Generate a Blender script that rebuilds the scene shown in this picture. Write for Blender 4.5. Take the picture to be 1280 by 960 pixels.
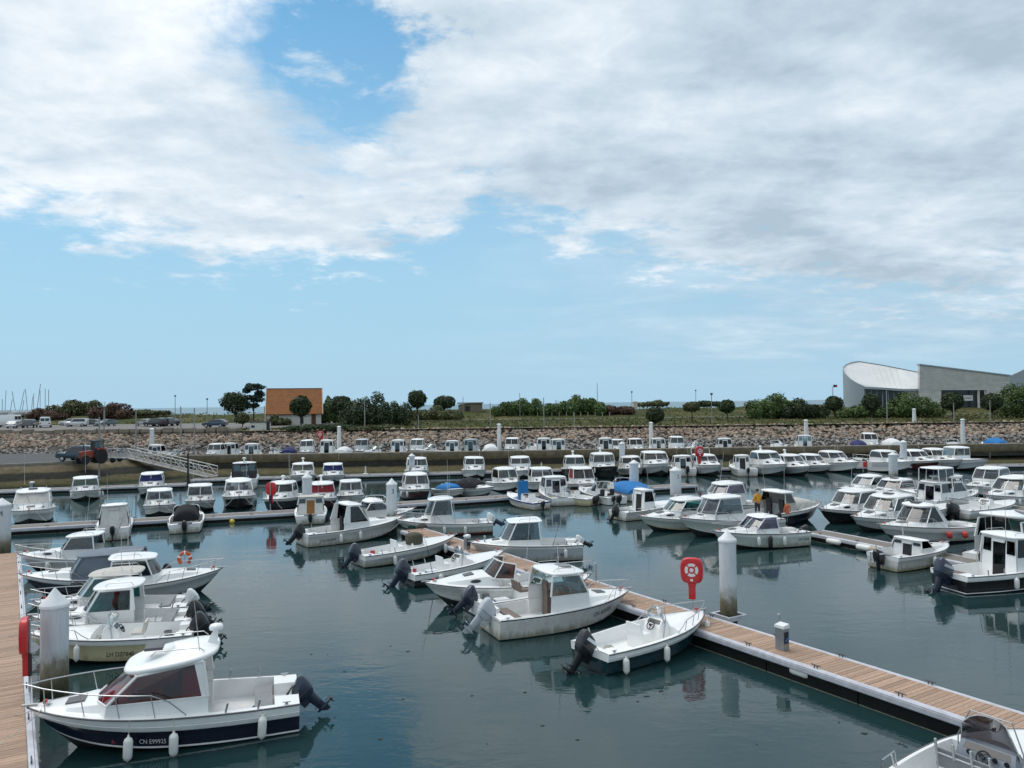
import bpy, bmesh, math, random
from math import sin, cos, pi, radians, atan, atan2, hypot, sqrt
from mathutils import Vector, Matrix
random.seed(7)
for o in list(bpy.data.objects): bpy.data.objects.remove(o)
SC = bpy.context.scene
COL = SC.collection

# ------------------------------------------------------------------ camera
CAM_H = 8.3                       # eye height over the water: the promenade on the near quay
FPX, ROLL = 960.0, atan(0.0122)
PITCH = atan(24.5 * cos(ROLL) / FPX)
cam = bpy.data.cameras.new('camera'); camo = bpy.data.objects.new('camera', cam); COL.objects.link(camo)
cam.sensor_width = 36.0; cam.lens = 27.0; cam.clip_start = 0.1; cam.clip_end = 60000
_r = Vector((cos(ROLL), sin(ROLL) * sin(PITCH), -sin(ROLL) * cos(PITCH)))
_u = Vector((sin(ROLL), -cos(ROLL) * sin(PITCH), cos(ROLL) * cos(PITCH)))
_f = Vector((0, cos(PITCH), sin(PITCH)))
camo.matrix_world = Matrix(((_r.x, _u.x, -_f.x, 0), (_r.y, _u.y, -_f.y, 0), (_r.z, _u.z, -_f.z, CAM_H), (0, 0, 0, 1)))
SC.camera = camo
SC.render.resolution_x, SC.render.resolution_y = 1024, 768

# ------------------------------------------------------------------ sky, sun, exposure
SUN_EL, SUN_AZ = 63.0, -54.0     # azimuth clockwise from +Y (the view direction)
SC.view_settings.view_transform = 'Standard'; SC.view_settings.look = 'None'
SC.view_settings.exposure = 0.35; SC.view_settings.gamma = 1.0
W = bpy.data.worlds.new('World'); SC.world = W; W.use_nodes = True

def build_world():
    nt = W.node_tree; N = nt.nodes; K = nt.links; N.clear()
    def node(t, **kw):
        n = N.new(t)
        for k, v in kw.items(): setattr(n, k, v)
        return n
    def math_(op, a, b=None, c=None, clamp=False):
        n = node('ShaderNodeMath', operation=op, use_clamp=clamp)
        for i, v in enumerate((a, b, c)):
            if v is None: continue
            if isinstance(v, (int, float)): n.inputs[i].default_value = v
            else: K.new(v, n.inputs[i])
        return n.outputs[0]
    def smooth(v, lo, hi):
        n = node('ShaderNodeMapRange', interpolation_type='SMOOTHSTEP')
        K.new(v, n.inputs[0]); n.inputs[1].default_value = lo; n.inputs[2].default_value = hi
        return n.outputs[0]
    tc = node('ShaderNodeTexCoord'); sep = node('ShaderNodeSeparateXYZ'); K.new(tc.outputs['Generated'], sep.inputs[0])
    x, y, z = sep.outputs
    el = math_('MULTIPLY', math_('ARCSINE', z), 57.2958)
    az = math_('MULTIPLY', math_('ARCTAN2', x, y), 57.2958)
    zz = math_('ADD', math_('MAXIMUM', z, 0.0), 0.16)
    cb = node('ShaderNodeCombineXYZ'); K.new(math_('DIVIDE', x, zz), cb.inputs[0]); K.new(math_('DIVIDE', y, zz), cb.inputs[1])
    def noise(scale, detail, rough, off, dist=0.0, sx=1.0, sy=1.0):
        mp = node('ShaderNodeMapping'); K.new(cb.outputs[0], mp.inputs[0]); mp.inputs['Location'].default_value = off
        mp.inputs['Scale'].default_value = (sx, sy, 1)
        n = node('ShaderNodeTexNoise'); K.new(mp.outputs[0], n.inputs['Vector'])
        n.inputs['Scale'].default_value = scale; n.inputs['Detail'].default_value = detail
        n.inputs['Roughness'].default_value = rough; n.inputs['Distortion'].default_value = dist
        return n.outputs['Fac']
    n1 = noise(3.0, 11, 0.60, (3.1, 0.7, 0), 0.2)
    n2 = noise(1.5, 8, 0.55, (8.4, 2.2, 0), 0.3, 1.0, 1.6)
    n3 = noise(6.5, 10, 0.62, (1.4, 5.5, 0), 0.2)
    # lower edge of the cloud deck along the azimuth
    fc = node('ShaderNodeFloatCurve')
    K.new(math_('DIVIDE', math_('ADD', az, 60), 120, clamp=True), fc.inputs['Value'])
    pts = [(-60, 11), (-36, 12.5), (-28, 11.2), (-17, 10.2), (-8, 11.5), (-4.5, 13.0), (-1.5, 14.3), (3, 12.3), (10, 10.2), (17, 8.5), (26, 6.5), (36, 5.0), (60, 6)]
    cv = fc.mapping.curves[0]
    while len(cv.points) > 2: cv.points.remove(cv.points[1])
    cv.points[0].location = (0, pts[0][1] / 40); cv.points[1].location = (1, pts[-1][1] / 40)
    for a, e in pts[1:-1]: cv.points.new((a + 60) / 120, e / 40)
    fc.mapping.update()
    elb = math_('MULTIPLY', fc.outputs[0], 40)
    d1 = math_('SUBTRACT', math_('ADD', math_('MULTIPLY', n1, .62), math_('MULTIPLY', n3, .38)), 0.5)
    low = smooth(math_('ADD', math_('SUBTRACT', el, elb), math_('MULTIPLY', d1, 24)), -1.6, 2.6)
    # the gap of blue between the two cloud banks
    da = math_('ADD', math_('ADD', az, 14.6), math_('MULTIPLY', math_('SUBTRACT', n1, .5), 26)); de = math_('ADD', math_('SUBTRACT', el, 24.2), math_('MULTIPLY', math_('SUBTRACT', n3, .5), 18))
    a_ = math_('SUBTRACT', math_('MULTIPLY', da, 0.58), math_('MULTIPLY', de, 0.81))
    b_ = math_('ADD', math_('MULTIPLY', da, 0.81), math_('MULTIPLY', de, 0.58))
    g = math_('SQRT', math_('ADD', math_('POWER', math_('ABSOLUTE', math_('DIVIDE', a_, 7.4)), 2), math_('POWER', math_('ABSOLUTE', math_('DIVIDE', b_, 4.2)), 2)))
    gap = smooth(math_('ADD', g, math_('MULTIPLY', d1, 3.0)), 0.50, 1.45)
    gap = math_('MAXIMUM', gap, math_('MULTIPLY', smooth(n3, .53, .70), .65))
    cloud = math_('MULTIPLY', low, gap)
    # thin veil under the deck, thicker to the right
    veil = math_('MULTIPLY', smooth(az, -10, 26), math_('MULTIPLY', smooth(el, 0.5, 5), smooth(n2, 0.25, 0.62)))
    cover = math_('MAXIMUM', cloud, math_('MULTIPLY', veil, 0.55))
    # brightness inside the clouds
    sh = math_('ADD', math_('MULTIPLY', n2, 0.66), math_('MULTIPLY', n3, 0.34))
    sh = math_('SUBTRACT', sh, math_('MULTIPLY', smooth(az, -6, 22), 0.075))
    sh = math_('ADD', sh, math_('MULTIPLY', math_('SUBTRACT', 1.0, smooth(az, -30, 2)), 0.05))
    ramp = node('ShaderNodeValToRGB'); K.new(sh, ramp.inputs[0])
    e = ramp.color_ramp.elements
    e[0].position = 0.33; e[0].color = (0.35, 0.445, 0.53, 1)
    e[1].position = 0.66; e[1].color = (0.76, 0.80, 0.835, 1)
    m = ramp.color_ramp.elements.new(0.5); m.color = (0.53, 0.615, 0.69, 1)
    sky = node('ShaderNodeTexSky', sky_type='NISHITA'); sky.sun_disc = False
    sky.sun_elevation = radians(SUN_EL); sky.sun_rotation = radians(SUN_AZ)
    sky.air_density = 1.0; sky.dust_density = 0.2; sky.ozone_density = 2.2; sky.altitude = 0
    # maritime haze: the clear sky pales towards the horizon
    hz = node('ShaderNodeMapRange', interpolation_type='SMOOTHSTEP'); K.new(el, hz.inputs[0]); hz.inputs[1].default_value = -2; hz.inputs[2].default_value = 36; hz.inputs[3].default_value = 0.97; hz.inputs[4].default_value = 0.05
    hm = node('ShaderNodeMix', data_type='RGBA'); K.new(hz.outputs[0], hm.inputs[0]); tn = node('ShaderNodeMix', data_type='RGBA', blend_type='MULTIPLY'); tn.inputs[0].default_value = 1; K.new(sky.outputs[0], tn.inputs[6]); tn.inputs[7].default_value = (0.52, 0.95, 0.96, 1); K.new(tn.outputs[2], hm.inputs[6]); hm.inputs[7].default_value = (2.85, 4.3, 5.5, 1)
    bs = node('ShaderNodeBackground'); K.new(hm.outputs[2], bs.inputs[0]); bs.inputs[1].default_value = 0.115
    bc = node('ShaderNodeBackground'); K.new(ramp.outputs[0], bc.inputs[0]); bc.inputs[1].default_value = 1.0
    mx = node('ShaderNodeMixShader'); K.new(cover, mx.inputs[0]); K.new(bs.outputs[0], mx.inputs[1]); K.new(bc.outputs[0], mx.inputs[2])
    out = node('ShaderNodeOutputWorld'); K.new(mx.outputs[0], out.inputs[0])
build_world()
sl = bpy.data.lights.new('sun', 'SUN'); sl.energy = 1.5; sl.angle = radians(42); sl.color = (1.0, 0.97, 0.93)
so = bpy.data.objects.new('sun', sl); COL.objects.link(so)
_sd = Vector((sin(radians(SUN_AZ)) * cos(radians(SUN_EL)), cos(radians(SUN_AZ)) * cos(radians(SUN_EL)), sin(radians(SUN_EL))))
so.rotation_euler = _sd.to_track_quat('Z', 'Y').to_euler(); so.location = (-30, -30, 60)

# ------------------------------------------------------------------ surveying helpers
def ray(px, py):
    dx, dy = px - 640, -(py - 480)
    return (_r * dx + _u * dy + _f * FPX)
def P(px, py, z=0.0):
    v = ray(px, py); t = (z - CAM_H) / v.z
    return Vector((v.x * t, v.y * t, z))
def D(px, py, Y):
    v = ray(px, py); t = Y / v.y
    return Vector((v.x * t, Y, CAM_H + v.z * t))
def land_z(x, y):
    if y < 126: return 4.35
    z = 4.35 + 0.0075 * (y - 126)
    if y > 175: z += 1.45 * min(1, ((y - 175) / 45)) ** 1.3
    return z
def G(px, py):
    z = 4.5
    for _ in range(30):
        p = P(px, py, z); z = z * .5 + .5 * land_z(p.x, min(p.y, 230))
    return p

# ------------------------------------------------------------------ materials
def lin(r, g, b):
    f = lambda c: (c / 255 / 12.92) if c <= 10 else ((c / 255 + 0.055) / 1.055) ** 2.4
    return (f(r), f(g), f(b))
MATS = {}
def M(name, col, rough=0.5, wl=0.0,  metal=0.0, var=0.12, vs=3.0, bump=0.0, bs=25.0, coat=0.0, dirt=0.0, rnd=0.0, spec=0.5, stretch=(1, 1, 1), dirtcol=(0.20, 0.17, 0.12)):
    if name in MATS: return MATS[name]
    m = bpy.data.materials.new(name); m.use_nodes = True; nt = m.node_tree; N = nt.nodes; K = nt.links
    b = N['Principled BSDF']
    tc = N.new('ShaderNodeTexCoord'); mp = N.new('ShaderNodeMapping'); K.new(tc.outputs['Object'], mp.inputs[0]); mp.inputs['Scale'].default_value = stretch
    oi = N.new('ShaderNodeObjectInfo'); ad = N.new('ShaderNodeVectorMath'); ad.operation = 'ADD'
    sc_ = N.new('ShaderNodeMath'); sc_.operation = 'MULTIPLY'; sc_.inputs[1].default_value = 37.0; K.new(oi.outputs['Random'], sc_.inputs[0])
    K.new(mp.outputs[0], ad.inputs[0]); K.new(sc_.outputs[0], ad.inputs[1])
    n = N.new('ShaderNodeTexNoise'); n.inputs['Scale'].default_value = vs; n.inputs['Detail'].default_value = 6; n.inputs['Roughness'].default_value = 0.6
    K.new(ad.outputs[0], n.inputs['Vector'])
    mx = N.new('ShaderNodeMix'); mx.data_type = 'RGBA'
    r = N.new('ShaderNodeMapRange'); r.inputs[1].default_value = 0.3; r.inputs[2].default_value = 0.7; K.new(n.outputs['Fac'], r.inputs[0]); K.new(r.outputs[0], mx.inputs[0])
    mx.inputs[6].default_value = (*[c * (1 - var) for c in col], 1); mx.inputs[7].default_value = (*[min(1, c * (1 + var * 0.6)) for c in col], 1)
    outc = mx.outputs[2]
    if dirt > 0:
        n2 = N.new('ShaderNodeTexNoise'); n2.inputs['Scale'].default_value = vs * 1.7; n2.inputs['Detail'].default_value = 8; K.new(ad.outputs[0], n2.inputs['Vector'])
        r2 = N.new('ShaderNodeMapRange'); r2.inputs[1].default_value = 0.5; r2.inputs[2].default_value = 0.85; r2.inputs[4].default_value = dirt; K.new(n2.outputs['Fac'], r2.inputs[0])
        m2 = N.new('ShaderNodeMix'); m2.data_type = 'RGBA'; K.new(r2.outputs[0], m2.inputs[0]); K.new(outc, m2.inputs[6]); m2.inputs[7].default_value = (*dirtcol, 1); outc = m2.outputs[2]
    if wl > 0:      # scum and rust-coloured stain just above the waterline, in drips
        sz = N.new('ShaderNodeSeparateXYZ'); K.new(tc.outputs['Object'], sz.inputs[0])
        mw = N.new('ShaderNodeMapping'); K.new(ad.outputs[0], mw.inputs[0]); mw.inputs['Scale'].default_value = (3.5, 3.5, .5)
        nw_ = N.new('ShaderNodeTexNoise'); nw_.inputs['Scale'].default_value = 2.2; nw_.inputs['Detail'].default_value = 6; K.new(mw.outputs[0], nw_.inputs['Vector'])
        lv = N.new('ShaderNodeMath'); lv.operation = 'MULTIPLY_ADD'; K.new(nw_.outputs['Fac'], lv.inputs[0]); lv.inputs[1].default_value = -.55; K.new(sz.outputs['Z'], lv.inputs[2])
        rw_ = N.new('ShaderNodeMapRange'); rw_.interpolation_type = 'SMOOTHSTEP'; K.new(lv.outputs[0], rw_.inputs[0]); rw_.inputs[1].default_value = .10; rw_.inputs[2].default_value = -.22; rw_.inputs[3].default_value = 0; rw_.inputs[4].default_value = wl
        mw2 = N.new('ShaderNodeMix'); mw2.data_type = 'RGBA'; K.new(rw_.outputs[0], mw2.inputs[0]); K.new(outc, mw2.inputs[6]); mw2.inputs[7].default_value = (.20, .18, .10, 1); outc = mw2.outputs[2]
    if rnd > 0:
        hs = N.new('ShaderNodeHueSaturation'); rr = N.new('ShaderNodeMapRange'); rr.inputs[3].default_value = 1 - rnd; rr.inputs[4].default_value = 1 + rnd
        K.new(oi.outputs['Random'], rr.inputs[0]); K.new(rr.outputs[0], hs.inputs['Value']); K.new(outc, hs.inputs['Color']); outc = hs.outputs[0]
    K.new(outc, b.inputs['Base Color'])
    b.inputs['Roughness'].default_value = rough; b.inputs['Metallic'].default_value = metal
    b.inputs['Specular IOR Level'].default_value = spec; b.inputs['Coat Weight'].default_value = coat
    if bump > 0:
        n3 = N.new('ShaderNodeTexNoise'); n3.inputs['Scale'].default_value = bs; n3.inputs['Detail'].default_value = 4; K.new(ad.outputs[0], n3.inputs['Vector'])
        bp = N.new('ShaderNodeBump'); bp.inputs['Strength'].default_value = bump; bp.inputs['Distance'].default_value = 0.05
        K.new(n3.outputs['Fac'], bp.inputs['Height']); K.new(bp.outputs[0], b.inputs['Normal'])
    MATS[name] = m; return m
def glass(name, tint, refl=1.0):
    if name in MATS: return MATS[name]
    m = bpy.data.materials.new(name); m.use_nodes = True; nt = m.node_tree; N = nt.nodes; K = nt.links; N.clear()
    t = N.new('ShaderNodeBsdfTransparent'); t.inputs[0].default_value = (*tint, 1)
    g = N.new('ShaderNodeBsdfGlossy'); g.inputs['Roughness'].default_value = 0.03; g.inputs[0].default_value = (1, 1, 1, 1)
    fr = N.new('ShaderNodeFresnel'); fr.inputs[0].default_value = 1.5
    a = N.new('ShaderNodeMath'); a.operation = 'MULTIPLY_ADD'; K.new(fr.outputs[0], a.inputs[0]); a.inputs[1].default_value = 1.3 * refl; a.inputs[2].default_value = 0.02; a.use_clamp = True
    mx = N.new('ShaderNodeMixShader'); K.new(a.outputs[0], mx.inputs[0]); K.new(t.outputs[0], mx.inputs[1]); K.new(g.outputs[0], mx.inputs[2])
    o = N.new('ShaderNodeOutputMaterial'); K.new(mx.outputs[0], o.inputs[0]); MATS[name] = m; return m

WHITE = M('white gelcoat', (0.82, 0.82, 0.805), 0.3, 0, var=0.04, vs=2.5, coat=0.25, dirt=0.10, rnd=0.05, dirtcol=(.45, .42, .36))
CREAM = M('cream gelcoat', (0.66, 0.58, 0.36), 0.32, .7, var=0.06, coat=0.2, dirt=0.25)
OFFW = M('weathered gelcoat', (0.66, 0.655, 0.62), 0.42, .75, var=0.08, vs=3, coat=0.1, dirt=0.35, rnd=0.07)
GREYW = M('pale grey gelcoat', (0.46, 0.49, 0.50), 0.35, .7, var=0.06, coat=0.2, dirt=0.2, rnd=0.06)
GREENW = M('pale green grey gelcoat', (0.52, 0.57, 0.52), 0.35, .75, var=0.06, coat=0.2, dirt=0.2)
NAVY = M('navy gelcoat', (0.008, 0.012, 0.028), 0.2, var=0.15, coat=0.4, dirt=0.05)
BLACKH = M('black gelcoat', (0.012, 0.012, 0.014), 0.25, var=0.2, coat=0.3, dirt=0.05)
TEALH = M('dark teal gelcoat', (0.008, 0.035, 0.045), 0.22, var=0.15, coat=0.4, dirt=0.05)
SLATEH = M('slate grey gelcoat', (0.05, 0.06, 0.07), 0.3, var=0.15, coat=0.3, dirt=0.1)
MAROON = M('maroon gelcoat', (0.055, 0.010, 0.012), 0.28, var=0.15, coat=0.3, dirt=0.08)
BLUEH = M('blue gelcoat', (0.02, 0.08, 0.28), 0.35, var=0.1, coat=0.2)
ANTIF = M('antifouling', (0.03, 0.035, 0.035), 0.7, var=0.3, vs=6, dirt=0.5, dirtcol=(.05, .06, .03))
ANTIR = M('red antifouling', (0.16, 0.03, 0.02), 0.7, var=0.3, vs=6, dirt=0.4, dirtcol=(.05, .05, .03))
STEEL = M('stainless steel', (0.50, 0.51, 0.52), 0.42, metal=0.9, var=0.05)
ALU = M('aluminium', (0.46, 0.48, 0.50), 0.45, metal=0.6, var=0.12, vs=5, dirt=0.3)
BLACKP = M('black plastic', (0.012, 0.013, 0.016), 0.32, var=0.2, coat=0.25)
NAVYP = M('navy engine paint', (0.018, 0.026, 0.050), 0.25, var=0.1, coat=0.5)
SILVP = M('silver engine paint', (0.45, 0.48, 0.50), 0.3, var=0.06, coat=0.4)
WHITEP = M('white engine paint', (0.72, 0.73, 0.73), 0.3, var=0.05, coat=0.3)
RUBBER = M('dark rubber', (0.02, 0.02, 0.022), 0.7, var=0.2)
GREYR = M('grey rub strip', (0.10, 0.105, 0.11), 0.55, var=0.15)
FENDER = M('white vinyl', (0.72, 0.72, 0.69), 0.4, var=0.06, dirt=0.25, dirtcol=(.4, .37, .3))
FENDK = M('black vinyl', (0.015, 0.015, 0.018), 0.4, var=0.1)
FENDR = M('red vinyl', (0.55, 0.05, 0.04), 0.4, var=0.1)
ROPE = M('pale rope', (0.50, 0.48, 0.42), 0.85, var=0.2, vs=30)
ROPEK = M('dark rope', (0.03, 0.035, 0.05), 0.85, var=0.2, vs=30)
SEATB = M('brown cushion', (0.17, 0.13, 0.11), 0.7, var=0.15)
SEATG = M('grey cushion', (0.22, 0.23, 0.24), 0.7, var=0.15)
SEATK = M('black seat', (0.015, 0.015, 0.017), 0.55, var=0.15)
TEXTK = M('black lettering', (0.012, 0.012, 0.014), 0.4, var=0.05)
TEXTW = M('white lettering', (0.75, 0.75, 0.74), 0.4, var=0.05)
CVK = M('black canvas', (0.012, 0.012, 0.015), 0.9, var=0.2, bump=0.3, bs=12)
CVB = M('blue canvas', (0.012, 0.16, 0.42), 0.85, var=0.15, bump=0.3, bs=8)
CVN = M('navy canvas', (0.015, 0.022, 0.10), 0.85, var=0.15, bump=0.3, bs=8)
CVR = M('red canvas', (0.20, 0.012, 0.02), 0.85, var=0.15, bump=0.3, bs=8)
CVG = M('slate canvas', (0.16, 0.19, 0.23), 0.85, var=0.15, bump=0.3, bs=8)
CVP = M('pale canvas', (0.50, 0.48, 0.44), 0.85, var=0.12, bump=0.3, bs=8)
CVBR = M('brown canvas', (0.07, 0.065, 0.045), 0.9, var=0.2, bump=0.3, bs=8)
WOOD = M('varnished wood', (0.30, 0.13, 0.035), 0.4, var=0.25, vs=8, stretch=(1, 1, 6))
G_DARK = glass('smoked glass', (0.08, 0.085, 0.095), .7); G_TEAL = glass('teal glass', (0.22, 0.48, 0.47)); G_GREY = glass('grey glass', (0.36, 0.42, 0.45))
G_RED = glass('red tinted glass', (0.42, 0.07, 0.10)); G_BRN = glass('bronze glass', (0.34, 0.20, 0.15)); G_CLEAR = glass('clear glass', (0.70, 0.78, 0.79)); G_VIO = glass('violet tinted glass', (0.30, 0.28, 0.42)); G_SMOKE = glass('deep smoked acrylic', (0.07, 0.06, 0.065), .3); G_BLUE = glass('blue tinted glass', (0.16, 0.22, 0.34))

# ------------------------------------------------------------------ mesh helpers
class MB:
    def __init__(s): s.v = []; s.f = []; s.m = []
    def add(s, vs, fs, mi=0):
        b = len(s.v); s.v += [tuple(v) for v in vs]
        for f in fs: s.f.append(tuple(b + i for i in f)); s.m.append(mi)
    def box(s, x0, x1, y0, y1, z0, z1, mi=0):
        s.add([(x, y, z) for z in (z0, z1) for y in (y0, y1) for x in (x0, x1)], [(0, 2, 3, 1), (4, 5, 7, 6), (0, 1, 5, 4), (1, 3, 7, 5), (3, 2, 6, 7), (2, 0, 4, 6)], mi)
    def hexa(s, p, mi=0):   # 8 points: bottom ring 0-3, top ring 4-7 (counter-clockwise from above)
        s.add(p, [(3, 2, 1, 0), (4, 5, 6, 7), (0, 1, 5, 4), (1, 2, 6, 5), (2, 3, 7, 6), (3, 0, 4, 7)], mi)
    def quad(s, a, b, c, d, mi=0): s.add([a, b, c, d], [(0, 1, 2, 3)], mi)
    def slab(s, a, b, c, d, th, mi=0):  # quad with thickness along its normal
        a, b, c, d = map(Vector, (a, b, c, d)); n = (b - a).cross(d - a)
        if n.length < 1e-9: n = Vector((0, 0, 1))
        n = n.normalized() * th
        s.hexa([a, b, c, d, a + n, b + n, c + n, d + n], mi)
    def loft(s, rings, closed=True, mi=0, cap0=False, cap1=False):
        n = len(rings[0]); b = len(s.v)
        for r in rings: s.v += [tuple(p) for p in r]
        for i in range(len(rings) - 1):
            for j in range(n if closed else n - 1):
                k = (j + 1) % n
                s.f.append((b + i * n + j, b + i * n + k, b + (i + 1) * n + k, b + (i + 1) * n + j)); s.m.append(mi if not isinstance(mi, list) else mi[j])
        if cap0: s.f.append(tuple(b + j for j in reversed(range(n)))); s.m.append(mi if not isinstance(mi, list) else mi[0])
        if cap1: s.f.append(tuple(b + (len(rings) - 1) * n + j for j in range(n))); s.m.append(mi if not isinstance(mi, list) else mi[0])
    def tube(s, pts, r, n=6, mi=0, cap=True):
        pts = [Vector(p) for p in pts]; rings = []
        for i, p in enumerate(pts):
            d = (pts[min(i + 1, len(pts) - 1)] - pts[max(i - 1, 0)])
            if d.length < 1e-9: d = Vector((0, 0, 1))
            d.normalize(); up = Vector((0, 0, 1)) if abs(d.z) < 0.9 else Vector((1, 0, 0))
            a = d.cross(up).normalized(); c = a.cross(d)
            rr = r[i] if isinstance(r, (list, tuple)) else r
            rings.append([p + (a * cos(2 * pi * k / n) + c * sin(2 * pi * k / n)) * rr for k in range(n)])
        s.loft(rings, True, mi, cap, cap)
    def lathe(s, prof, c=(0, 0, 0), n=12, mi=0, axis='z'):
        rings = []
        for r, h in prof:
            ring = []
            for k in range(n):
                a = 2 * pi * k / n
                if axis == 'z': ring.append((c[0] + r * cos(a), c[1] + r * sin(a), c[2] + h))
                elif axis == 'x': ring.append((c[0] + h, c[1] + r * cos(a), c[2] + r * sin(a)))
                else: ring.append((c[0] + r * sin(a), c[1] + h, c[2] + r * cos(a)))
            rings.append(ring)
        s.loft(rings, True, mi, True, True)
    def xf(s, mat): s.v = [tuple(mat @ Vector(p)) for p in s.v]; return s
    def mesh(s, name, mats, smooth=35):
        me = bpy.data.meshes.new(name); me.from_pydata(s.v, [], s.f)
        for m in (mats if isinstance(mats, (list, tuple)) else [mats]): me.materials.append(m)
        if any(s.m): me.polygons.foreach_set('material_index', s.m)
        bm = bmesh.new(); bm.from_mesh(me); bmesh.ops.remove_doubles(bm, verts=bm.verts, dist=1e-5); bmesh.ops.recalc_face_normals(bm, faces=bm.faces); bm.to_mesh(me); bm.free()
        if smooth:
            me.polygons.foreach_set('use_smooth', [True] * len(me.polygons))
            me.set_sharp_from_angle(angle=radians(smooth))
        return me
    def build(s, name, mats, parent=None, smooth=35):
        return link(name, s.mesh(name, mats, smooth), parent)
def link(name, me, parent=None):
    o = bpy.data.objects.new(name, me); COL.objects.link(o)
    if parent is not None: o.parent = parent
    return o
def empty(name, loc, rz=0.0):
    o = bpy.data.objects.new(name, None); COL.objects.link(o); o.location = loc; o.rotation_euler = (0, 0, rz); o.empty_display_size = 0.3; return o
def tag(o, label=None, cat=None, group=None, kind=None):
    if label: o['label'] = label
    if cat: o['category'] = cat
    if group: o['group'] = group
    if kind: o['kind'] = kind
    return o
def lerp(a, b, t): return a + (b - a) * t
def sst(a, b, x):
    t = max(0, min(1, (x - a) / (b - a))); return t * t * (3 - 2 * t)
def catenary(a, b, sag, n=8):
    a, b = Vector(a), Vector(b); return [a.lerp(b, i / n) + Vector((0, 0, -4 * sag * (i / n) * (1 - i / n))) for i in range(n + 1)]
_FONT = {}
def text_mesh(s):
    if s in _FONT: return _FONT[s]
    c = bpy.data.curves.new('lettering', 'FONT'); c.body = s; c.size = 1.0; c.resolution_u = 2
    o = bpy.data.objects.new('lettering', c); COL.objects.link(o)
    dg = bpy.context.evaluated_depsgraph_get(); me = bpy.data.meshes.new_from_object(o.evaluated_get(dg))
    bpy.data.objects.remove(o)
    v = [(p.co.x, p.co.y) for p in me.vertices]; f = [tuple(p.vertices) for p in me.polygons]
    _FONT[s] = (v, f, max((p[0] for p in v), default=1)); return _FONT[s]
GA, GB, GC, GD, GE = 'boats along the left pontoon', 'boats along the centre pontoon', 'boats in the right cluster', 'boats along the grey cross pontoon', 'boats in the far row under the wall'
# ------------------------------------------------------------------ boats
class Hull:
    def __init__(s, L, B, fs, fb, pw=2.4, tw=0.86, draft=0.32):
        s.L, s.B, s.fs, s.fb, s.pw, s.tw, s.draft = L, B, fs, fb, pw, tw, draft
    def half(s, t):
        a = 0.42
        if t < a: return s.B / 2 * (s.tw + (1 - s.tw) * sin(pi / 2 * t / a))
        q = min(1, (t - a) / (1 - a)); return s.B / 2 * max(0.0, 1 - q ** s.pw) ** 0.92
    def half_at(s, t, z):
        for i in range(21):
            p = s.pt(t, 1 + i / 20)
            if p.z >= z: return p.y
        return s.half(t)
    def sheer(s, t): return s.fs + (s.fb - s.fs) * t ** 1.8
    def pt(s, t, w):     # w: 0 keel, 1 chine, 1..2 side, 2 sheer
        hb = s.half(t); zs = s.sheer(t)
        yc = hb * (0.90 - 0.30 * t ** 2.2); zc = 0.05 + zs * 0.46 * t ** 3.2; zk = -s.draft + s.draft * 0.9 * t ** 5
        xs, xc, xk = s.L * t, s.L * (t - 0.075 * t ** 5), s.L * (t - 0.17 * t ** 5)
        if w <= 1: return Vector((lerp(xk, xc, w), yc * w, lerp(zk, zc, w)))
        q = w - 1; return Vector((lerp(xc, xs, q), yc + (hb - yc) * q ** (1 + 0.5 * t), lerp(zc, zs, q)))

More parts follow.
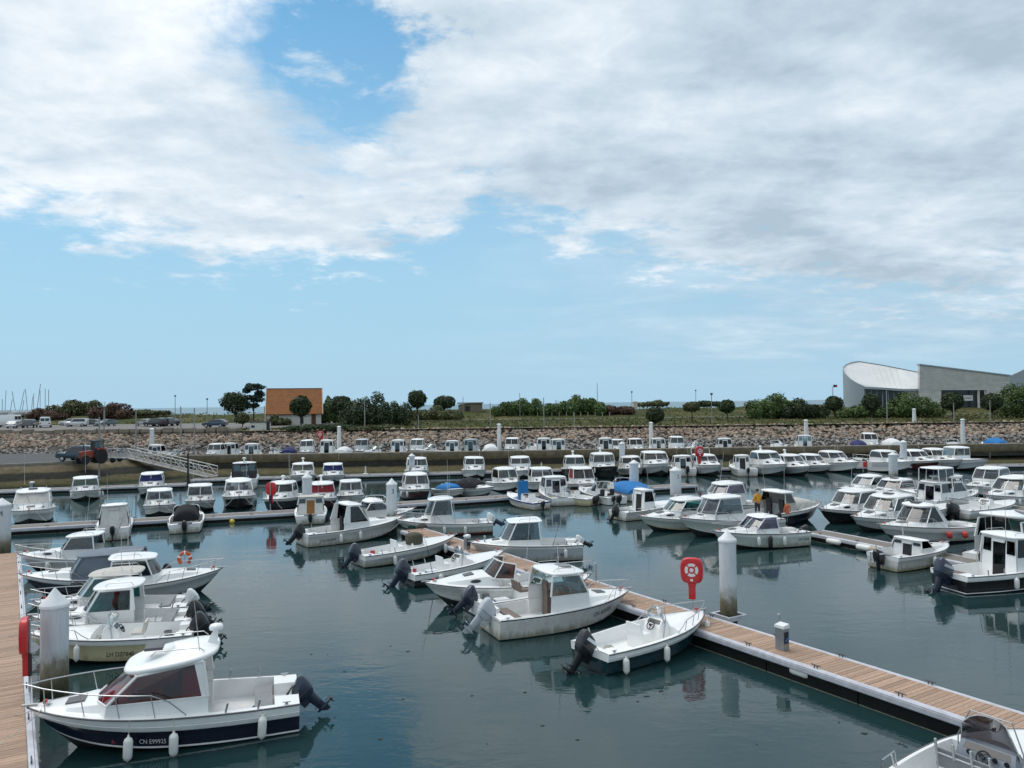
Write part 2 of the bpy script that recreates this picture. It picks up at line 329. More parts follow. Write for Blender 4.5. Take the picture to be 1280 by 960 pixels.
OUT_STAT = {}
def outboard(root, x, z, tilt=0.0, k=1.0, cm=BLACKP, lm=None, y=0.0, stripe=None):
    lm = lm or cm
    T = Matrix.Translation((x, y, z)) @ Matrix.Rotation(radians(tilt), 4, 'Y') @ Matrix.Scale(k, 4)
    # leg: bracket, mid-section, cavitation plate, gearcase, skeg
    b = MB()
    b.box(-0.16, 0.06, -0.13, 0.13, -0.30, 0.06)
    prof = [(-0.02, 0.17, 0.10), (-0.30, 0.15, 0.08), (-0.62, 0.13, 0.06), (-0.80, 0.12, 0.045)]
    b.loft([[(-0.27 + a * cos(2 * pi * q / 10) * (1 if cos(2 * pi * q / 10) > 0 else 1.0), c * sin(2 * pi * q / 10), h) for q in range(10)] for h, a, c in prof], True, 0, True, True)
    b.hexa([(-0.55, -0.11, -0.665), (-0.08, -0.05, -0.665), (-0.08, 0.05, -0.665), (-0.55, 0.11, -0.665), (-0.55, -0.11, -0.645), (-0.08, -0.05, -0.645), (-0.08, 0.05, -0.645), (-0.55, 0.11, -0.645)])
    b.lathe([(0.01, 0.0), (0.045, -0.06), (0.065, -0.16), (0.062, -0.34), (0.04, -0.44), (0.03, -0.47)], (-0.06, 0, -0.83), 10, 0, 'x')
    b.hexa([(-0.42, -0.008, -1.05), (-0.30, -0.008, -1.05), (-0.30, 0.008, -1.05), (-0.42, 0.008, -1.05), (-0.42, -0.015, -0.86), (-0.16, -0.015, -0.86), (-0.16, 0.015, -0.86), (-0.42, 0.015, -0.86)])
    b.v = [(x_, y_, z_ if z_ > -.3 else -.3 + (z_ + .3) * .80) for x_, y_, z_ in b.v]
    leg = b.xf(T).build('outboard_motor', lm, root)
    c = MB(); rings = []
    for h, a0, a1, w in [(-0.15, -0.44, -0.04, 0.14), (-0.06, -0.50, 0.02, 0.175), (0.02, -0.52, 0.04, 0.185), (0.03, -0.53, 0.05, 0.195), (0.24, -0.57, 0.06, 0.195), (0.40, -0.56, 0.03, 0.175), (0.485, -0.50, -0.06, 0.135), (0.51, -0.44, -0.14, 0.09)]:
        ring = []
        for q in range(20):
            a = 2 * pi * (q + .5) / 20; ca, sa = cos(a), sin(a); e = 0.40; u = math.copysign(abs(ca) ** e, ca); v_ = math.copysign(abs(sa) ** e, sa)
            ring.append(((a0 + a1) / 2 + (a1 - a0) / 2 * u, w * v_ * (1 - .16 * max(0, -u)), h - (.06 * (u + 1) if h > .3 else 0)))
        rings.append(ring)
    c.loft(rings, True, 0, True, True)
    for sg in (-1, 1): c.slab((-0.50, sg * .197, .05), (.0, sg * .197, .05), (.0, sg * .197, .065), (-.50, sg * .197, .065), .003 * sg, 2)
    if stripe is not None:
        for sg in (-1, 1):
            c.slab((-0.45, sg * 0.198, 0.24), (-0.05, sg * 0.198, 0.24), (-0.08, sg * 0.198, 0.33), (-0.42, sg * 0.198, 0.33), 0.004 * sg, 1)
    c.xf(T).build('cowl', [cm, stripe or cm, GREYR if cm is not SILVP else SEATG], leg, 28)
    p = MB(); p.lathe([(0.032, 0), (0.032, -0.10), (0.015, -0.13)], (-0.53, 0, -0.83), 8, 0, 'x')
    for q in range(3):
        a = 2 * pi * q / 3 + 0.4
        d = Vector((0, cos(a), sin(a))); e = Vector((0, -sin(a), cos(a)))
        o = Vector((-0.58, 0, -0.83)); ax = Vector((1, 0, 0))
        p.slab(o + d * 0.03 - e * 0.02 + ax * 0.03, o + d * 0.03 + e * 0.02 - ax * 0.03, o + d * 0.155 + e * 0.055 - ax * 0.03, o + d * 0.155 - e * 0.04 + ax * 0.03, 0.006)
    p.v = [(x_, y_, -.3 + (z_ + .3) * .80) for x_, y_, z_ in p.v]
    p.xf(T).build('propeller', BLACKP, leg)
    return leg

FEND_ME = {}
def fender(root, h, t, side, mat=None, ln=0.55, r=0.1, drop=0.12, hang=None):
    mat = mat or FENDER; key = (mat.name, round(ln, 2), round(r, 2), round(drop, 2))
    if key not in FEND_ME:
        b = MB(); z0 = -drop
        b.lathe([(0.02, z0), (0.03, z0 - 0.05), (r * 0.8, z0 - 0.09), (r, z0 - 0.15), (r, z0 - ln + 0.12), (r * 0.8, z0 - ln + 0.06), (0.03, z0 - ln + 0.02), (0.02, z0 - ln)], (0, 0, 0), 10)
        b.tube([(0, 0, 0.03), (0, 0, z0 - 0.02)], 0.008, 4, 1)
        FEND_ME[key] = b.mesh('fender', [mat, ROPE], 50)
    p = h.pt(t, 2.0); q = h.pt(t, 1.55)
    o = link('fender', FEND_ME[key], root); o.location = (p.x, side * (max(p.y, q.y) + r + 0.03), p.z + 0.02)
    o.rotation_euler = (random.uniform(-.05, .05), random.uniform(-.06, .06), random.uniform(0, 6)); return o

def letter(parent, h, txt, t0, side, size, mat, w=1.62):
    v, f, wd = text_mesh(txt); L = h.L; out = []
    for (x, y) in v:
        xx = x * size * 0.80; t = t0 + (xx / L if side < 0 else -xx / L)
        zb = h.pt(t, w).z; zs = h.sheer(t); zc = h.pt(t, 1).z
        ww = w + (y * size) / max(0.05, zs - zc)
        p = h.pt(t, ww); out.append((p.x, side * (p.y + 0.012), p.z))
    b = MB(); b.add(out, f); return b.build('registration_number', mat, parent, 0)

def superell(cx, a, b, e, n):
    r = []
    for q in range(n):
        t = 2 * pi * q / n; c, s_ = cos(t), sin(t)
        r.append((cx + a * math.copysign(abs(c) ** (2 / e), c), b * math.copysign(abs(s_) ** (2 / e), s_)))
    return r

def roof_mesh(b, x0, x1, hw, z, th=0.09, crown=0.07, e=3.6, n=32, nose=0.0, sweep=0.0, mi=0, taper=0.0):
    cx, a = (x0 + x1) / 2, (x1 - x0) / 2
    def ring(k, zz, kk=None):
        pts = []
        for (x, y) in superell(0, a, hw, e, n):
            u = x / a
            y2 = y * (1 - taper * max(0, u))
            pts.append((cx + x * k, y2 * (kk or k), zz - nose * max(0, u) ** 2 + sweep * u))
        return pts
    b.loft([ring(0.5, z + 0.005), ring(0.95, z + 0.0), ring(0.99, z + th * 0.25), ring(1.0, z + th * 0.55), ring(0.985, z + th * 0.85), ring(0.94, z + th), ring(0.7, z + th + crown * 0.6), ring(0.35, z + th + crown * 0.95), ring(0.02, z + th + crown)], True, mi, True, True)

def boat(label, px, py, r, az, L, style='pilot', name=None, group=None, B=None, z=0.0, cat='boat', **o):
    g = o.get
    B = B or 0.40 * L if L < 5.6 else B or 0.385 * L
    s = L / 6.0
    mul = g('mul') or {GA: .88, GD: .80, GE: .70, GC: .84}.get(group, .9 if z > .5 else 1.0)
    if 'ch' in o and not g('keep'): o['ch'] *= mul; o['sill'] = g('sill', .50) * (mul if g('sill') else 1); trf = 1
    h = Hull(L, B, g('fs', 0.62 * s ** .5), g('fb', 1.02 * s ** .5), g('pw', 2.5), g('tw', 0.86))
    a = radians(az); dirv = Vector((sin(a), cos(a), 0)); p0 = P(px, py, z)
    far = p0.y > 62
    loc = p0 - dirv * (r * L); loc.z = z
    nm = name or {'pilot': 'cabin_boat', 'open': 'open_boat', 'cuddy': 'cuddy_boat', 'cover': 'covered_boat'}[style]
    root = empty(nm, loc, pi / 2 - a); tag(root, label, cat, group)
    root.rotation_euler = (g('heel', random.uniform(-.02, .02)), random.uniform(-.012, .008), pi / 2 - a)
    hc, tc_, bc, ac = g('hull', WHITE), g('top', WHITE), g('boot', None) or g('hull', WHITE), g('anti', ANTIF)
    band = g('band', 0.62)
    # ---- hull
    nst = 15 if far else 24
    ts = [1 - (1 - i / nst) ** 1.25 for i in range(nst + 1)]; ts[-1] = 1.0
    st = [0.0, 0.5, 1.0, 1.0 + g('bh', 0.10), 1.34, 1 + band, 1 + band + 0.02, 1.82, 2.0]
    rm = [3, 3, 2, 0, 0, 1, 1, 1]
    b = MB()
    for sg in (1, -1):
        n = len(st); base = len(b.v)
        for t in ts:
            for w in st:
                p = h.pt(t, w); yy = p.y
                if w > 1 + band + 0.01 and g('step', True): yy += 0.012
                b.v.append((p.x, sg * yy, p.z))
        for i in range(nst):
            for j in range(n - 1):
                q = (base + i * n + j, base + (i + 1) * n + j, base + (i + 1) * n + j + 1, base + i * n + j + 1)
                b.f.append(q if sg < 0 else q[::-1]); b.m.append(rm[j])
    n = len(st); off = len(ts) * n
    for j in range(n - 1): b.f.append((j, j + 1, off + j + 1, off + j)); b.m.append(rm[j])
    hull = b.build('hull', [hc, tc_, bc, ac], root, 40)
    # ---- rub rail
    b = MB(); rr = g('rub', GREYR)
    wr = g('rubw', 2.0 if band > 0.9 or style != 'x' else 1 + band)
    for sg in (1, -1):
        b.tube([(h.pt(t, wr).x, sg * (h.pt(t, wr).y + 0.012), h.pt(t, wr).z - 0.01) for t in ts], 0.024 if not far else 0.03, 5)
    b.build('rub_rail', rr, hull)
    if not far and L < 7.5:
        for sg in (1, -1):
            for wk, mt_ in ((1 + band + .16, tc_), (1.20, hc))[:1 if g('text') else 2]:
                b = MB(); b.tube([(h.pt(t, wk).x, sg * (h.pt(t, wk).y + (.010 if wk > 1.5 else .0)), h.pt(t, wk).z) for t in ts[:-1]], .012, 4); b.build('moulded_strake', mt_, hull)
    # ---- deck with cockpit well
    xa, xk = 0.055 * L + 0.25, g('xk', 0.60) * L
    gw = 0.13 * s
    xr, xf = g('xr', 0.36) * L, g('xf', 0.70) * L
    wb = h.half((xr + xf) / 2 / L) - g('sd', 0.22) * s ** .5
    zf = g('floor', 0.28)
    trunk = g('trunk', 0.34 if style in ('pilot', 'cuddy') else 0.06)
    if style == 'pilot': trunk = min(trunk, max(.12, (o.get('sill', .5)) * s ** .5 - .06))
    def prof(x, reg):
        t = min(1, x / L); ys = h.half(t); zs = h.sheer(t)
        if reg == 'aft':
            yi = max(0.05, min(0.42, ys - gw)); d = g('well', 0.14)
            return [(ys, zs), (max(yi + .03, ys - gw), zs + 0.015), (yi + .02, zs + 0.015), (yi, zs - d), (0, zs - d)]
        if reg == 'well':
            yi = ys - gw
            if style == 'pilot' and x > xr - 0.02: yi = min(yi, wb - 0.03)
            yb = max(.02, min(yi - .02, h.half_at(t, zf) - .06))
            return [(ys, zs), (yi, zs + 0.02), (yb, zf + 0.04), (yb * .94, zf), (0, zf)]
        k = g('sdr', 0.30); ht = trunk * sst(0.97, g('tf', 0.60), t) if trunk > 0.1 else trunk * (1 - t ** 4)
        yo = ys * (1 - k); yi = yo * 0.86
        return [(ys, zs), (yo, zs + 0.025), (yi, zs + 0.025 + ht * 0.86), (yi * 0.55, zs + 0.025 + ht), (0, zs + 0.025 + ht * 1.07)]
    secs = [(0.0, 'aft'), (xa, 'aft'), (xa, 'well')]
    nw = 8
    for i in range(1, nw): secs.append((lerp(xa, xk, i / nw), 'well'))
    if xr > xa: secs += [(xr - 0.03, 'well'), (xr, 'well')]
    secs = sorted(secs, key=lambda q: q[0]); secs += [(xk, 'well'), (xk, 'fore')]
    nf = 7 if far else 12
    for i in range(1, nf + 1): secs.append((lerp(xk, L * 0.999, (i / nf) ** 0.8), 'fore'))
    rings = []
    for x, reg in secs:
        pr = prof(x, reg); rings.append([(x, y, zz) for y, zz in pr] + [(x, -y, zz) for y, zz in reversed(pr[:-1])])
    b = MB(); b.loft(rings, False)
    # inner transom closing below the motor well
    deck = b.build('deck', g('deck', WHITE), root, 32)
    # ---- foredeck hatch
    if style in ('pilot', 'cuddy') and not g('nohatch'):
        b = MB(); t = g('hx', 0.80); hz = prof(t * L, 'fore')[4][1]; hz2 = prof(t * L - 0.4 * s, 'fore')[4][1]
        b.hexa([(t * L, -.18 * s, hz - .03), (t * L, .18 * s, hz - .03), (t * L - .4 * s, .22 * s, hz2 - .03), (t * L - .4 * s, -.22 * s, hz2 - .03)][::-1] + [(t * L, -.18 * s, hz + .03), (t * L, .18 * s, hz + .03), (t * L - .4 * s, .22 * s, hz2 + .03), (t * L - .4 * s, -.22 * s, hz2 + .03)][::-1])
        b.build('deck_hatch', GREYR if g('dhatch', True) else WHITE, root)
    if style in ('pilot', 'cuddy') and trunk > 0.25 and g('ports', True):
        for sg in (1, -1):
            b = MB(); t0, t1 = g('pt0', 0.665), g('pt1', 0.755); nn = 6; lo = []; hi = []
            for i in range(nn + 1):
                t = lerp(t0, t1, i / nn); pr = prof(t * L, 'fore'); A = Vector((t * L, sg * pr[1][0], pr[1][1])); C = Vector((t * L, sg * pr[2][0], pr[2][1]))
                k = sin(pi * min(1, max(0.0, i / nn))) ** 0.5 if 0 < i < nn else 0.05
                nrm = Vector((0, sg, .25)) * 0.012
                lo.append(A.lerp(C, 0.58 - 0.25 * k) + nrm); hi.append(A.lerp(C, 0.58 + 0.25 * k) + nrm)
            b.loft([lo, hi], False); b.build('port_light', M('port glass', (.02, .022, .026), .1, var=.1), deck)
    # ---- bow rail
    if g('rail', True):
        b = MB(); hr = g('rh', 0.42) * s ** .5; t0 = g('rt', 0.52); pts = []
        seq = [lerp(t0, 0.985, i / 9) for i in range(10)]
        for t in seq:
            p = h.pt(t, 2); k = min(1, (t - t0) / 0.10) if t > t0 else 0
            pts.append((p.x + 0.10 * sst(.8, 1, t) , max(0, p.y - 0.07), p.z + 0.03 + hr * sst(0, 1, k)))
        split = g('rsplit', False)
        full = pts + ([] if split else [(L + 0.10, 0, h.fb + 0.03 + hr)]) 
        if split:
            b.tube(pts, 0.016, 5); b.tube([(x, -y, zz) for x, y, zz in pts], 0.016, 5)
        else:
            b.tube(full + [(x, -y, zz) for x, y, zz in reversed(pts)], 0.016, 5)
        for sg in (1, -1):
            for i in (2, 4, 6, 8):
                x, y, zz = pts[i]; p = h.pt(seq[i], 2)
                b.tube([(x, sg * y, zz), (p.x - 0.10 * (1 if i < 8 else -.3), sg * max(0, p.y - 0.06), p.z)], 0.013, 5)
        b.build('bow_rail', STEEL, root)
    # ---- bow roller and cleat
    if not far:
        b = MB(); b.box(L - 0.22, L + 0.12, -0.05, 0.05, h.fb + 0.02, h.fb + 0.06); b.box(L - 0.5, L - 0.42, -0.11, 0.11, h.fb + .05, h.fb + 0.08); b.box(L - .48, L - .44, -.03, .03, h.fb - .02, h.fb + .06)
        b.build('bow_fitting', STEEL, deck)
    # ---- superstructure
    if style == 'pilot': cabin(root, h, o, s, xr, xf, wb, far)
    if style == 'open': console(root, h, o, s, zf)
    if style == 'cuddy': windscreen(root, h, o, s, xf, trunk)
    if g('cover'): canopy(root, h, o, s)
    if g('panel'):
        xp, wp, hp, mp_ = g('panel'); b = MB(); b.box(xp * L - .25, xp * L + .05, -wp / 2, wp / 2, zf, zf + hp); b.build('canvas_door', mp_, root, 0)
        b = MB(); b.tube([(xp * L, -wp / 2, zf), (xp * L, -wp / 2, zf + hp + .08), (xp * L, wp / 2, zf + hp + .08), (xp * L, wp / 2, zf)], .025, 6); b.build('canvas_frame', STEEL, root)
    if style in ('pilot', 'cuddy') and g('bench', True):
        b = MB(); x0 = xa + 0.05; w_ = h.half(x0 / L) - gw - 0.12
        b.box(x0, x0 + 0.42 * s, -w_, w_, zf + .28, zf + 0.36); b.build('cockpit_bench', g('bcol', SEATG), root)
    if not far: fittings(root, h, o, s, zf, deck)
    # ---- outboard
    m = g('motor', 1)
    if m: outboard(root, -0.03, h.sheer(0) - 0.02 - g('well', 0.14), g('tilt', 0), g('mk', 1.0) * .9, g('mcol', BLACKP), g('mleg', None), 0, g('stripe', None))
    if g('motor2'): outboard(root, -0.03, h.sheer(0) - 0.1, g('tilt', 0), .6, g('mcol', BLACKP), None, 0.5)
    # ---- fenders, lines, lettering
    for f in g('fend', []): fender(root, h, f[0], f[1], f[2] if len(f) > 2 else None, *(f[3] if len(f) > 3 else ()))
    if g('lines', not far):
        for sg in (1, -1):
            b = MB(); p = h.pt(0.94, 2)
            b.tube(catenary((p.x, sg * max(0, p.y - .04), p.z + 0.04), (L + g('ln', 0.55), sg * 1.1, 0.5), 0.08), 0.011, 5); b.build('mooring_line', ROPE if sg > 0 else g('rope2', ROPE), root)
    for (txt, t0, sd, sz, mt) in g('text', []): letter(hull, h, txt, t0, sd, sz, mt, g('textw', 1.28))
    ants = list(g('ant', []))
    if style == 'pilot' and not ants:      # whip aerials on the cabin roof
        ra = random.Random(int(px * 13 + py))
        if ra.random() < .6:
            zt = h.sheer(.5) + o.get('ch', 1.22) * s ** .3 + .05
            for k in range(ra.choice((1, 1, 2))): ants.append((ra.uniform(.36, .46), ra.choice((-.6, .6)) * B / 2.6, zt, ra.uniform(1.2, 2.6), ra.uniform(-.2, .4)))
    for (x, y, zz, ln, lean) in ants:
        b = MB(); b.tube([(x * L, y, zz), (x * L - lean * 0.5, y, zz + ln * 0.5), (x * L - lean, y, zz + ln)], [0.012, 0.009, 0.006], 5); b.build('antenna', M('pale fibreglass', (.6, .6, .58), .5), root)
    return root, h

def fittings(root, h, o, s, zf, deck):
    rnd = random.Random(int(h.L * 1000) + len(bpy.data.objects)); L = h.L; g = o.get
    for sg in (1, -1):      # stern cleats
        b = MB(); p = h.pt(.05, 2); y = sg * (p.y - .07); b.tube([(p.x - .1, y, p.z + .07), (p.x + .1, y, p.z + .07)], .014, 6); b.box(p.x - .04, p.x + .04, y - .015, y + .015, p.z, p.z + .07); b.build('stern_cleat', STEEL, root)
        if rnd.random() < .6:   # rod holders
            for k in range(rnd.choice((1, 2))):
                b = MB(); t = .16 + .12 * k; p = h.pt(t, 2); b.tube([(p.x, sg * (p.y - .06), p.z - .02), (p.x - .06, sg * (p.y - .03), p.z + .24)], .025, 8); b.build('rod_holder', STEEL, root)
                if rnd.random() < .10 and not g('rodrack'): b = MB(); b.tube([(p.x - .06, sg * (p.y - .03), p.z + .2), (p.x - .35, sg * (p.y + .1), p.z + 1.3), (p.x - .75, sg * (p.y + .2), p.z + 2.3)], [.014, .009, .005], 5); b.build('fishing_rod', BLACKP, root)
    def coil(x, y, z, r, mat, nm='rope_coil'):
        b = MB(); pts = []
        for i in range(37): a = i * 2 * pi / 12; rr = r * (1 - .012 * i) * (1 + .06 * sin(i * 1.7)); pts.append((x + rr * cos(a), y + rr * sin(a), z + .02 + .0035 * i))
        b.tube(pts, .016, 5); b.build(nm, mat, root)
    if rnd.random() < .75: coil(rnd.uniform(.12, .22) * L, rnd.uniform(-.4, .4), zf, .2, rnd.choice((ROPE, ROPEK, CVB)))
    if rnd.random() < .5: b = MB(); x = rnd.uniform(.16, .26) * L; y = rnd.uniform(-.5, .5); b.box(x - .25, x + .25, y - .17, y + .17, zf, zf + .28); b.box(x - .27, x + .27, y - .19, y + .19, zf + .28, zf + .33, 1); b.build('storage_box', [rnd.choice((CVB, WHITEP, SEATG, CVR)), WHITEP], root, 0)
    if rnd.random() < .6: b = MB(); x = rnd.uniform(.10, .2) * L; y = rnd.choice((-.55, .55)); b.lathe([(.10, 0), (.14, .26), (.13, .26), (.095, .02)], (x, y, zf), 12); b.build('bucket', rnd.choice((BLACKP, CVB, FENDR, SEATG)), root)
    # fuel hose and cables to the engine
    if g('motor', 1):
        b = MB(); z0 = h.sheer(0); b.tube([(.35, .2, z0 - .25), (.2, .16, z0 + .05), (.02, .1, z0 + .16), (-.12, .05, z0 + .1)], .02, 6); b.build('control_cable', RUBBER, root)
        b = MB(); b.tube([(.3, -.25, z0 - .25), (.12, -.2, z0 + .02), (-.1, -.1, z0 + .02)], .013, 6); b.build('fuel_hose', RUBBER, root)
    # navigation light and deck vent
    b = MB(); b.box(L - .42, L - .34, -.04, .04, h.fb + .04, h.fb + .13); b.build('navigation_light', FENDR, deck, 0)
    if rnd.random() < .5:
        for sg in (1,): b = MB(); p = h.pt(.10, 2); b.tube([(-.02, .45, .25), (-.02, .45, p.z), (-.02, .65, p.z), (-.02, .65, .25)], .014, 6); [b.tube([(-.02, .45, z_), (-.02, .65, z_)], .014, 6) for z_ in (.25, .45)]; b.build('boarding_ladder', STEEL, root)
    st_ = g('stripec')
    if st_:
        for sg in (1, -1): b = MB(); b.loft([[(h.pt(t, w_).x, sg * (h.pt(t, w_).y + .014), h.pt(t, w_).z) for t in [.02 + .9 * i / 20 for i in range(21)]] for w_ in (1.44, 1.52)], False); b.build('hull_stripe', st_, root)

def cabin(root, h, o, s, xr, xf, wb, far):
    g = o.get; L = h.L
    tm = (xr + xf) / 2 / L; z0 = h.sheer(tm) - 0.02
    sill = z0 + g('sill', 0.50) * s ** .5; top = z0 + g('ch', 1.22) * s ** .3; rake = g('rake', 0.45) * s
    xc = xf - g('fc', 0.32) * s; tum = g('tum', 0.88)
    gm = g('glass', G_GREY); wm = g('cabin', WHITE)
    # outlines: rear corner, front corner, windscreen centre
    bw = min(wb, h.half(xc / L) - 0.10)
    S = [(xr, wb, sill), (xc, bw, sill), (xf - .06 * s, bw * .5, sill), (xf, 0, sill)]
    lean = g('lean', 0.10) * s
    td = g('tdrop', 0.03) * s
    T = [(xr + lean, wb * tum, top), (xc - rake * .86, bw * tum, top - td * .9), (xf - rake - .05 * s, bw * tum * .5, top - td), (xf - rake, 0, top - td)]
    Bs = [(xr - .02, wb + .015, z0 - 0.02), (xc + .06, bw + .015, z0 - 0.02), (xf, bw * .5, z0 - 0.02), (xf + .08, 0, z0 - 0.02)]
    mir = lambda p: (p[0], -p[1], p[2])
    full = lambda a: a + [mir(p) for p in reversed(a[:-1])]
    b = MB(); b.loft([full(Bs), full(S)], False)
    fl = [(p[0], p[1] * .93, p[2]) for p in full(S)]
    b.loft([full(S), fl], False)
    # pillars
    pr = g('pil', 0.035) * (1 if not far else 1.15)
    def pillar(a, c, w, d=None):
        a, c = Vector(a), Vector(c); b.tube([a, c], w, 6)
    for sg in (1, -1):
        m_ = (lambda p: p) if sg > 0 else mir
        pillar(m_(S[0]), m_(T[0]), pr * 1.1); pillar(m_(S[1]), m_(T[1]), pr)
        if g('mid', False): pillar(Vector(m_(S[0])).lerp(Vector(m_(S[1])), .5), Vector(m_(T[0])).lerp(Vector(m_(T[1])), .5), pr * .8)
        bp = g('bp', 0.0)
        if bp > 0:     # solid rear quarter panel
            A, C, E_, F_ = Vector(m_(S[0])), Vector(m_(S[1])), Vector(m_(T[0])), Vector(m_(T[1]))
            u = (C - A).normalized() * bp; v = (F_ - E_).normalized() * bp * g('bpt', 0.5)
            b.slab(A, A + u, E_ + v, E_, 0.03 * sg)
    if g('cp', True): pillar(S[3], T[3], pr * .8)
    b.tube(full(T), pr * .9, 6); b.tube(full(S), pr * .55, 5)
    # rear bulkhead
    rear = g('rear', None)
    if rear:
        zb = g('floor', 0.28)
        dw = 0.30 * s; dx = 0.0
        for y0, y1 in ((-wb, -dw), (dw, wb)):
            k0 = tum if abs(y0) > dw + .01 else 1; k1 = tum if abs(y1) > dw + .01 else 1
            b.slab((xr, y0, zb), (xr, y1, zb), (xr + lean, y1 * k1, top), (xr + lean, y0 * k0, top), 0.03)
        b.slab((xr, -dw, top - .22), (xr, dw, top - .22), (xr + lean, dw, top), (xr + lean, -dw, top), 0.03)
    cab = b.build('cabin', wm, root, 40)
    if rear:
        b = MB(); b.slab((xr + .015, -dw, zb + .02), (xr + .015, dw, zb + .02), (xr + lean * .8 + .015, dw, top - .22), (xr + lean * .8 + .015, -dw, top - .22), 0.02); b.build('cabin_door', rear if rear is not True else gm, cab)
        if g('rearwin', True):
            for sg in (1, -1):
                b = MB(); y0, y1 = sg * (dw + .08), sg * (wb * .88)
                b.slab((xr - .012 + lean * .5, y0, sill + .1), (xr - .012 + lean * .5, y1, sill + .1), (xr - .012 + lean * .85, y1 * .95, top - .12), (xr - .012 + lean * .85, y0, top - .12), 0.008); b.build('window', gm, cab)
    # panes
    ins = 0.02
    def pane(p, q, r_, t_, mm, nm='window'):
        b = MB(); p, q, r_, t_ = map(Vector, (p, q, r_, t_)); b.slab(p, q, r_, t_, 0.006); return b.build(nm, mm, cab)
    for sg in (1, -1):
        m_ = (lambda p: p) if sg > 0 else mir
        A = Vector(m_(S[0])); C = Vector(m_(S[1])); E_ = Vector(m_(T[0])); F_ = Vector(m_(T[1]))
        bp = g('bp', 0.0)
        if bp > 0: A = A + (C - A).normalized() * bp; E_ = E_ + (F_ - E_).normalized() * bp * g('bpt', 0.5)
        pane(A, C, F_, E_, g('gside', gm))
        b = MB(); b.loft([[m_(S[1]), m_(S[2]), m_(S[3])], [m_(T[1]), m_(T[2]), m_(T[3])]], False); b.build('windscreen', g('gfront', gm), cab)
    # roof
    b = MB(); x0, x1 = xr + lean - g('aft', 0.25) * s, xf - rake + g('visor', 0.14) * s
    rw = wb * tum + g('over', 0.09) * s
    roof_mesh(b, x0, x1, rw, top - td * .42, g('rth', 0.10) * s, g('rcr', 0.07) * s, g('re', 3.8), 24 if far else 36, g('nose', 0.03), g('sweep', 0.0) - td * .58, 0, g('rtap', 0.12))
    rf = b.build('roof', g('roof', WHITE), cab, 50)
    rt = top + g('rth', 0.10) * s + g('rcr', 0.07) * s
    if g('rhatch', False):
        b = MB(); cx = lerp(x0, x1, g('rhx', .62)); b.box(cx - .22, cx + .2, -.28, .28, rt - .05, rt + .02); b.build('roof_hatch', g('rhm', GREYR), rf)
    if g('rrail', not far):
        for sg in (1, -1):
            b = MB(); y = sg * rw * .72; b.tube([(lerp(x0, x1, .15), y, rt - .05), (lerp(x0, x1, .2), y, rt + .05), (lerp(x0, x1, .65), y, rt + .05), (lerp(x0, x1, .7), y, rt - .05)], 0.012, 5); b.build('roof_rail', STEEL, rf)
    if g('horn', False) or g('dome', False):
        b = MB(); cx = lerp(x0, x1, g('dx', 0.12)); dh = g('dome') or .3
        b.hexa([(cx - .10, -.12, rt - .06), (cx + .16, -.12, rt - .06), (cx + .16, .12, rt - .06), (cx - .10, .12, rt - .06), (cx - .14, -.05, rt + dh), (cx - .02, -.05, rt + dh), (cx - .02, .05, rt + dh), (cx - .14, .05, rt + dh)])
        b.lathe([(0.10, 0), (0.17, 0.02), (0.18, 0.08), (0.15, 0.14), (0.05, 0.17)], (cx - .08, 0, rt + dh), 14); b.build('light_mast', WHITE, rf, 50)
    for sx in (g('aftpost'),):
        if sx:
            b = MB()
            for sg in (1, -1): b.tube([(x0 + .12, sg * rw * .9, top + .02), (x0 + .02, sg * (h.half(x0 / L) - .12), h.sheer(x0 / L))], 0.02, 6)
            b.build('roof_post', STEEL, cab)
    if g('arch'):
        b = MB()
        for sg in (1,): b.tube([(x0 + .1, -rw * .9, top), (x0 + .0, -rw * .9, rt + .45), (x0 + .0, -rw * .8, rt + .6), (x0 + .0, rw * .8, rt + .6), (x0 + .0, rw * .9, rt + .45), (x0 + .1, rw * .9, top)], 0.03, 6)
        b.build('light_arch', WHITE, rf)
    if g('fly'):
        b = MB(); xm0, xm1 = lerp(x0, x1, .05), lerp(x0, x1, .6); fz = rt + g('flyh', 1.0)
        for sg in (1, -1):
            for x_ in (xm0, lerp(xm0, xm1, .5), xm1): b.tube([(x_, sg * rw * .85, rt - .06), (x_ - .05, sg * rw * .8, fz)], 0.035, 6)
        roof_mesh(b, xm0 - .2, xm1 + .25, rw * .9, fz, .08, .04, 4, 24); fb_ = b.build('flybridge', WHITE, rf, 50)
        for sg in (1, -1):
            b = MB(); b.slab((xm0, sg * rw * .85, rt + .25), (xm1, sg * rw * .85, rt + .25), (xm1 - .05, sg * rw * .8, fz), (xm0 - .05, sg * rw * .8, fz), .006); b.build('window', g('gfly', G_DARK), fb_)
        b = MB(); b.slab((xm1, -rw * .85, rt + .1), (xm1, rw * .85, rt + .1), (xm1 - .05, rw * .8, fz), (xm1 - .05, -rw * .8, fz), .006); b.build('window', g('gfly', G_DARK), fb_)
    # helm inside
    b = MB(); zb = g('floor', 0.28); b.box(xc - .5 * s, xc - .1 * s, -bw * .9, bw * .9, zb, sill - .10); b.build('dashboard', g('dash', M('dash plastic', (.20, .205, .21), .5)), cab)
    if not far or g('seat'):
        for sg in (1, -1):
            b = MB(); xs = lerp(xr, xc, .42); b.box(xs - .2, xs + .22, sg * wb * .5 - .2, sg * wb * .5 + .2, zb, sill - .18); b.box(xs - .22, xs - .13, sg * wb * .5 - .2, sg * wb * .5 + .2, sill - .2, sill + .22); b.build('helm_seat', g('scol', SEATK), cab)
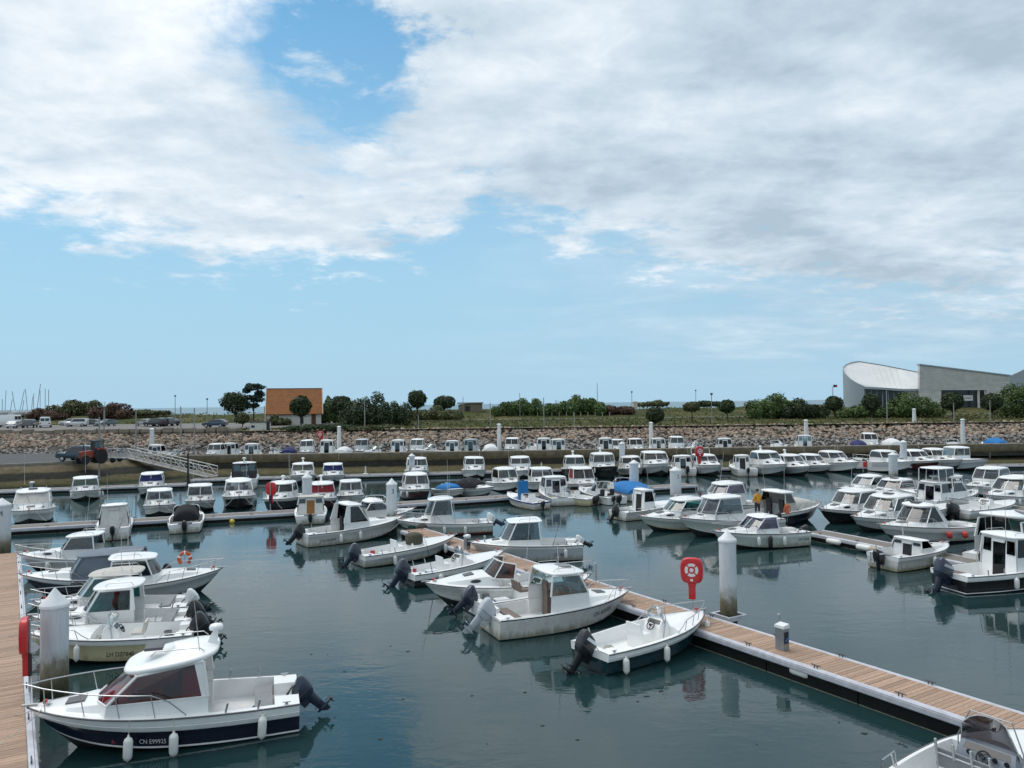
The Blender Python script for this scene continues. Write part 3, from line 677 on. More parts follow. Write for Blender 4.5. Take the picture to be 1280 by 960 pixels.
    if not far:
        b = MB()
        a_, c_ = Vector(S[3]).lerp(Vector(T[3]), .05), Vector(S[3]).lerp(Vector(T[3]), .7); o_ = Vector((.035, -.12, .02)); b.tube([a_ + o_, a_.lerp(c_, .5) + o_ + Vector((0, -.08, 0)), c_ + o_ + Vector((0, -.22, 0))], .01, 5); b.build('wiper', BLACKP, cab)
    if g('blind'):      # canvas blind over the windscreen
        b = MB(); q = .02; k = .06
        for sg in (1, -1):
            m_ = (lambda p: p) if sg > 0 else mir
            r0 = [Vector(m_(p)) + Vector((.03, 0, .02)) for p in S[1:]]; r1 = [Vector(m_(p)) + Vector((.03, 0, -.02)) for p in T[1:]]
            b.loft([r0, r1], False)
        b.build('windscreen_cover', g('blind'), cab)

def wheel(parent, c, ax, r=0.19, mat=None):
    b = MB(); ax = Vector(ax).normalized(); u = ax.cross(Vector((0, 1, 0))).normalized(); v = ax.cross(u); c = Vector(c)
    ring = [c + (u * cos(2 * pi * i / 18) + v * sin(2 * pi * i / 18)) * r for i in range(19)]
    b.tube(ring, 0.018, 6)
    for i in range(3):
        a = 2 * pi * i / 3; b.tube([c, c + (u * cos(a) + v * sin(a)) * r], 0.012, 5)
    b.tube([c - ax * .02, c + ax * .06], 0.04, 8); return b.build('steering_wheel', mat or BLACKP, parent)

def console(root, h, o, s, zf):
    g = o.get; L = h.L; cx = g('cx', 0.47) * L; cw = g('cw', 0.40) * s; chh = g('cch', 0.85) * s ** .5; y0 = g('cy', 0.0)
    b = MB(); r0 = []; 
    for zz, a0, a1, w in [(zf, -.32, .38, cw), (zf + chh * .62, -.30, .36, cw), (zf + chh * .8, -.22, .30, cw * .97), (zf + chh, -.06, .18, cw * .9)]:
        r0.append([(cx + a0 * s, y0 - w, zz), (cx + a1 * s * .85, y0 - w, zz), (cx + a1 * s, y0 - w * .6, zz), (cx + a1 * s, y0 + w * .6, zz), (cx + a1 * s * .85, y0 + w, zz), (cx + a0 * s, y0 + w, zz)])
    b.loft(r0, True, 0, False, True); con = b.build('console', g('ccol', WHITE), root, 30)
    wheel(con, (cx - .33 * s, y0, zf + chh * .78), (-.85, 0, .5), .17 * s)
    b = MB(); b.slab((cx - .2 * s, y0 - cw * .8, zf + chh * .84), (cx - .2 * s, y0 + cw * .8, zf + chh * .84), (cx - .08 * s, y0 + cw * .75, zf + chh * .98), (cx - .08 * s, y0 - cw * .75, zf + chh * .98), .012); b.build('instrument_panel', BLACKP, con)
    # windshield
    if g('shield', True):
        wh = g('wh', 0.42) * s; b = MB(); lo = []; hi = []; nn = 8
        for i in range(nn + 1):
            a = -1 + 2 * i / nn; yy = y0 + a * cw * 1.02; xx = cx + (.30 - .26 * a * a) * s
            lo.append((xx, yy, zf + chh * (.92 if abs(a) < .8 else .86))); hi.append((xx - .20 * s, y0 + a * cw * .82, zf + chh + wh * (1 - .35 * a ** 4)))
        b.loft([lo, hi], False); b.build('windshield', g('glass', G_GREY), con)
        b = MB(); b.tube(hi, .014, 6); b.tube([lo[0], hi[0]], .013, 5); b.tube([lo[-1], hi[-1]], .013, 5)
        if g('crail', True):
            b.tube([(cx - .1 * s, y0 - cw * 1.05, zf + .1), (cx + .02 * s, y0 - cw * 1.1, zf + chh * 1.05), (cx + .1 * s, y0 - cw * .7, zf + chh + wh * 1.05), (cx + .1 * s, y0 + cw * .7, zf + chh + wh * 1.05), (cx + .02 * s, y0 + cw * 1.1, zf + chh * 1.05), (cx - .1 * s, y0 + cw * 1.05, zf + .1)], .016, 6)
        b.build('windshield_frame', g('fcol', STEEL), con)
    if g('ccover'):
        b = MB(); roof_mesh(b, cx - .4 * s, cx + .5 * s, cw * 1.15, zf + chh * .55, chh * .6, .12 * s, 2.8, 20); b.build('console_cover', g('ccover'), con, 60)
    # seats
    b = MB(); sx = cx - .95 * s; b.box(sx - .2 * s, sx + .2 * s, -cw, cw, zf, zf + .42); b.box(sx - .22 * s, sx + .22 * s, -cw * 1.02, cw * 1.02, zf + .42, zf + .5, 1); b.hexa([(sx - .24 * s, -cw, zf + .5), (sx - .15 * s, -cw, zf + .5), (sx - .15 * s, cw, zf + .5), (sx - .24 * s, cw, zf + .5), (sx - .30 * s, -cw * .9, zf + .82), (sx - .23 * s, -cw * .9, zf + .82), (sx - .23 * s, cw * .9, zf + .82), (sx - .30 * s, cw * .9, zf + .82)], 1)
    b.build('helm_seat', [WHITE, g('scol', WHITE)], root)
    if g('rodrack'):
        rk = MB(); yy = [-cw * .9, -cw * .3, cw * .3, cw * .9]; xx = sx - .34 * s
        for y_ in yy: rk.tube([(xx, y_, zf + .70), (xx - .05, y_, zf + 1.02)], .028, 8)
        rk.tube([(xx, -cw, zf + .74), (xx, cw, zf + .74)], .018, 6)
        for y_ in (-cw * .9, cw * .9): rk.tube([(xx, y_, zf + .7), (xx + .05, y_, zf)], .016, 6)
        rk.build('rod_rack', STEEL, root)
        for q in range(4): gp_ = MB(); gp_.lathe([(.055, 0), (.05, .02), (.01, .025)], (cx - .30 * s, y0 + cw * (-.75 + .42 * q) * (1 if q != 1 else 1.1), zf + chh * .80), 10, 0, 'x'); gp_.build('gauge', BLACKP, con)
    b = MB(); bx = .60 * L; b.box(bx - .1, bx + .5 * s, -.35 * s, .35 * s, zf, zf + .35); b.build('bow_seat', g('scol', WHITE), root)
    if g('srail'):
        for sg in (1, -1):
            b = MB(); p0 = h.pt(.03, 2); p1 = h.pt(.17, 2)
            b.tube([(p0.x, sg * (p0.y - .08), p0.z), (p0.x + .02, sg * (p0.y - .1), p0.z + .34), (p1.x - .1, sg * (p1.y - .1), p1.z + .34), (p1.x, sg * (p1.y - .08), p1.z)], .016, 6); b.build('stern_rail', STEEL, root)

def windscreen(root, h, o, s, xf, trunk):
    g = o.get; L = h.L; t = xf / L; z0 = h.sheer(t) + trunk * .75; w = h.half(t) * .76; hh = g('wsh', .52) * s; ln = g('wsl', .9) * s
    b = MB(); lo = [(xf - ln, w * 1.08, h.sheer(t) + .06 + trunk * .45), (xf - .15 * s, w, z0), (xf + .05, w * .5, z0 + .06), (xf + .1, 0, z0 + .07)]
    hi = [(xf - ln - .12, w * .98, z0 + hh * .85), (xf - .62 * s, w * .8, z0 + hh), (xf - .46 * s, w * .42, z0 + hh + .02), (xf - .42 * s, 0, z0 + hh + .03)]
    mir = lambda p: (p[0], -p[1], p[2]); A = lo + [mir(p) for p in lo[-2::-1]]; C = hi + [mir(p) for p in hi[-2::-1]]
    for i in range(len(A) - 1):
        b = MB(); b.slab(A[i], A[i + 1], C[i + 1], C[i], .006); b.build('windscreen', g('glass', G_BRN), root)
    b = MB(); b.tube(C, .025, 6); b.tube(A, .022, 6)
    for i in (0, 1, 3, 5, 6): b.tube([A[i], C[i]], .024, 6)
    b.build('windscreen_frame', g('fcol', WHITE), root)
    b = MB(); zf = g('floor', .28)
    for sg in (1, -1):
        x = xf - ln - .1; b.box(x - .25, x + .15, sg * w * .55 - .2, sg * w * .55 + .2, zf, zf + .45); b.box(x - .3, x - .2, sg * w * .55 - .2, sg * w * .55 + .2, zf + .4, zf + .85)
    b.build('helm_seat', g('scol', WHITE), root)

def canopy(root, h, o, s):
    g = o.get; L = h.L; x0, x1, hh, wf = g('cov', (0.12, 0.62, 0.75, 0.9))
    rings = []; n = 9
    for i in range(n + 1):
        u = i / n; x = lerp(x0, x1, u) * L; t = x / L; w = h.half(t) * wf; zs = h.sheer(t) + .03
        k = hh * s * (sin(pi * (0.12 + 0.80 * u)) ** 0.55) * g('cpow', lambda u: 1)(u) * (1 + .05 * sin(i * 2.1))
        rings.append([(x, w * cos(a) * (1 if abs(cos(a)) < .9 else 1), zs + k * sin(a) ** .75 if sin(a) > 0 else zs) for a in [pi * q / 10 for q in range(11)]])
    b = MB(); b.loft(rings, False)
    for rg in (rings[0], rings[-1]):
        c = Vector((rg[0][0], 0, rg[0][2])); base = len(b.v); b.v += [tuple(p) for p in rg] + [tuple(c)]
        for q in range(10): b.f.append((base + q, base + q + 1, base + 11)); b.m.append(0)
    b.build('canopy', g('cover'), root, 60)
# ------------------------------------------------------------------ water
def water_mat(name, base, s1, s2, strength, rough=0.045):
    m = bpy.data.materials.new(name); m.use_nodes = True; nt = m.node_tree; N = nt.nodes; K = nt.links
    b = N['Principled BSDF']; b.inputs['Roughness'].default_value = rough; b.inputs['IOR'].default_value = 1.50
    tc = N.new('ShaderNodeTexCoord')
    def nz(scale, rot, sx, sy, det):
        mp = N.new('ShaderNodeMapping'); K.new(tc.outputs['Object'], mp.inputs[0]); mp.inputs['Rotation'].default_value = (0, 0, rot); mp.inputs['Scale'].default_value = (sx, sy, 1)
        n = N.new('ShaderNodeTexNoise'); K.new(mp.outputs[0], n.inputs['Vector']); n.inputs['Scale'].default_value = scale; n.inputs['Detail'].default_value = det; n.inputs['Roughness'].default_value = 0.5
        n.inputs['Distortion'].default_value = 0.4
        return n.outputs['Fac']
    a = nz(s1, 0.25, 0.55, 1.25, 3); c = nz(s2, -0.2, 0.6, 1.3, 2); d = nz(0.12, 0.3, 0.6, 1.5, 3)
    # gusts: calm and ruffled patches
    r = N.new('ShaderNodeMapRange'); r.inputs[1].default_value = 0.36; r.inputs[2].default_value = 0.64; r.inputs[3].default_value = 0.35; r.inputs[4].default_value = 1.0; K.new(d, r.inputs[0])
    ad = N.new('ShaderNodeMath'); ad.operation = 'MULTIPLY_ADD'; K.new(c, ad.inputs[0]); ad.inputs[1].default_value = 0.35; K.new(a, ad.inputs[2])
    mu = N.new('ShaderNodeMath'); mu.operation = 'MULTIPLY'; K.new(r.outputs[0], mu.inputs[0]); mu.inputs[1].default_value = strength
    bp = N.new('ShaderNodeBump'); bp.inputs['Distance'].default_value = 0.12; K.new(mu.outputs[0], bp.inputs['Strength']); K.new(ad.outputs[0], bp.inputs['Height']); K.new(bp.outputs[0], b.inputs['Normal'])
    mx = N.new('ShaderNodeMix'); mx.data_type = 'RGBA'; K.new(d, mx.inputs[0]); mx.inputs[6].default_value = (*base, 1); mx.inputs[7].default_value = (*[q * 1.5 for q in base], 1); K.new(mx.outputs[2], b.inputs['Base Color'])
    MATS[name] = m; return m
def sheet(name, pts, mat, kind='structure'):
    b = MB(); b.add(pts, [tuple(range(len(pts)))]); o = b.build(name, mat, None, 0); tag(o, kind=kind); return o
WATER = water_mat('harbour water', (0.010, 0.029, 0.031), 1.1, 4.5, 0.10, 0.02)
sheet('harbour_water', [(-160, -30, 0), (200, -30, 0), (200, 96, 0), (-160, 96, 0)], WATER)
WATER2 = water_mat('inner basin water', (0.02, 0.04, 0.035), 1.2, 4.0, 0.2)
sheet('inner_basin_water', [(-49.5, 97.2, 1.0), (220, 97.2, 1.0), (220, 121, 1.0), (-60, 121, 1.0), (-60, 104, 1.0)], WATER2)
SEA = water_mat('sea water', (0.02, 0.07, 0.085), 0.05, 0.3, 0.5, 0.25)
sheet('sea', [(-30000, 330, 0), (30000, 330, 0), (30000, 50000, 0), (-30000, 50000, 0)], SEA)
sheet('harbour_bed', [(-400, -200, -3.2), (400, -200, -3.2), (400, 135, -3.2), (-400, 135, -3.2)], M('silt', (.05, .045, .03), .9))

# ------------------------------------------------------------------ land behind the harbour
def ground_mat():
    m = bpy.data.materials.new('dune grass'); m.use_nodes = True; nt = m.node_tree; N = nt.nodes; K = nt.links; b = N['Principled BSDF']; b.inputs['Roughness'].default_value = 0.95; b.inputs['Specular IOR Level'].default_value = 0.1
    tc = N.new('ShaderNodeTexCoord')
    def nz(s, d, sx=1, sy=1):
        mp = N.new('ShaderNodeMapping'); K.new(tc.outputs['Object'], mp.inputs[0]); mp.inputs['Scale'].default_value = (sx, sy, 1)
        n = N.new('ShaderNodeTexNoise'); K.new(mp.outputs[0], n.inputs['Vector']); n.inputs['Scale'].default_value = s; n.inputs['Detail'].default_value = d; n.inputs['Roughness'].default_value = 0.65; return n.outputs['Fac']
    r = N.new('ShaderNodeValToRGB'); K.new(nz(0.09, 7, 1, .6), r.inputs[0]); e = r.color_ramp.elements
    e[0].position = .36; e[0].color = (.042, .06, .02, 1); e[1].position = .66; e[1].color = (.13, .115, .05, 1); q = e.new(.5); q.color = (.065, .072, .025, 1)
    r2 = N.new('ShaderNodeMapRange'); K.new(nz(1.8, 5), r2.inputs[0]); r2.inputs[1].default_value = .3; r2.inputs[2].default_value = .7; r2.inputs[3].default_value = .6; r2.inputs[4].default_value = 1.25
    hs = N.new('ShaderNodeHueSaturation'); K.new(r.outputs[0], hs.inputs['Color']); K.new(r2.outputs[0], hs.inputs['Value']); K.new(hs.outputs[0], b.inputs['Base Color'])
    bp = N.new('ShaderNodeBump'); bp.inputs['Strength'].default_value = .7; bp.inputs['Distance'].default_value = .3; K.new(nz(2.5, 5), bp.inputs['Height']); K.new(bp.outputs[0], b.inputs['Normal'])
    return m
GRASSM = ground_mat()
def land():
    rows = [124.5, 126, 130, 138, 148, 160, 175, 185, 195, 205, 215, 222, 230, 240, 252, 268, 300, 360]
    xs = [-700, -420] + [-300 + i * 8 for i in range(76)] + [420, 700]
    b = MB(); rnd = random.Random(3); n = len(xs)
    for y in rows:
        for x in xs:
            z = land_z(x, y)
            if 185 < y < 260: z += .35 * sin(x * .05 + y * .07) + .22 * sin(x * .13 + y) + rnd.uniform(-.12, .12)
            if y > 225: z -= (y - 225) * .062
            b.v.append((x, y, z))
    for i in range(len(rows) - 1):
        for j in range(n - 1): b.f.append((i * n + j, i * n + j + 1, (i + 1) * n + j + 1, (i + 1) * n + j)); b.m.append(0)
    o = b.build('ground', GRASSM, None, 60); tag(o, kind='structure')
land()
ASPH = M('asphalt', (.055, .056, .06), .85, var=.2, vs=1.2, dirt=.2, bump=.1)
ROADL = M('sun-bleached path', (.20, .185, .165), .9, var=.2, vs=.6)
def strip_on_land(name, x0, x1, y0, y1, mat, dz=.03, n=40):
    b = MB(); rings = []
    for i in range(n + 1):
        x = lerp(x0, x1, i / n); rings.append([(x, y, land_z(x, y) + dz) for y in (y0, lerp(y0, y1, .5), y1)])
    b.loft(rings, False); o = b.build(name, mat, None, 60); tag(o, kind='structure')
strip_on_land('car_park', -330, -36, 138, 172, M('car park tarmac', (.17, .16, .15), .9, var=.2, vs=.5), .05)
strip_on_land('footpath', -36, 320, 171.5, 174.5, ROADL, .05)

# rock bank: slope plus stones
BANK = M('bank gravel', (.05, .045, .036), .95, var=.3, vs=2, bump=.5, bs=6)
def bank():
    b = MB(); xs = [-330 + i * 5 for i in range(140)]
    rings = [[(x, lerp(101.5, 113.0, sst(-82, -54, x)), lerp(2.0, .2, sst(-82, -54, x))), (x, 126.2, 4.3)] for x in xs]; b.loft(rings, False)
    o = b.build('rock_bank', BANK, None, 60); tag(o, kind='structure'); return o
BANKO = bank()
def rock_mat(name, cols):
    m = bpy.data.materials.new(name); m.use_nodes = True; nt = m.node_tree; N = nt.nodes; K = nt.links; b = N['Principled BSDF']; b.inputs['Roughness'].default_value = .9; b.inputs['Specular IOR Level'].default_value = .2
    tc = N.new('ShaderNodeTexCoord'); ge = N.new('ShaderNodeNewGeometry'); oi = N.new('ShaderNodeObjectInfo')
    ad = N.new('ShaderNodeMath'); ad.operation = 'ADD'; K.new(ge.outputs['Random Per Island'], ad.inputs[0]); K.new(oi.outputs['Random'], ad.inputs[1]); fr = N.new('ShaderNodeMath'); fr.operation = 'FRACT'; K.new(ad.outputs[0], fr.inputs[0])
    r = N.new('ShaderNodeValToRGB'); K.new(fr.outputs[0], r.inputs[0]); e = r.color_ramp.elements
    e[0].color = (*cols[0], 1); e[1].color = (*cols[-1], 1)
    for i, c in enumerate(cols[1:-1]): q = e.new((i + 1) / (len(cols) - 1)); q.color = (*c, 1)
    n = N.new('ShaderNodeTexNoise'); K.new(tc.outputs['Object'], n.inputs['Vector']); n.inputs['Scale'].default_value = 3; n.inputs['Detail'].default_value = 5
    mr = N.new('ShaderNodeMapRange'); K.new(n.outputs['Fac'], mr.inputs[0]); mr.inputs[3].default_value = .55; mr.inputs[4].default_value = 1.3
    # weed and wet tide mark low on the bank
    gp = N.new('ShaderNodeSeparateXYZ'); K.new(ge.outputs['Position'], gp.inputs[0])
    hs = N.new('ShaderNodeHueSaturation'); K.new(r.outputs[0], hs.inputs['Color']); K.new(mr.outputs[0], hs.inputs['Value'])
    mz = N.new('ShaderNodeMapRange'); mz.inputs[1].default_value = 2.9; mz.inputs[2].default_value = 2.2; K.new(gp.outputs['Z'], mz.inputs[0])
    mx = N.new('ShaderNodeMix'); mx.data_type = 'RGBA'; K.new(mz.outputs[0], mx.inputs[0]); K.new(hs.outputs[0], mx.inputs[6])
    hs2 = N.new('ShaderNodeHueSaturation'); hs2.inputs['Saturation'].default_value = .35; hs2.inputs['Value'].default_value = .95; K.new(hs.outputs[0], hs2.inputs['Color']); K.new(hs2.outputs[0], mx.inputs[7])
    K.new(mx.outputs[2], b.inputs['Base Color']); return m
ROCK = rock_mat('bank stone', [(.37, .26, .19), (.29, .255, .205), (.48, .345, .26), (.12, .10, .08), (.39, .325, .255), (.34, .215, .155), (.17, .15, .125), (.44, .37, .30)])
def rock_shape(rnd, k):
    v = []; t = (1 + 5 ** .5) / 2
    pts = [(-1, t, 0), (1, t, 0), (-1, -t, 0), (1, -t, 0), (0, -1, t), (0, 1, t), (0, -1, -t), (0, 1, -t), (t, 0, -1), (t, 0, 1), (-t, 0, -1), (-t, 0, 1)]
    fs = [(0, 11, 5), (0, 5, 1), (0, 1, 7), (0, 7, 10), (0, 10, 11), (1, 5, 9), (5, 11, 4), (11, 10, 2), (10, 7, 6), (7, 1, 8), (3, 9, 4), (3, 4, 2), (3, 2, 6), (3, 6, 8), (3, 8, 9), (4, 9, 5), (2, 4, 11), (6, 2, 10), (8, 6, 7), (9, 8, 1)]
    for p in pts: v.append(Vector(p).normalized() * rnd.uniform(.72, 1.18))
    return v, fs
def rocks():
    rnd = random.Random(11); shapes = []
    for i in range(10):
        v, fs = rock_shape(rnd, i); b = MB(); b.add(v, fs); shapes.append((v, fs, b.mesh('rock', ROCK, 0)))
    big = []
    stuff = MB()
    x = -140.0
    def base(x, u):
        x0, z0, y0 = x, lerp(2.35, 1.0, sst(-82, -54, x)), lerp(103.2, 115.0, sst(-82, -54, x))
        return Vector((x, lerp(y0, 126.0, u), lerp(z0, 4.35, u)))
    lst = []
    for i in range(14500):
        x = rnd.uniform(-128, 118); u = rnd.random(); p = base(x, u)
        if abs(p.x) > p.y * .72 + 6: continue
        s_ = rnd.uniform(.13, .34) * (1.15 if u > .35 else .8)
        p.x += rnd.uniform(-.2, .2); lst.append((s_, p, Vector((s_ * rnd.uniform(.9, 1.5), s_ * rnd.uniform(.8, 1.2), s_ * rnd.uniform(.6, .95))), (rnd.uniform(-.6, .6), rnd.uniform(-.6, .6), rnd.uniform(0, 6.28)), rnd.randrange(10)))
    lst.sort(key=lambda q: -q[0])
    from mathutils import Euler
    for i, (s_, p, sc3, rot, k) in enumerate(lst):
        if i < 300:
            o = link('rock', shapes[k][2], BANKO); o.location = p; o.scale = sc3; o.rotation_euler = rot
        else:
            R = Euler(rot).to_matrix(); stuff.add([R @ Vector((v.x * sc3.x, v.y * sc3.y, v.z * sc3.z)) + p for v in shapes[k][0]], shapes[k][1])
    me = bpy.data.meshes.new('rock_fill'); me.from_pydata(stuff.v, [], stuff.f); me.materials.append(ROCK)
    o = link('rock_fill', me, BANKO); tag(o, kind='stuff')
rocks()

# ------------------------------------------------------------------ sea wall between the basins
def wall_mat():
    m = bpy.data.materials.new('tidal concrete'); m.use_nodes = True; nt = m.node_tree; N = nt.nodes; K = nt.links; b = N['Principled BSDF']; b.inputs['Roughness'].default_value = .9; b.inputs['Specular IOR Level'].default_value = .2
    ge = N.new('ShaderNodeNewGeometry'); sp = N.new('ShaderNodeSeparateXYZ'); K.new(ge.outputs['Position'], sp.inputs[0])
    mp = N.new('ShaderNodeMapping'); K.new(ge.outputs['Position'], mp.inputs[0]); mp.inputs['Scale'].default_value = (.35, .35, 1.6)
    n = N.new('ShaderNodeTexNoise'); K.new(mp.outputs[0], n.inputs['Vector']); n.inputs['Scale'].default_value = 1.0; n.inputs['Detail'].default_value = 8; n.inputs['Roughness'].default_value = .65
    ad = N.new('ShaderNodeMath'); ad.operation = 'MULTIPLY_ADD'; K.new(n.outputs['Fac'], ad.inputs[0]); ad.inputs[1].default_value = .5; K.new(sp.outputs['Z'], ad.inputs[2])
    mr = N.new('ShaderNodeMapRange'); K.new(ad.outputs[0], mr.inputs[0]); mr.inputs[1].default_value = 0; mr.inputs[2].default_value = 3.0
    r = N.new('ShaderNodeValToRGB'); K.new(mr.outputs[0], r.inputs[0]); e = r.color_ramp.elements
    stops = [(0.0, (.018, .02, .012)), (.10, (.028, .032, .014)), (.17, (.085, .075, .035)), (.30, (.10, .085, .045)), (.335, (.022, .023, .018)), (.53, (.028, .028, .022)), (.57, (.115, .09, .05)), (.70, (.155, .125, .08)), (.86, (.19, .16, .115)), (.90, (.21, .185, .15)), (1, (.22, .20, .17))]
    e[0].position, e[0].color = 0, (*stops[0][1], 1); e[1].position, e[1].color = 1, (*stops[-1][1], 1)
    for p, c in stops[1:-1]: q = e.new(p); q.color = (*c, 1)
    n2 = N.new('ShaderNodeTexNoise'); K.new(ge.outputs['Position'], n2.inputs['Vector']); n2.inputs['Scale'].default_value = 1.6; n2.inputs['Detail'].default_value = 8; n2.inputs['Roughness'].default_value = .7
    m2 = N.new('ShaderNodeMapRange'); K.new(n2.outputs['Fac'], m2.inputs[0]); m2.inputs[1].default_value = .3; m2.inputs[2].default_value = .7; m2.inputs[3].default_value = .6; m2.inputs[4].default_value = 1.35
    hs = N.new('ShaderNodeHueSaturation'); K.new(r.outputs[0], hs.inputs['Color']); K.new(m2.outputs[0], hs.inputs['Value']); K.new(hs.outputs[0], b.inputs['Base Color'])
    bp = N.new('ShaderNodeBump'); bp.inputs['Strength'].default_value = .5; bp.inputs['Distance'].default_value = .1; K.new(n2.outputs['Fac'], bp.inputs['Height']); K.new(bp.outputs[0], b.inputs['Normal'])
    return m
TIDAL = wall_mat()
def wall_line(x): return 95.0 + (x + 37) * 0.036 if x < 60 else 98.5
def sea_wall():
    root = empty('sea_wall', (10, 97, 0)); tag(root, 'long low weed-stained concrete wall behind the far row of boats', 'wall')
    def part(name, prof):
        b = MB(); rings = []
        for i in range(61):
            x = -50 + i * 3.6; y = wall_line(x); rings.append([(x - 10, y + dy - 97, z) for dy, z in prof])
        b.loft(rings, False); b.build(name, TIDAL, root, 20)
    part('parapet', [(0, 1.42), (0, 2.37), (.04, 2.41), (.9, 2.41), (.95, 2.37), (.95, .2)])
    part('wall_face', [(.06, 1.42), (-.35, .70), (-.5, .68), (-2.6, .1), (-4.2, -.7), (-4.2, -3.1)])
    rnd = random.Random(5)
    for i in range(44):     # stepped joints of the wall face: shallow pilasters
        x = -48 + i * 4.9; y = wall_line(x); b = MB(); b.box(x - 10 - .06, x - 10 + .06, y - 97 - .025, y - 97 + .01, 1.45, 2.36); b.build('joint_cover', TIDAL, root, 0)
sea_wall()

# ------------------------------------------------------------------ quay on the left
def quay():
    root = empty('stone_quay', (-60, 88, 0)); tag(root, 'dark weed-stained quay with an asphalt roadway on top, at far left', 'quay')
    plan = [(-190, 74.5), (-55.5, 83.2), (-49.5, 86.5), (-44.0, 97.5), (-50, 103.5), (-190, 104.5)]
    low = [(-190, 72.5), (-56.0, 79.6), (-47.0, 82.6), (-36.5, 92.5), (-43, 103.5), (-190, 104.5)]
    b = MB(); rel = lambda p, z: (p[0] + 60, p[1] - 88, z)
    b.loft([[rel(p, -3.1) for p in low], [rel((lerp(a[0], c[0], .15), lerp(a[1], c[1], .15)), 0.0) for a, c in zip(low, plan)], [rel((lerp(a[0], c[0], .5), lerp(a[1], c[1], .5)), 1.1) for a, c in zip(low, plan)], [rel(p, 2.2) for p in plan]], True); b.build('quay_face', TIDAL, root, 20)
    b = MB(); b.add([rel(p, 2.36) for p in plan], [tuple(range(6))]); b.build('roadway', ASPH, root, 0)
    b = MB(); ed = [Vector(rel(p, 2.2)) for p in plan[:4]]
    for a, c in zip(ed[:-1], ed[1:]):
        d = (c - a).normalized(); nn = Vector((-d.y, d.x, 0)) * .5
        b.hexa([a - nn * .08, c - nn * .08, c + nn, a + nn, a - nn * .08 + Vector((0, 0, .22)), c - nn * .08 + Vector((0, 0, .22)), c + nn + Vector((0, 0, .22)), a + nn + Vector((0, 0, .22))])
    b.build('coping', M('coping concrete', (.26, .24, .20), .9, var=.2, vs=1.5, dirt=.3), root, 0)
quay()

# ------------------------------------------------------------------ pontoons
PLANK = M('deck timber', (.385, .255, .18), .8, var=.3, vs=6, stretch=(14, 1.2, 14), rnd=.2, dirt=.25, dirtcol=(.15, .12, .09))
PLANKG = M('weathered deck timber', (.20, .175, .15), .85, var=.25, vs=3, stretch=(1, 8, 8), rnd=.12)
FRAME = M('pontoon aluminium', (.55, .555, .60), .45, metal=.15, var=.15, vs=3, dirt=.35, dirtcol=(.22, .21, .2))
FLOATK = M('black float', (.006, .007, .007), .6, var=.3, vs=3, spec=.25, dirt=.12, dirtcol=(.04, .045, .03))
SCUM = M('waterline scum', (.16, .17, .13), .8, var=.4, vs=8)
CLEATM = M('cleat metal', (.10, .10, .105), .45, metal=.6)
def cleat_mesh():
    b = MB(); b.tube([(-.16, 0, .09), (-.09, 0, .085), (.09, 0, .085), (.16, 0, .09)], [.012, .018, .018, .012], 6); b.tube([(-.05, 0, 0), (-.05, 0, .08)], .016, 6); b.tube([(.05, 0, 0), (.05, 0, .08)], .016, 6); return b.mesh('cleat', CLEATM, 40)
CLEAT = cleat_mesh()
def pontoon(label, a, b_, width, planks=True, z=.57, plank_m=None, cleats=True, name='floating_pontoon', pick=None, floatgap=True):
    """a: far end, b_: near end (centre line, world xy); local x along the pontoon"""
    a, b_ = Vector((*a, 0)), Vector((*b_, 0)); d = b_ - a; Ln = d.length; ang = atan2(d.y, d.x)
    root = empty(name, a, ang); tag(root, label, 'pontoon'); w = width / 2; plank_m = plank_m or PLANK
    ew = .15
    for sg in (1, -1):
        m = MB(); y0, y1 = sorted((sg * w, sg * (w - ew)))
        prof = [(y0, z - .21), (y0, z - .02), (y0 + .02, z + .012), (y1 - .02, z + .012), (y1, z - .02), (y1, z - .21)]
        m.loft([[(0, y, h) for y, h in prof], [(Ln, y, h) for y, h in prof]], True, 0, True, True)
        yo = sg * w; yy = sorted((yo, yo + sg * .05)); m.box(0, Ln, yy[0], yy[1], z - .17, z - .06)
        yy = sorted((yo, yo + sg * .025)); m.box(0, Ln, yy[0], yy[1], z - .055, z - .02)
        m.build('edge_beam', FRAME, root, 20)
    for x in (0.0, Ln - .1): m = MB(); m.box(x, x + .1, -w, w, z - .21, z - .03); m.build('end_beam', FRAME, root, 0)
    if planks:
        pit = .142; n = int(Ln / pit); me = None
        m = MB(); m.box(-pit / 2 + .006, pit / 2 - .006, -w + ew + .004, w - ew - .004, -.028, 0); me = m.mesh('plank', plank_m, 0)
        rest = MB()
        for i in range(n):
            x = (i + .5) * pit; near = n - i
            if near <= 300:
                o = link('plank', me, root); o.location = (x, 0, z + random.uniform(-.002, .004)); o.rotation_euler = (0, 0, random.uniform(-.001, .001) + (pi if random.random() < .5 else 0))
            else: rest.box(x - pit / 2 + .006, x + pit / 2 - .006, -w + ew, w - ew, z - .028, z)
        if rest.v: q = rest.build('plank_run', plank_m, root, 0); tag(q, kind='stuff')
    else:
        m = MB(); m.box(0, Ln, -w + ew, w - ew, z - .03, z); m.build('deck', plank_m, root, 0)
    m = MB(); m.box(.06, Ln - .06, -w + .08, w - .08, z - .215, z - .045); m.build('joist_frame', FLOATK, root, 0)
    nfl = max(1, int(Ln / 3.0)); step = Ln / nfl
    for i in range(nfl):
        m = MB(); x0, x1 = i * step + .02, (i + 1) * step - .02
        m.box(x0, x1, -w + .03, w - .03, -.45, z - .222, 0); m.box(x0, x1, -w + .022, w - .022, -.02, .02, 1); m.build('float', [FLOATK, SCUM], root, 0)
    if cleats:
        nc = int(Ln / 2.6)
        for i in range(nc):
            for sg in (1, -1):
                o = link('cleat', CLEAT, root); o.location = (1.0 + i * 2.6 + random.uniform(-.2, .2), sg * (w - .08), z + .012)
    return root
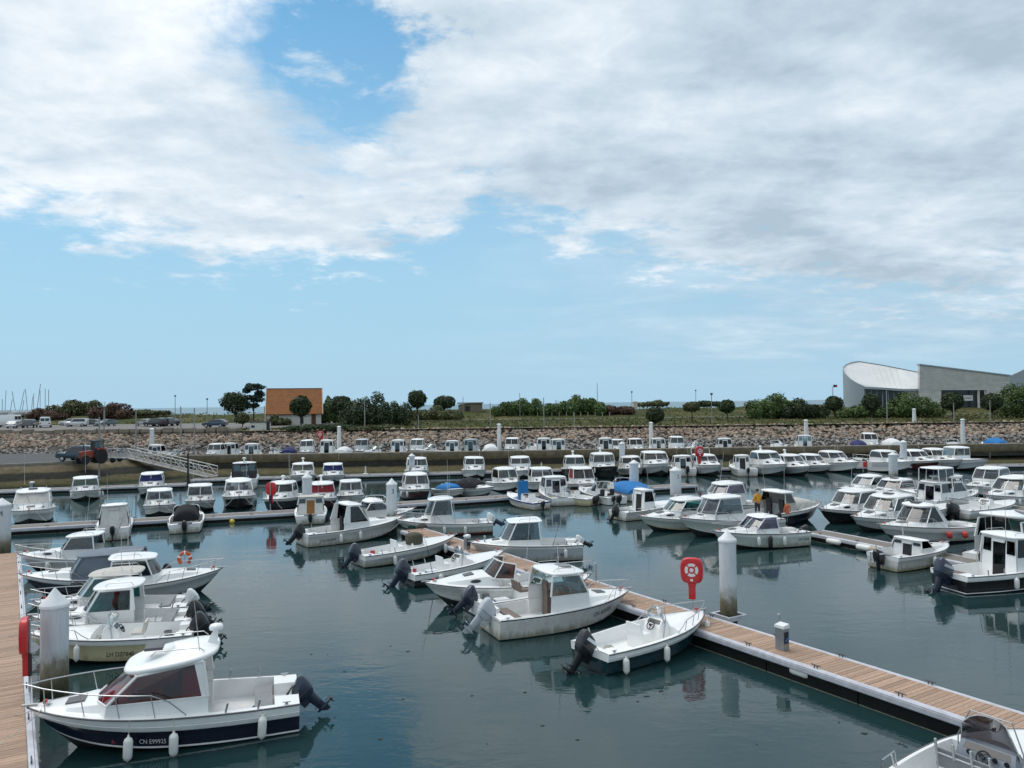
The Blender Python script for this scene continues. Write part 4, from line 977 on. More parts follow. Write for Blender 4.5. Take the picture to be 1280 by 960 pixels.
UAZ = radians(-32.0); UV = Vector((sin(UAZ), cos(UAZ), 0)); VV = Vector((UV.y, -UV.x, 0))
# centre pontoon: right edge seen from (531,660) to (1280,891)
_c1, _c2 = P(531, 660, .57), P(1279.5, 890.7, .57)
UV = (_c1 - _c2); UV.z = 0; UV.normalize(); VV = Vector((UV.y, -UV.x, 0))
WB = 1.62
_e1 = _c1 - VV * (WB / 2); _e2 = _c2 - VV * (WB / 2) - UV * 9
PB = pontoon('long brown-planked pontoon running diagonally through the middle of the harbour', (_e1.x, _e1.y), (_e2.x, _e2.y), WB)
_a1, _a2 = P(24.5, 690, .57), P(45, 957, .57); ua = (_a1 - _a2).normalized(); va = Vector((ua.y, -ua.x, 0))
WA = 2.3; _f1 = _a1 - va * (WA / 2); _f2 = _a2 - va * (WA / 2) - ua * 9
PA = pontoon('brown-planked pontoon along the left edge of the photo', (_f1.x, _f1.y), (_f2.x, _f2.y), WA)
def pont_px(label, a, b_, width, **k):
    p, q = P(*a, .4), P(*b_, .4); d = (q - p).normalized(); nn = Vector((-d.y, d.x, 0))
    if nn.y < 0: nn = -nn
    p += nn * width / 2; q += nn * width / 2
    return pontoon(label, (p.x, p.y), (q.x, q.y), width, planks=False, z=.45, plank_m=PLANKG, **k)
pont_px('grey weathered pontoon crossing behind the left and centre boats', (-140, 671), (372, 641.5), 1.9)
pont_px('grey weathered pontoon behind the number 3 pile, with dark red boat', (488, 632.5), (872, 607), 1.9)
pont_px('grey pontoon below the dark stone quay at far left', (-70, 617.5), (232, 606), 1.8)
pont_px('grey pontoon at the foot of the gangway under the far wall', (238, 600.5), (705, 588), 2.0)
pont_px('grey pontoon behind the long right row of boats under the far wall', (705, 589), (1420, 580), 2.0)
pont_px('grey pontoon in front of the right cluster of boats, with white fenders', (1006, 666), (1275, 719), 1.5)
pont_px('grey pontoon at the right edge among the farther boats', (1235, 632), (1420, 665), 1.7)

# ------------------------------------------------------------------ mooring piles
def pile_mat():
    m = bpy.data.materials.new('tidal pile concrete'); m.use_nodes = True; nt = m.node_tree; N = nt.nodes; K = nt.links; b = N['Principled BSDF']; b.inputs['Roughness'].default_value = .75
    ge = N.new('ShaderNodeNewGeometry'); sp = N.new('ShaderNodeSeparateXYZ'); K.new(ge.outputs['Position'], sp.inputs[0])
    def nz(s, sx, sz, d):
        mp = N.new('ShaderNodeMapping'); K.new(ge.outputs['Position'], mp.inputs[0]); mp.inputs['Scale'].default_value = (sx, sx, sz); n = N.new('ShaderNodeTexNoise'); K.new(mp.outputs[0], n.inputs['Vector']); n.inputs['Scale'].default_value = s; n.inputs['Detail'].default_value = d; n.inputs['Roughness'].default_value = .65; return n.outputs['Fac']
    ad = N.new('ShaderNodeMath'); ad.operation = 'MULTIPLY_ADD'; K.new(nz(2.6, 1.6, .8, 8), ad.inputs[0]); ad.inputs[1].default_value = 1.1; K.new(sp.outputs['Z'], ad.inputs[2])
    mr = N.new('ShaderNodeMapRange'); K.new(ad.outputs[0], mr.inputs[0]); mr.inputs[1].default_value = .35; mr.inputs[2].default_value = 4.5
    r = N.new('ShaderNodeValToRGB'); K.new(mr.outputs[0], r.inputs[0]); e = r.color_ramp.elements
    st = [(0, (.012, .016, .008)), (.12, (.03, .032, .015)), (.17, (.085, .075, .04)), (.24, (.17, .145, .09)), (.30, (.24, .22, .165)), (.345, (.44, .45, .44)), (.42, (.58, .61, .635)), (1, (.62, .65, .68))]
    e[0].position, e[0].color = st[0][0], (*st[0][1], 1); e[1].position, e[1].color = 1, (*st[-1][1], 1)
    for p, c in st[1:-1]: q = e.new(p); q.color = (*c, 1)
    m2 = N.new('ShaderNodeMapRange'); K.new(nz(4, 2.5, .35, 8), m2.inputs[0]); m2.inputs[1].default_value = .3; m2.inputs[2].default_value = .7; m2.inputs[3].default_value = .87; m2.inputs[4].default_value = 1.07
    hs = N.new('ShaderNodeHueSaturation'); K.new(r.outputs[0], hs.inputs['Color']); K.new(m2.outputs[0], hs.inputs['Value']); K.new(hs.outputs[0], b.inputs['Base Color'])
    bp = N.new('ShaderNodeBump'); bp.inputs['Strength'].default_value = .25; bp.inputs['Distance'].default_value = .03; K.new(nz(9, 1, 1, 5), bp.inputs['Height']); K.new(bp.outputs[0], b.inputs['Normal']); return m
PILEM = pile_mat()
CAPM = M('white pile cap', (.72, .73, .73), .5, var=.06, dirt=.15)
def pile(label, px, py, z, r, top, num=None, cone=.34, collar=False, weed=(.35, 1.25), numaz=None):
    p = P(px, py, z); root = empty('mooring_pile', (p.x, p.y, 0)); tag(root, label, 'pile', 'round white-capped mooring piles')
    n = 32; ring = lambda h, rr: [(rr * cos(2 * pi * k / n), rr * sin(2 * pi * k / n), h) for k in range(n)]
    m = MB(); m.loft([ring(-3, r), ring(.8, r), ring(top, r)], True, 0, False, True); m.build('shaft', PILEM, root, 60)
    m = MB(); m.lathe([(r + .03, top - .10), (r + .03, top - .02), (r + .015, top), (r * .55, top + cone * .45), (.03, top + cone)], (0, 0, 0), 28); m.build('cap', CAPM, root, 40)
    if num:
        v, f, wd = text_mesh(num); s_ = .42; az = numaz if numaz is not None else atan2(-p.y, -p.x) ; out = []
        for x, y in v:
            a = az + (x - wd / 2) * s_ / r; out.append(((r + .008) * cos(a), (r + .008) * sin(a), top - .62 + y * s_))
        m = MB(); m.add(out, f); m.build('number', TEXTK, root, 0)
    if collar:
        m = MB()
        m.box(-r - .16, r + .16, -r - .16, -r - .06, .30, .45); m.box(-r - .16, r + .16, r + .06, r + .16, .30, .45); m.box(r + .06, r + .16, -r - .06, r + .06, .30, .45); m.box(-r - .16, -r - .06, -r - .06, r + .06, .30, .45)
        q = m.build('guide_collar', FRAME, root, 0); q.rotation_euler = (0, 0, atan2(UV.y, UV.x))
    return root
pile('round mooring pile with white cone cap beside the centre pontoon', 911, 772, .3, .31, 3.2, None, .30, True, (.45, 1.35))
pile('thick mooring pile with white cone cap behind the navy-hulled boat at left', 68, 875, .0, .36, 2.75, None, .42, False, (.25, 1.05), )
pile('mooring pile marked 4 at the left edge of the photo', 2, 690, .4, .44, 3.05, '4', .34, False, (.1, .4), radians(-62))
pile('mooring pile marked 3 at the end of the centre pontoon', 490, 657, .4, .34, 3.15, '3', .34, False, (.2, .7), radians(-70))
pile('plain pile beside the boat with the red windscreen cover', 384, 640, .3, .36, 2.95, None, .3)
pile('pile standing among the far boats, by the blue canopy', 793, 617, .3, .40, 3.0, None, .25)
pile('pile just right of the small boat with the black cabin door', 845, 632, .3, .42, 3.05, '2', .25, False, (.3, .9), radians(-75))
pile('slim pile marked 2 behind the green-windowed boat', 515, 595, .3, .33, 2.6, '2', .25, False, (.2, .6), radians(-85))
pile('pile in front of the far row of boats at right', 1117, 603, .3, .40, 3.0, None, .2)
pile('pale pile rising behind the far row of boats at right', 1130, 588, .3, .34, 3.5, None, .2)
pile('pale pile behind the black-hulled far boat', 778, 590, .3, .30, 3.6, None, .2)

def debris():
    rnd = random.Random(31); b = MB()
    for i in range(26):
        px, py = rnd.uniform(380, 1150), rnd.uniform(800, 958); p = P(px, py, .004); n = 7; r = rnd.uniform(.015, .07)
        a0 = rnd.uniform(0, 6.28); b.add([(p.x + r * rnd.uniform(.5, 1.2) * cos(2 * pi * k / n) * 1.6, p.y + r * rnd.uniform(.4, 1) * sin(2 * pi * k / n), .004 + .01 * (k % 2)) for k in range(n)], [tuple(range(n))])
    me = bpy.data.meshes.new('floating_weed'); me.from_pydata(b.v, [], b.f); me.materials.append(M('floating weed', (.022, .028, .014), .7, var=.4)); o = link('floating_weed', me); tag(o, 'scattered scraps of floating weed on the near water', 'weed', kind='stuff')
debris()
# ------------------------------------------------------------------ the boats, row by row

# --- left pontoon, near to far
boat('white cabin boat with navy hull and red-tinted windows, nearest at bottom left', 372, 897, 0.0, 252, 6.3, 'pilot', group=GA, B=2.5, hull=NAVY, boot=WHITE, bh=.06, band=.56, fs=.78, fb=1.06,
     glass=G_RED, gside=G_RED, gfront=G_RED, dash=M('red dash', (.25, .03, .05), .6), xr=.345, xf=.755, xk=.64, rake=.70, sill=.34, ch=1.16, keep=1, tdrop=.24, bp=.14, bpt=1.6, lean=.10, trunk=.40, rhatch=True, rhx=.7, dome=.26, dx=.08, aft=.32, cp=False, rth=.13, rcr=.09, re=3.2,
     tilt=44, mk=1.0, mcol=NAVYP, mleg=NAVYP, well=.26, text=[('CN E99925', .592, 1, .165, TEXTW)], textw=1.16, fend=[(.615, 1, None, (.62, .105, .30)), (.46, 1, None, (.62, .105, .26)), (.14, 1, None, (.62, .105, .10))], hx=.865, ports=False, rt=.42, rh=.50)
boat('open white boat with cream hull lettered LH, inside the left row', 243, 811, 0.0, 254, 5.1, 'open', group=GA, B=2.2, hull=CREAM, boot=CREAM, band=.74, fs=.72, fb=.98, glass=G_CLEAR, cx=.50, scol=CVP, tilt=38, mk=1.15, mcol=BLACKP, text=[('LH D77840', .50, 1, .22, TEXTK)], textw=1.22, fend=[(.66, 1, None, (.55, .09, .1))], rh=.3, rt=.6)
boat('cabin boat with teal windows just behind the open cream-hulled boat', 240, 788, 0.0, 254, 5.3, 'pilot', group=GA, B=2.35, hull=OFFW, band=.5, glass=G_TEAL, xr=.34, xf=.68, rake=.5, ch=1.40, aft=.3, tilt=45, mk=1.15, mcol=BLACKP, motor2=False, bp=.14, re=3.0, nose=.05, mid=False)
boat('cabin boat with long pale roof and teal side glass, white outboard tilted up', 236, 769, 0.0, 254, 5.5, 'pilot', group=GA, B=2.35, hull=GREYW, band=.55, glass=G_TEAL, xr=.34, xf=.72, rake=.55, ch=1.36, aft=.35, tilt=48, mk=1.0, mcol=WHITEP, mleg=BLACKP, re=3.0, roof=CVP, text=[])
boat('grey-hulled cabin boat pointing away from the left pontoon, orange lifebuoy at its bow', 104, 752, 0.0, 70, 5.6, 'pilot', group=GA, B=2.3, hull=GREYW, boot=GREYW, anti=ANTIF, band=.72, fs=.65, fb=1.0, glass=G_GREY, xr=.2, xf=.55, xk=.5, rake=.32, ch=1.25, sill=.45, mid=True, pt0=.6, pt1=.68, tilt=0, mk=.9, mcol=BLACKP, trunk=.25, lines=False, ant=[(.3, .4, 2.2, 2.2, 0)])
boat('cabin boat under a slate grey canvas roof in the left row', 205, 733, 0.0, 254, 5.9, 'pilot', group=GA, B=2.3, hull=SLATEH, boot=BLACKH, band=.66, glass=G_GREY, gside=CVG, roof=CVG, cabin=CVG, xr=.14, xf=.66, rake=.45, sill=.38, ch=1.22, re=5, rth=.06, rcr=.10, aft=.05, rrail=False, pil=.05, tilt=40, mk=1.0, ports=False)
boat('white cabin boat farthest along the left pontoon, lettered CN on its pale hull', 166, 708, 0.0, 256, 5.4, 'pilot', group=GA, B=2.35, hull=OFFW, boot=NAVY, bh=.05, band=.62, glass=G_GREY, xr=.3, xf=.62, rake=.42, ch=1.28, text=[('CN B5024', .44, 1, .24, TEXTK)], textw=1.3, fend=[(.68, 1)], aft=.3, tilt=0)
# --- centre pontoon, left side
boat('small open boat with teal-black hull and black outboard, nearest on the centre pontoon', 737, 836, 0.0, 55, 5.3, 'open', group=GB, B=2.1, hull=TEALH, boot=TEALH, band=.60, fs=.66, fb=.98, cx=.56, glass=G_CLEAR, tilt=36, mk=1.22, mcol=BLACKP, stripe=WHITEP, stripec=None, text=[('AE L31402', .80, -1, .16, TEXTW)], textw=1.2, fend=[(.10, -1), (.42, -1), (.93, -1)], rt=.56, rh=.32, rsplit=True)
boat('cream-white boat with open-backed wheelhouse and pale tilted outboard, centre pontoon', 612, 793, 0.0, 66, 5.9, 'pilot', group=GB, B=2.35, hull=OFFW, boot=OFFW, band=.9, step=False, fs=.74, fb=1.02, glass=G_CLEAR, gside=G_CLEAR, gfront=G_DARK, xr=.34, xf=.655, rake=.40, ch=1.26, sill=.55, tum=.92, bp=0, cp=False, aft=.12, rhatch=True, rhm=SEATG, rrail=True, tilt=46, mk=1.2, mcol=SILVP, mleg=SILVP, bcol=SEATB, text=[('CN 439705', .64, -1, .26, TEXTK)], textw=1.38, scol=SEATB, dash=WOOD, rub=RUBBER, rh=.34, rt=.72, trunk=.22, ports=False, ant=[(.5, .3, 2.2, 1.6, .1), (.42, -.6, 2.2, .6, 0)])
boat('white boat with black tilted outboard hidden between two cabin boats', 590, 768, 0.0, 62, 5.6, 'open', group=GB, B=2.2, hull=WHITE, band=.8, shield=True, cx=.55, glass=G_CLEAR, tilt=50, mk=1.15, mcol=NAVYP, scol=SEATB, rh=.55, rt=.6)
boat('white cuddy boat with bronze-tinted windscreen, bow pointing out into the harbour', 548, 757, .90, 252, 5.9, 'cuddy', group=GB, B=2.35, hull=OFFW, boot=OFFW, band=.84, fs=.72, fb=1.0, glass=G_BRN, xf=.56, xk=.50, tf=.52, trunk=.40, hx=.72, pt0=.62, pt1=.70, wsh=.62, wsl=1.0, motor=1, lines=False, rail=False, fend=[(.82, -1)], ant=[(.3, .8, 1.3, 2.3, .2)])
boat('white open boat with black lower hull and navy outboard, behind the bronze-windowed boat', 508, 731, 0.0, 56, 5.4, 'open', group=GB, B=2.1, hull=BLACKH, boot=BLACKH, band=.5, glass=G_GREY, cx=.52, tilt=38, mk=1.3, mcol=NAVYP, fend=[(.22, -1, None, (.6, .12, .05))], scol=WHITE, rail=False)
boat('open boat with grey-green hull and brown cover over its console', 447, 707, 0.0, 55, 5.9, 'open', group=GB, B=2.25, hull=GREYW, boot=GREYW, band=.58, cx=.55, ccover=CVBR, shield=False, tilt=38, mk=1.2, mcol=NAVYP, rail=False, fend=[(.26, -1), (.80, -1)], fb=.95)
boat('cabin boat with large dark side window and registration on its pale hull, far centre pontoon', 377, 682, 0.0, 54, 6.8, 'pilot', group=GB, B=2.55, hull=OFFW, boot=OFFW, band=.80, fs=.78, fb=1.15, glass=G_DARK, xr=.33, xf=.62, xk=.55, rake=.62, lean=.22, bp=.42, ch=1.30, sill=.35, tilt=42, mk=1.2, mcol=BLACKP, text=[('CN E45909', .10, -1, .26, TEXTK)], textw=1.3, fend=[(.28, -1), (.46, -1)], trunk=.22, rail=False, re=2.8, aft=.0, ports=False, rub=RUBBER)
# --- centre pontoon, right side
boat('white cabin boat with rounded roof and dark red waterline by the number 3 pile', 613, 664, 0.0, 258, 6.1, 'pilot', group=GB, B=2.4, hull=GREENW, boot=ANTIR, bh=.14, anti=ANTIR, band=.66, fs=.7, fb=1.05, glass=G_GREY, gside=G_GREY, xr=.42, xf=.70, rake=.35, ch=1.42, re=2.6, rcr=.1, over=.16, aft=.25, tilt=60, mk=1.1, mcol=WHITEP, mleg=NAVYP, fend=[(.52, 1), (.30, 1)], aftpost=True, rh=.55)
boat('pale boat with boxy clear-glass cabin at the middle of the centre pontoon, right side', 724, 696, 0.0, 262, 5.9, 'pilot', group=GB, B=2.35, hull=GREYW, boot=GREYW, band=.86, step=False, fs=.82, fb=1.02, glass=G_GREY, xr=.38, xf=.72, rake=.5, sill=.30, ch=1.22, re=6, rth=.05, rcr=.05, tum=.90, over=.1, tilt=62, mk=.85, mcol=WHITEP, mleg=BLACKP, text=[('CN B31', .27, 1, .24, TEXTK), ('', .2, 1, .2, TEXTK)], textw=1.32, fend=[(.17, 1)], rub=RUBBER, ports=False, ant=[(.38, .8, .9, 1.5, 0)], rail=False, bp=.05)
# --- nearest boat at bottom right
boat('white open boat with grey helm console and smoked windshield, cut off at bottom right', 1153, 1046, 0.0, 58, 4.75, 'open', group=GB, B=2.25, hull=WHITE, band=.7, fs=.72, fb=.86, cx=.53, cw=.74, cch=.88, wh=.72, ccol=M('slate console', (.19, .22, .26), .45, var=.06), glass=G_SMOKE, srail=True, rodrack=True, tilt=0, mk=1.0, mcol=BLACKP, rail=False, scol=SEATG)
# --- grey cross pontoon (left half): bows towards the camera
boat('broad white cabin boat with wide windscreen beside the number 4 pile', 36, 660, .96, 152, 7.2, 'pilot', group=GD, B=2.8, hull=GREYW, band=.6, fs=.85, fb=1.25, glass=G_CLEAR, gfront=CVP, cp=False, xr=.3, xf=.66, ch=1.50, rake=.6, rhatch=True, ant=[(.35, -.6, 2.7, 2.6, -.3)], re=4.5, rcr=.1, aft=.3)
boat('white cabin boat, its stern to the camera with a black outboard', 141, 676, 0.0, -24, 5.2, 'pilot', group=GD, B=2.15, hull=OFFW, fs=.75, fb=1.05, rear=OFFW, rearwin=False, cabin=OFFW, glass=G_GREY, xr=.30, xf=.66, ch=1.50, lean=.12, tum=.8, motor=1, tilt=0, mk=.9, lines=False, rail=False, ant=[(.4, .4, 2.3, 1.8, 0)])
boat('white boat with black canvas canopy and black outboard, stern to the camera', 231, 667, 0.0, -20, 5.6, 'cuddy', group=GD, B=2.3, hull=OFFW, glass=G_DARK, cover=CVK, cov=(.22, .62, 1.0, .72), tilt=0, mk=1.05, lines=False, xf=.62, rail=False)
boat('white cabin boat with grey windscreen, first right of the black-canopied boat cluster', 199, 648, .93, 156, 5.8, 'pilot', group=GD, B=2.35, hull=OFFW, boot=WHITE, glass=G_CLEAR, xr=.34, xf=.66, rake=.15, ch=1.45, fc=.15, sill=.62, trunk=.42, rear=True)
boat('white cabin boat with half-open dark doorway in its boxy wheelhouse', 250, 642, .93, 158, 5.8, 'pilot', group=GD, B=2.35, hull=GREYW, glass=G_DARK, gfront=G_CLEAR, xr=.34, xf=.64, rake=.12, ch=1.55, fc=.14, sill=.62, trunk=.40, re=5, rear=True)
boat('white cabin boat with black hull and swept windscreen on the grey cross pontoon', 299, 638, .95, 160, 7.0, 'pilot', group=GD, B=2.7, hull=BLACKH, boot=BLACKH, band=.70, fs=.75, fb=1.2, glass=G_CLEAR, gfront=G_CLEAR, dash=OFFW, xr=.28, xf=.68, rake=.5, ch=1.45, re=2.8, rcr=.12, trunk=.45)
boat('dark grey-hulled cabin boat moored beside the red life-ring post', 343, 640, .80, 178, 6.8, 'pilot', group=GD, B=2.6, hull=SLATEH, boot=SLATEH, band=.72, fs=.8, fb=1.15, glass=G_DARK, xr=.32, xf=.62, rake=.3, ch=1.4, dome=.25, dx=.4, text=[('CN D27140', .64, -1, .24, TEXTW)], textw=1.2)
boat('white cabin boat with a dark red windscreen cover', 404, 640, .93, 164, 6.4, 'pilot', group=GD, B=2.5, hull=MAROON, band=.66, glass=G_RED, blind=CVR, xr=.32, xf=.68, rake=.3, ch=1.45, trunk=.45, horn=True)
boat('white cabin boat with dark open doorway right of the red-covered boat', 440, 634, .9, 166, 5.8, 'pilot', group=GD, B=2.3, hull=OFFW, glass=G_DARK, gfront=G_CLEAR, xr=.34, xf=.62, rake=.1, ch=1.5, fc=.12, sill=.65, re=5, rear=True)
boat('cream boat with orange-brown cabin door, stern to the camera', 388, 656, 0.0, -14, 5.6, 'pilot', group=GD, B=2.3, hull=OFFW, rear=WOOD, cabin=OFFW, roof=CVP, glass=G_GREY, xr=.34, xf=.66, ch=1.3, re=5, rth=.05, tilt=0, mk=.9, mcol=BLACKP, stripe=WHITEP, lines=False, rail=False)
boat('white boat with rounded coachroof tucked behind the large registered cabin boat', 442, 660, .2, 60, 5.6, 'pilot', group=GD, B=2.3, hull=OFFW, xr=.3, xf=.7, rake=.9, lean=.4, ch=1.25, re=2.4, rcr=.2, rth=.12, glass=G_GREY, lines=False, rail=False)
boat('white open boat with pale framed windshield and black seats, left of the number 3 pile', 472, 652, 0.0, -14, 5.2, 'cuddy', group=GD, B=2.1, hull=OFFW, glass=G_TEAL, xf=.56, wsh=.75, wsl=1.2, scol=SEATK, tilt=0, mk=.9, lines=False, rail=False, trunk=.25)
# --- cross pontoon, right half
boat('dark red-hulled cabin boat with rounded white wheelhouse right of the number 3 pile', 525, 628, .9, 165, 6.6, 'pilot', group=GD, B=2.6, hull=MAROON, boot=MAROON, band=.72, fs=.75, fb=1.15, glass=G_GREY, xr=.34, xf=.68, rake=.3, ch=1.55, re=3, rhatch=False, rcr=.12, fend=[(.8, -1), (.62, -1)], rear=True)
boat('small open boat under a bright blue cover on the cross pontoon', 574, 624, .85, 150, 5.2, 'open', group=GD, B=2.0, cover=CVB, cov=(.2, .66, .62, .8), shield=False, motor=0, rail=False, hull=OFFW)
boat('white boat with black canvas top on the cross pontoon', 606, 622, .80, 130, 5.8, 'cuddy', group=GD, B=2.2, cover=CVK, cov=(.25, .72, .95, .85), fcol=BLACKP, glass=G_DARK, hull=GREYW, rail=False, mcol=WHITEP, tilt=40)
boat('white cabin boat with arched side window and rounded roof on the cross pontoon', 645, 617, .95, 160, 6.2, 'pilot', group=GD, B=2.4, glass=G_TEAL, xr=.3, xf=.68, rake=.4, ch=1.6, re=2.7, rcr=.12, bp=.1, trunk=.5, rear=True)
boat('small white and blue fishing boat with blue upright canvas door', 672, 636, .12, -32, 5.0, 'open', name='fishing_boat', group=GD, B=2.0, hull=OFFW, top=BLUEH, band=.80, rub=BLUEH, shield=False, rail=False, panel=(.55, .85, 1.75, CVB), motor=1, tilt=0, mk=.7, lines=False)
boat('white cabin boat with two-pane dark windscreen behind the blue-canopied fishing boat', 684, 617, .95, 172, 6.6, 'pilot', group=GD, B=2.6, glass=G_GREY, xr=.3, xf=.64, rake=.35, ch=1.5, re=4, trunk=.5)
boat('white wheelhouse boat with violet-grey door on the cross pontoon', 704, 632, .05, -12, 6.2, 'pilot', group=GD, B=2.4, glass=G_VIO, rear=G_VIO, xr=.38, xf=.66, rake=.1, ch=1.6, fc=.15, re=4, motor=0, lines=False, hull=OFFW)
boat('white cabin boat with dark purple windscreen near the cream-hulled boat', 738, 618, .85, 168, 6.4, 'pilot', group=GD, B=2.5, hull=MAROON, glass=G_VIO, gfront=G_DARK, gside=CVR, xr=.32, xf=.62, rake=.4, ch=1.7, re=5, sill=.6)
boat('open boat with cream hull and black outboard at the end of the cross pontoon', 742, 632, 0.0, -48, 5.4, 'open', group=GD, B=2.1, hull=CREAM, boot=CREAM, band=.86, fend=[(.42, 1, FENDK)], cx=.5, glass=G_CLEAR, tilt=0, mk=1.0, mcol=BLACKP, lines=False, rail=True)
boat('white windshield boat with two black outboards right of the cream-hulled boat', 772, 631, 0.0, -28, 5.6, 'cuddy', group=GD, B=2.3, glass=G_CLEAR, wsh=.75, wsl=1.1, xf=.5, mk=.9, lines=False, scol=SEATK, motor2=True)
boat('boat under a wide bright blue canopy near the piles', 800, 626, .1, -20, 6.2, 'cuddy', group=GD, B=2.6, cover=CVB, cov=(.05, .66, .75, 1.1), lines=False, hull=OFFW, rail=False, tilt=40)
boat('white boat with narrow wheelhouse and black door, black outboard, in open water', 772, 650, 0.0, 60, 6.2, 'pilot', group=GD, B=2.35, hull=OFFW, boot=OFFW, band=.8, rub=RUBBER, glass=G_GREY, gside=G_GREY, rear=SEATK, rearwin=False, xr=.30, xf=.48, xk=.45, rake=.15, fc=.15, sill=.6, ch=1.55, trunk=.12, sd=.5, re=4.5, aft=.12, tilt=30, mk=1.05, mcol=BLACKP, fend=[(.34, -1), (.42, -1), (.48, -1), (.78, -1)], lines=False, rail=False, nohatch=True, ports=False)
# --- right cluster: bows left
boat('cabin boat with yellow-green hull, leftmost of the three at the end of the right pontoon', 810, 664, .90, 250, 6.6, 'pilot', group=GC, B=2.55, hull=GREENW, boot=CREAM, band=.70, glass=G_TEAL, xr=.34, xf=.68, rake=.55, ch=1.35, re=3.2, trunk=.42, lines=False, ant=[(.4, .6, 2.3, 2.8, -.5)])
boat('large white cabin boat with tall windscreen, middle of the three at the right pontoon end', 862, 671, .90, 250, 7.0, 'pilot', group=GC, B=2.65, hull=GREENW, boot=WHITE, band=.74, fs=.85, fb=1.2, glass=G_GREY, xr=.44, xf=.78, rake=.45, ch=1.50, sill=.42, re=4, trunk=.4, mid=False, lines=False)
boat('white cuddy boat with grey windscreen and dark fender, frontmost of three by the right pontoon', 1001, 679, 0.0, 256, 5.6, 'pilot', group=GC, B=2.4, hull=GREENW, boot=GREENW, band=.74, step=False, rub=RUBBER, fs=.80, fb=1.02, glass=G_VIO, xr=.36, xf=.66, rake=.75, sill=.26, ch=.90, keep=1, rth=.05, rcr=.04, re=5, pil=.03, trunk=.40, hx=.82, pt0=.58, pt1=.70, fend=[(.62, 1), (.50, 1, FENDK, (.75, .12, .05)), (.34, 1)], text=[('CN 71206', .16, 1, .22, TEXTK)], textw=1.4, motor=1, mk=.9, tilt=0, lines=False)
boat('tall cabin boat with violet windows behind the three bow-left boats', 884, 643, .62, 250, 7.2, 'pilot', group=GC, B=2.7, glass=G_VIO, xr=.26, xf=.56, rake=.4, ch=1.62, sill=.85, re=3.2, lines=False)
boat('dark-hulled boat with bronze cabin window and pale spray cover, person in yellow aboard', 946, 657, .18, 62, 7.4, 'pilot', group=GC, B=2.7, hull=NAVY, band=.72, fs=.85, fb=1.1, glass=G_BRN, gfront=CVP, xr=.38, xf=.56, rake=.25, ch=1.35, sill=.6, re=4.5, cabin=CVP, trunk=.18, lines=False, cover=CVP, cov=(.50, .93, .62, .70), cpow=lambda u: 1.15 - .85 * u, motor=0)
boat('white cabin boat with teal glass, upper left of the right cluster', 1052, 626, .93, 246, 6.0, 'pilot', group=GC, B=2.4, hull=GREYW, glass=G_TEAL, xr=.3, xf=.62, rake=.65, ch=1.35, re=3.2, rcr=.1)
boat('white cabin boat with bronze windows and roof hatch in the right cluster', 1088, 631, .93, 244, 6.2, 'pilot', group=GC, B=2.5, hull=CREAM, glass=G_BRN, xr=.3, xf=.66, rake=.5, ch=1.25, re=3.6, rhatch=True)
boat('white cabin boat with black hull and teal side window, bow over the grey right pontoon', 1028, 655, .95, 242, 6.6, 'pilot', group=GC, B=2.6, hull=BLACKH, boot=BLACKH, band=.70, glass=G_TEAL, gfront=G_CLEAR, xr=.28, xf=.66, rake=.5, ch=1.45, re=3.4, trunk=.42, lines=False)
boat('white cabin boat with long dark side windows, second along the right pontoon', 1070, 666, .95, 240, 6.9, 'pilot', group=GC, B=2.65, hull=GREYW, glass=G_DARK, gfront=G_CLEAR, dash=OFFW, xr=.28, xf=.68, rake=.6, ch=1.50, re=3.2, trunk=.42, mid=True, lines=False, rhatch=True, fend=[(.70, 1, None, (.7, .12, .1))])
boat('white cabin boat with dark wraparound glass and two red fenders, by the right pontoon', 1105, 681, .95, 250, 7.4, 'pilot', group=GC, B=2.75, hull=GREYW, band=.6, fs=.78, fb=1.12, glass=G_DARK, xr=.46, xf=.72, rake=.5, ch=1.30, sill=.3, re=2.5, bp=.25, lean=.5, trunk=.35, fend=[(.52, 1, FENDR, (.45, .17, .15)), (.36, 1, FENDR, (.45, .17, .15))], lines=False, motor=0, rhatch=True, aft=.1)
boat('small cream day boat with black and white outboard in front of the right pontoon', 1103, 712, 0.0, 63, 5.0, 'pilot', group=GC, B=2.05, hull=OFFW, boot=CREAM, band=.72, fs=.72, fb=.88, glass=G_DARK, xr=.36, xf=.58, rake=.35, sill=.25, ch=.62, keep=1, rth=.04, rcr=.04, re=4, trunk=.25, tf=.58, hx=.72, pt0=.6, pt1=.68, pil=.028, tilt=0, mk=1.05, mcol=BLACKP, stripe=WHITEP, fend=[(.46, -1)], lines=False, rail=False, rrail=False, rear=SEATK)
boat('boat with black hull, upright black-windowed wheelhouse and silver-blue outboard at right edge', 1186, 738, 0.0, 76, 6.6, 'pilot', group=GC, B=2.35, hull=BLACKH, boot=WHITE, bh=.05, band=.70, fs=.78, fb=1.05, glass=G_DARK, xr=.40, xf=.62, rake=-.10, fc=.18, sill=.52, ch=1.30, keep=1, tum=.94, re=5, over=.14, aft=.22, mid=True, cp=True, trunk=.2, tilt=22, mk=1.45, mcol=NAVYP, stripe=SILVP, mleg=NAVYP, fend=[(.34, -1), (.42, -1), (.58, -1)], aftpost=True, lines=False, bcol=SEATB, rear=True)
boat('boat with arched pale roof and teal wheelhouse glass, half out of the frame at right', 1292, 703, .5, 62, 7.8, 'pilot', group=GC, B=2.8, hull=OFFW, glass=G_TEAL, xr=.12, xf=.58, rake=.5, ch=1.75, sill=.7, rcr=.05, rth=.12, sweep=-.18, nose=.05, bp=.18, re=4, lines=False, ant=[(.15, .7, 1.0, 2.6, .1), (.3, -.6, 2.5, 2.2, .2)])
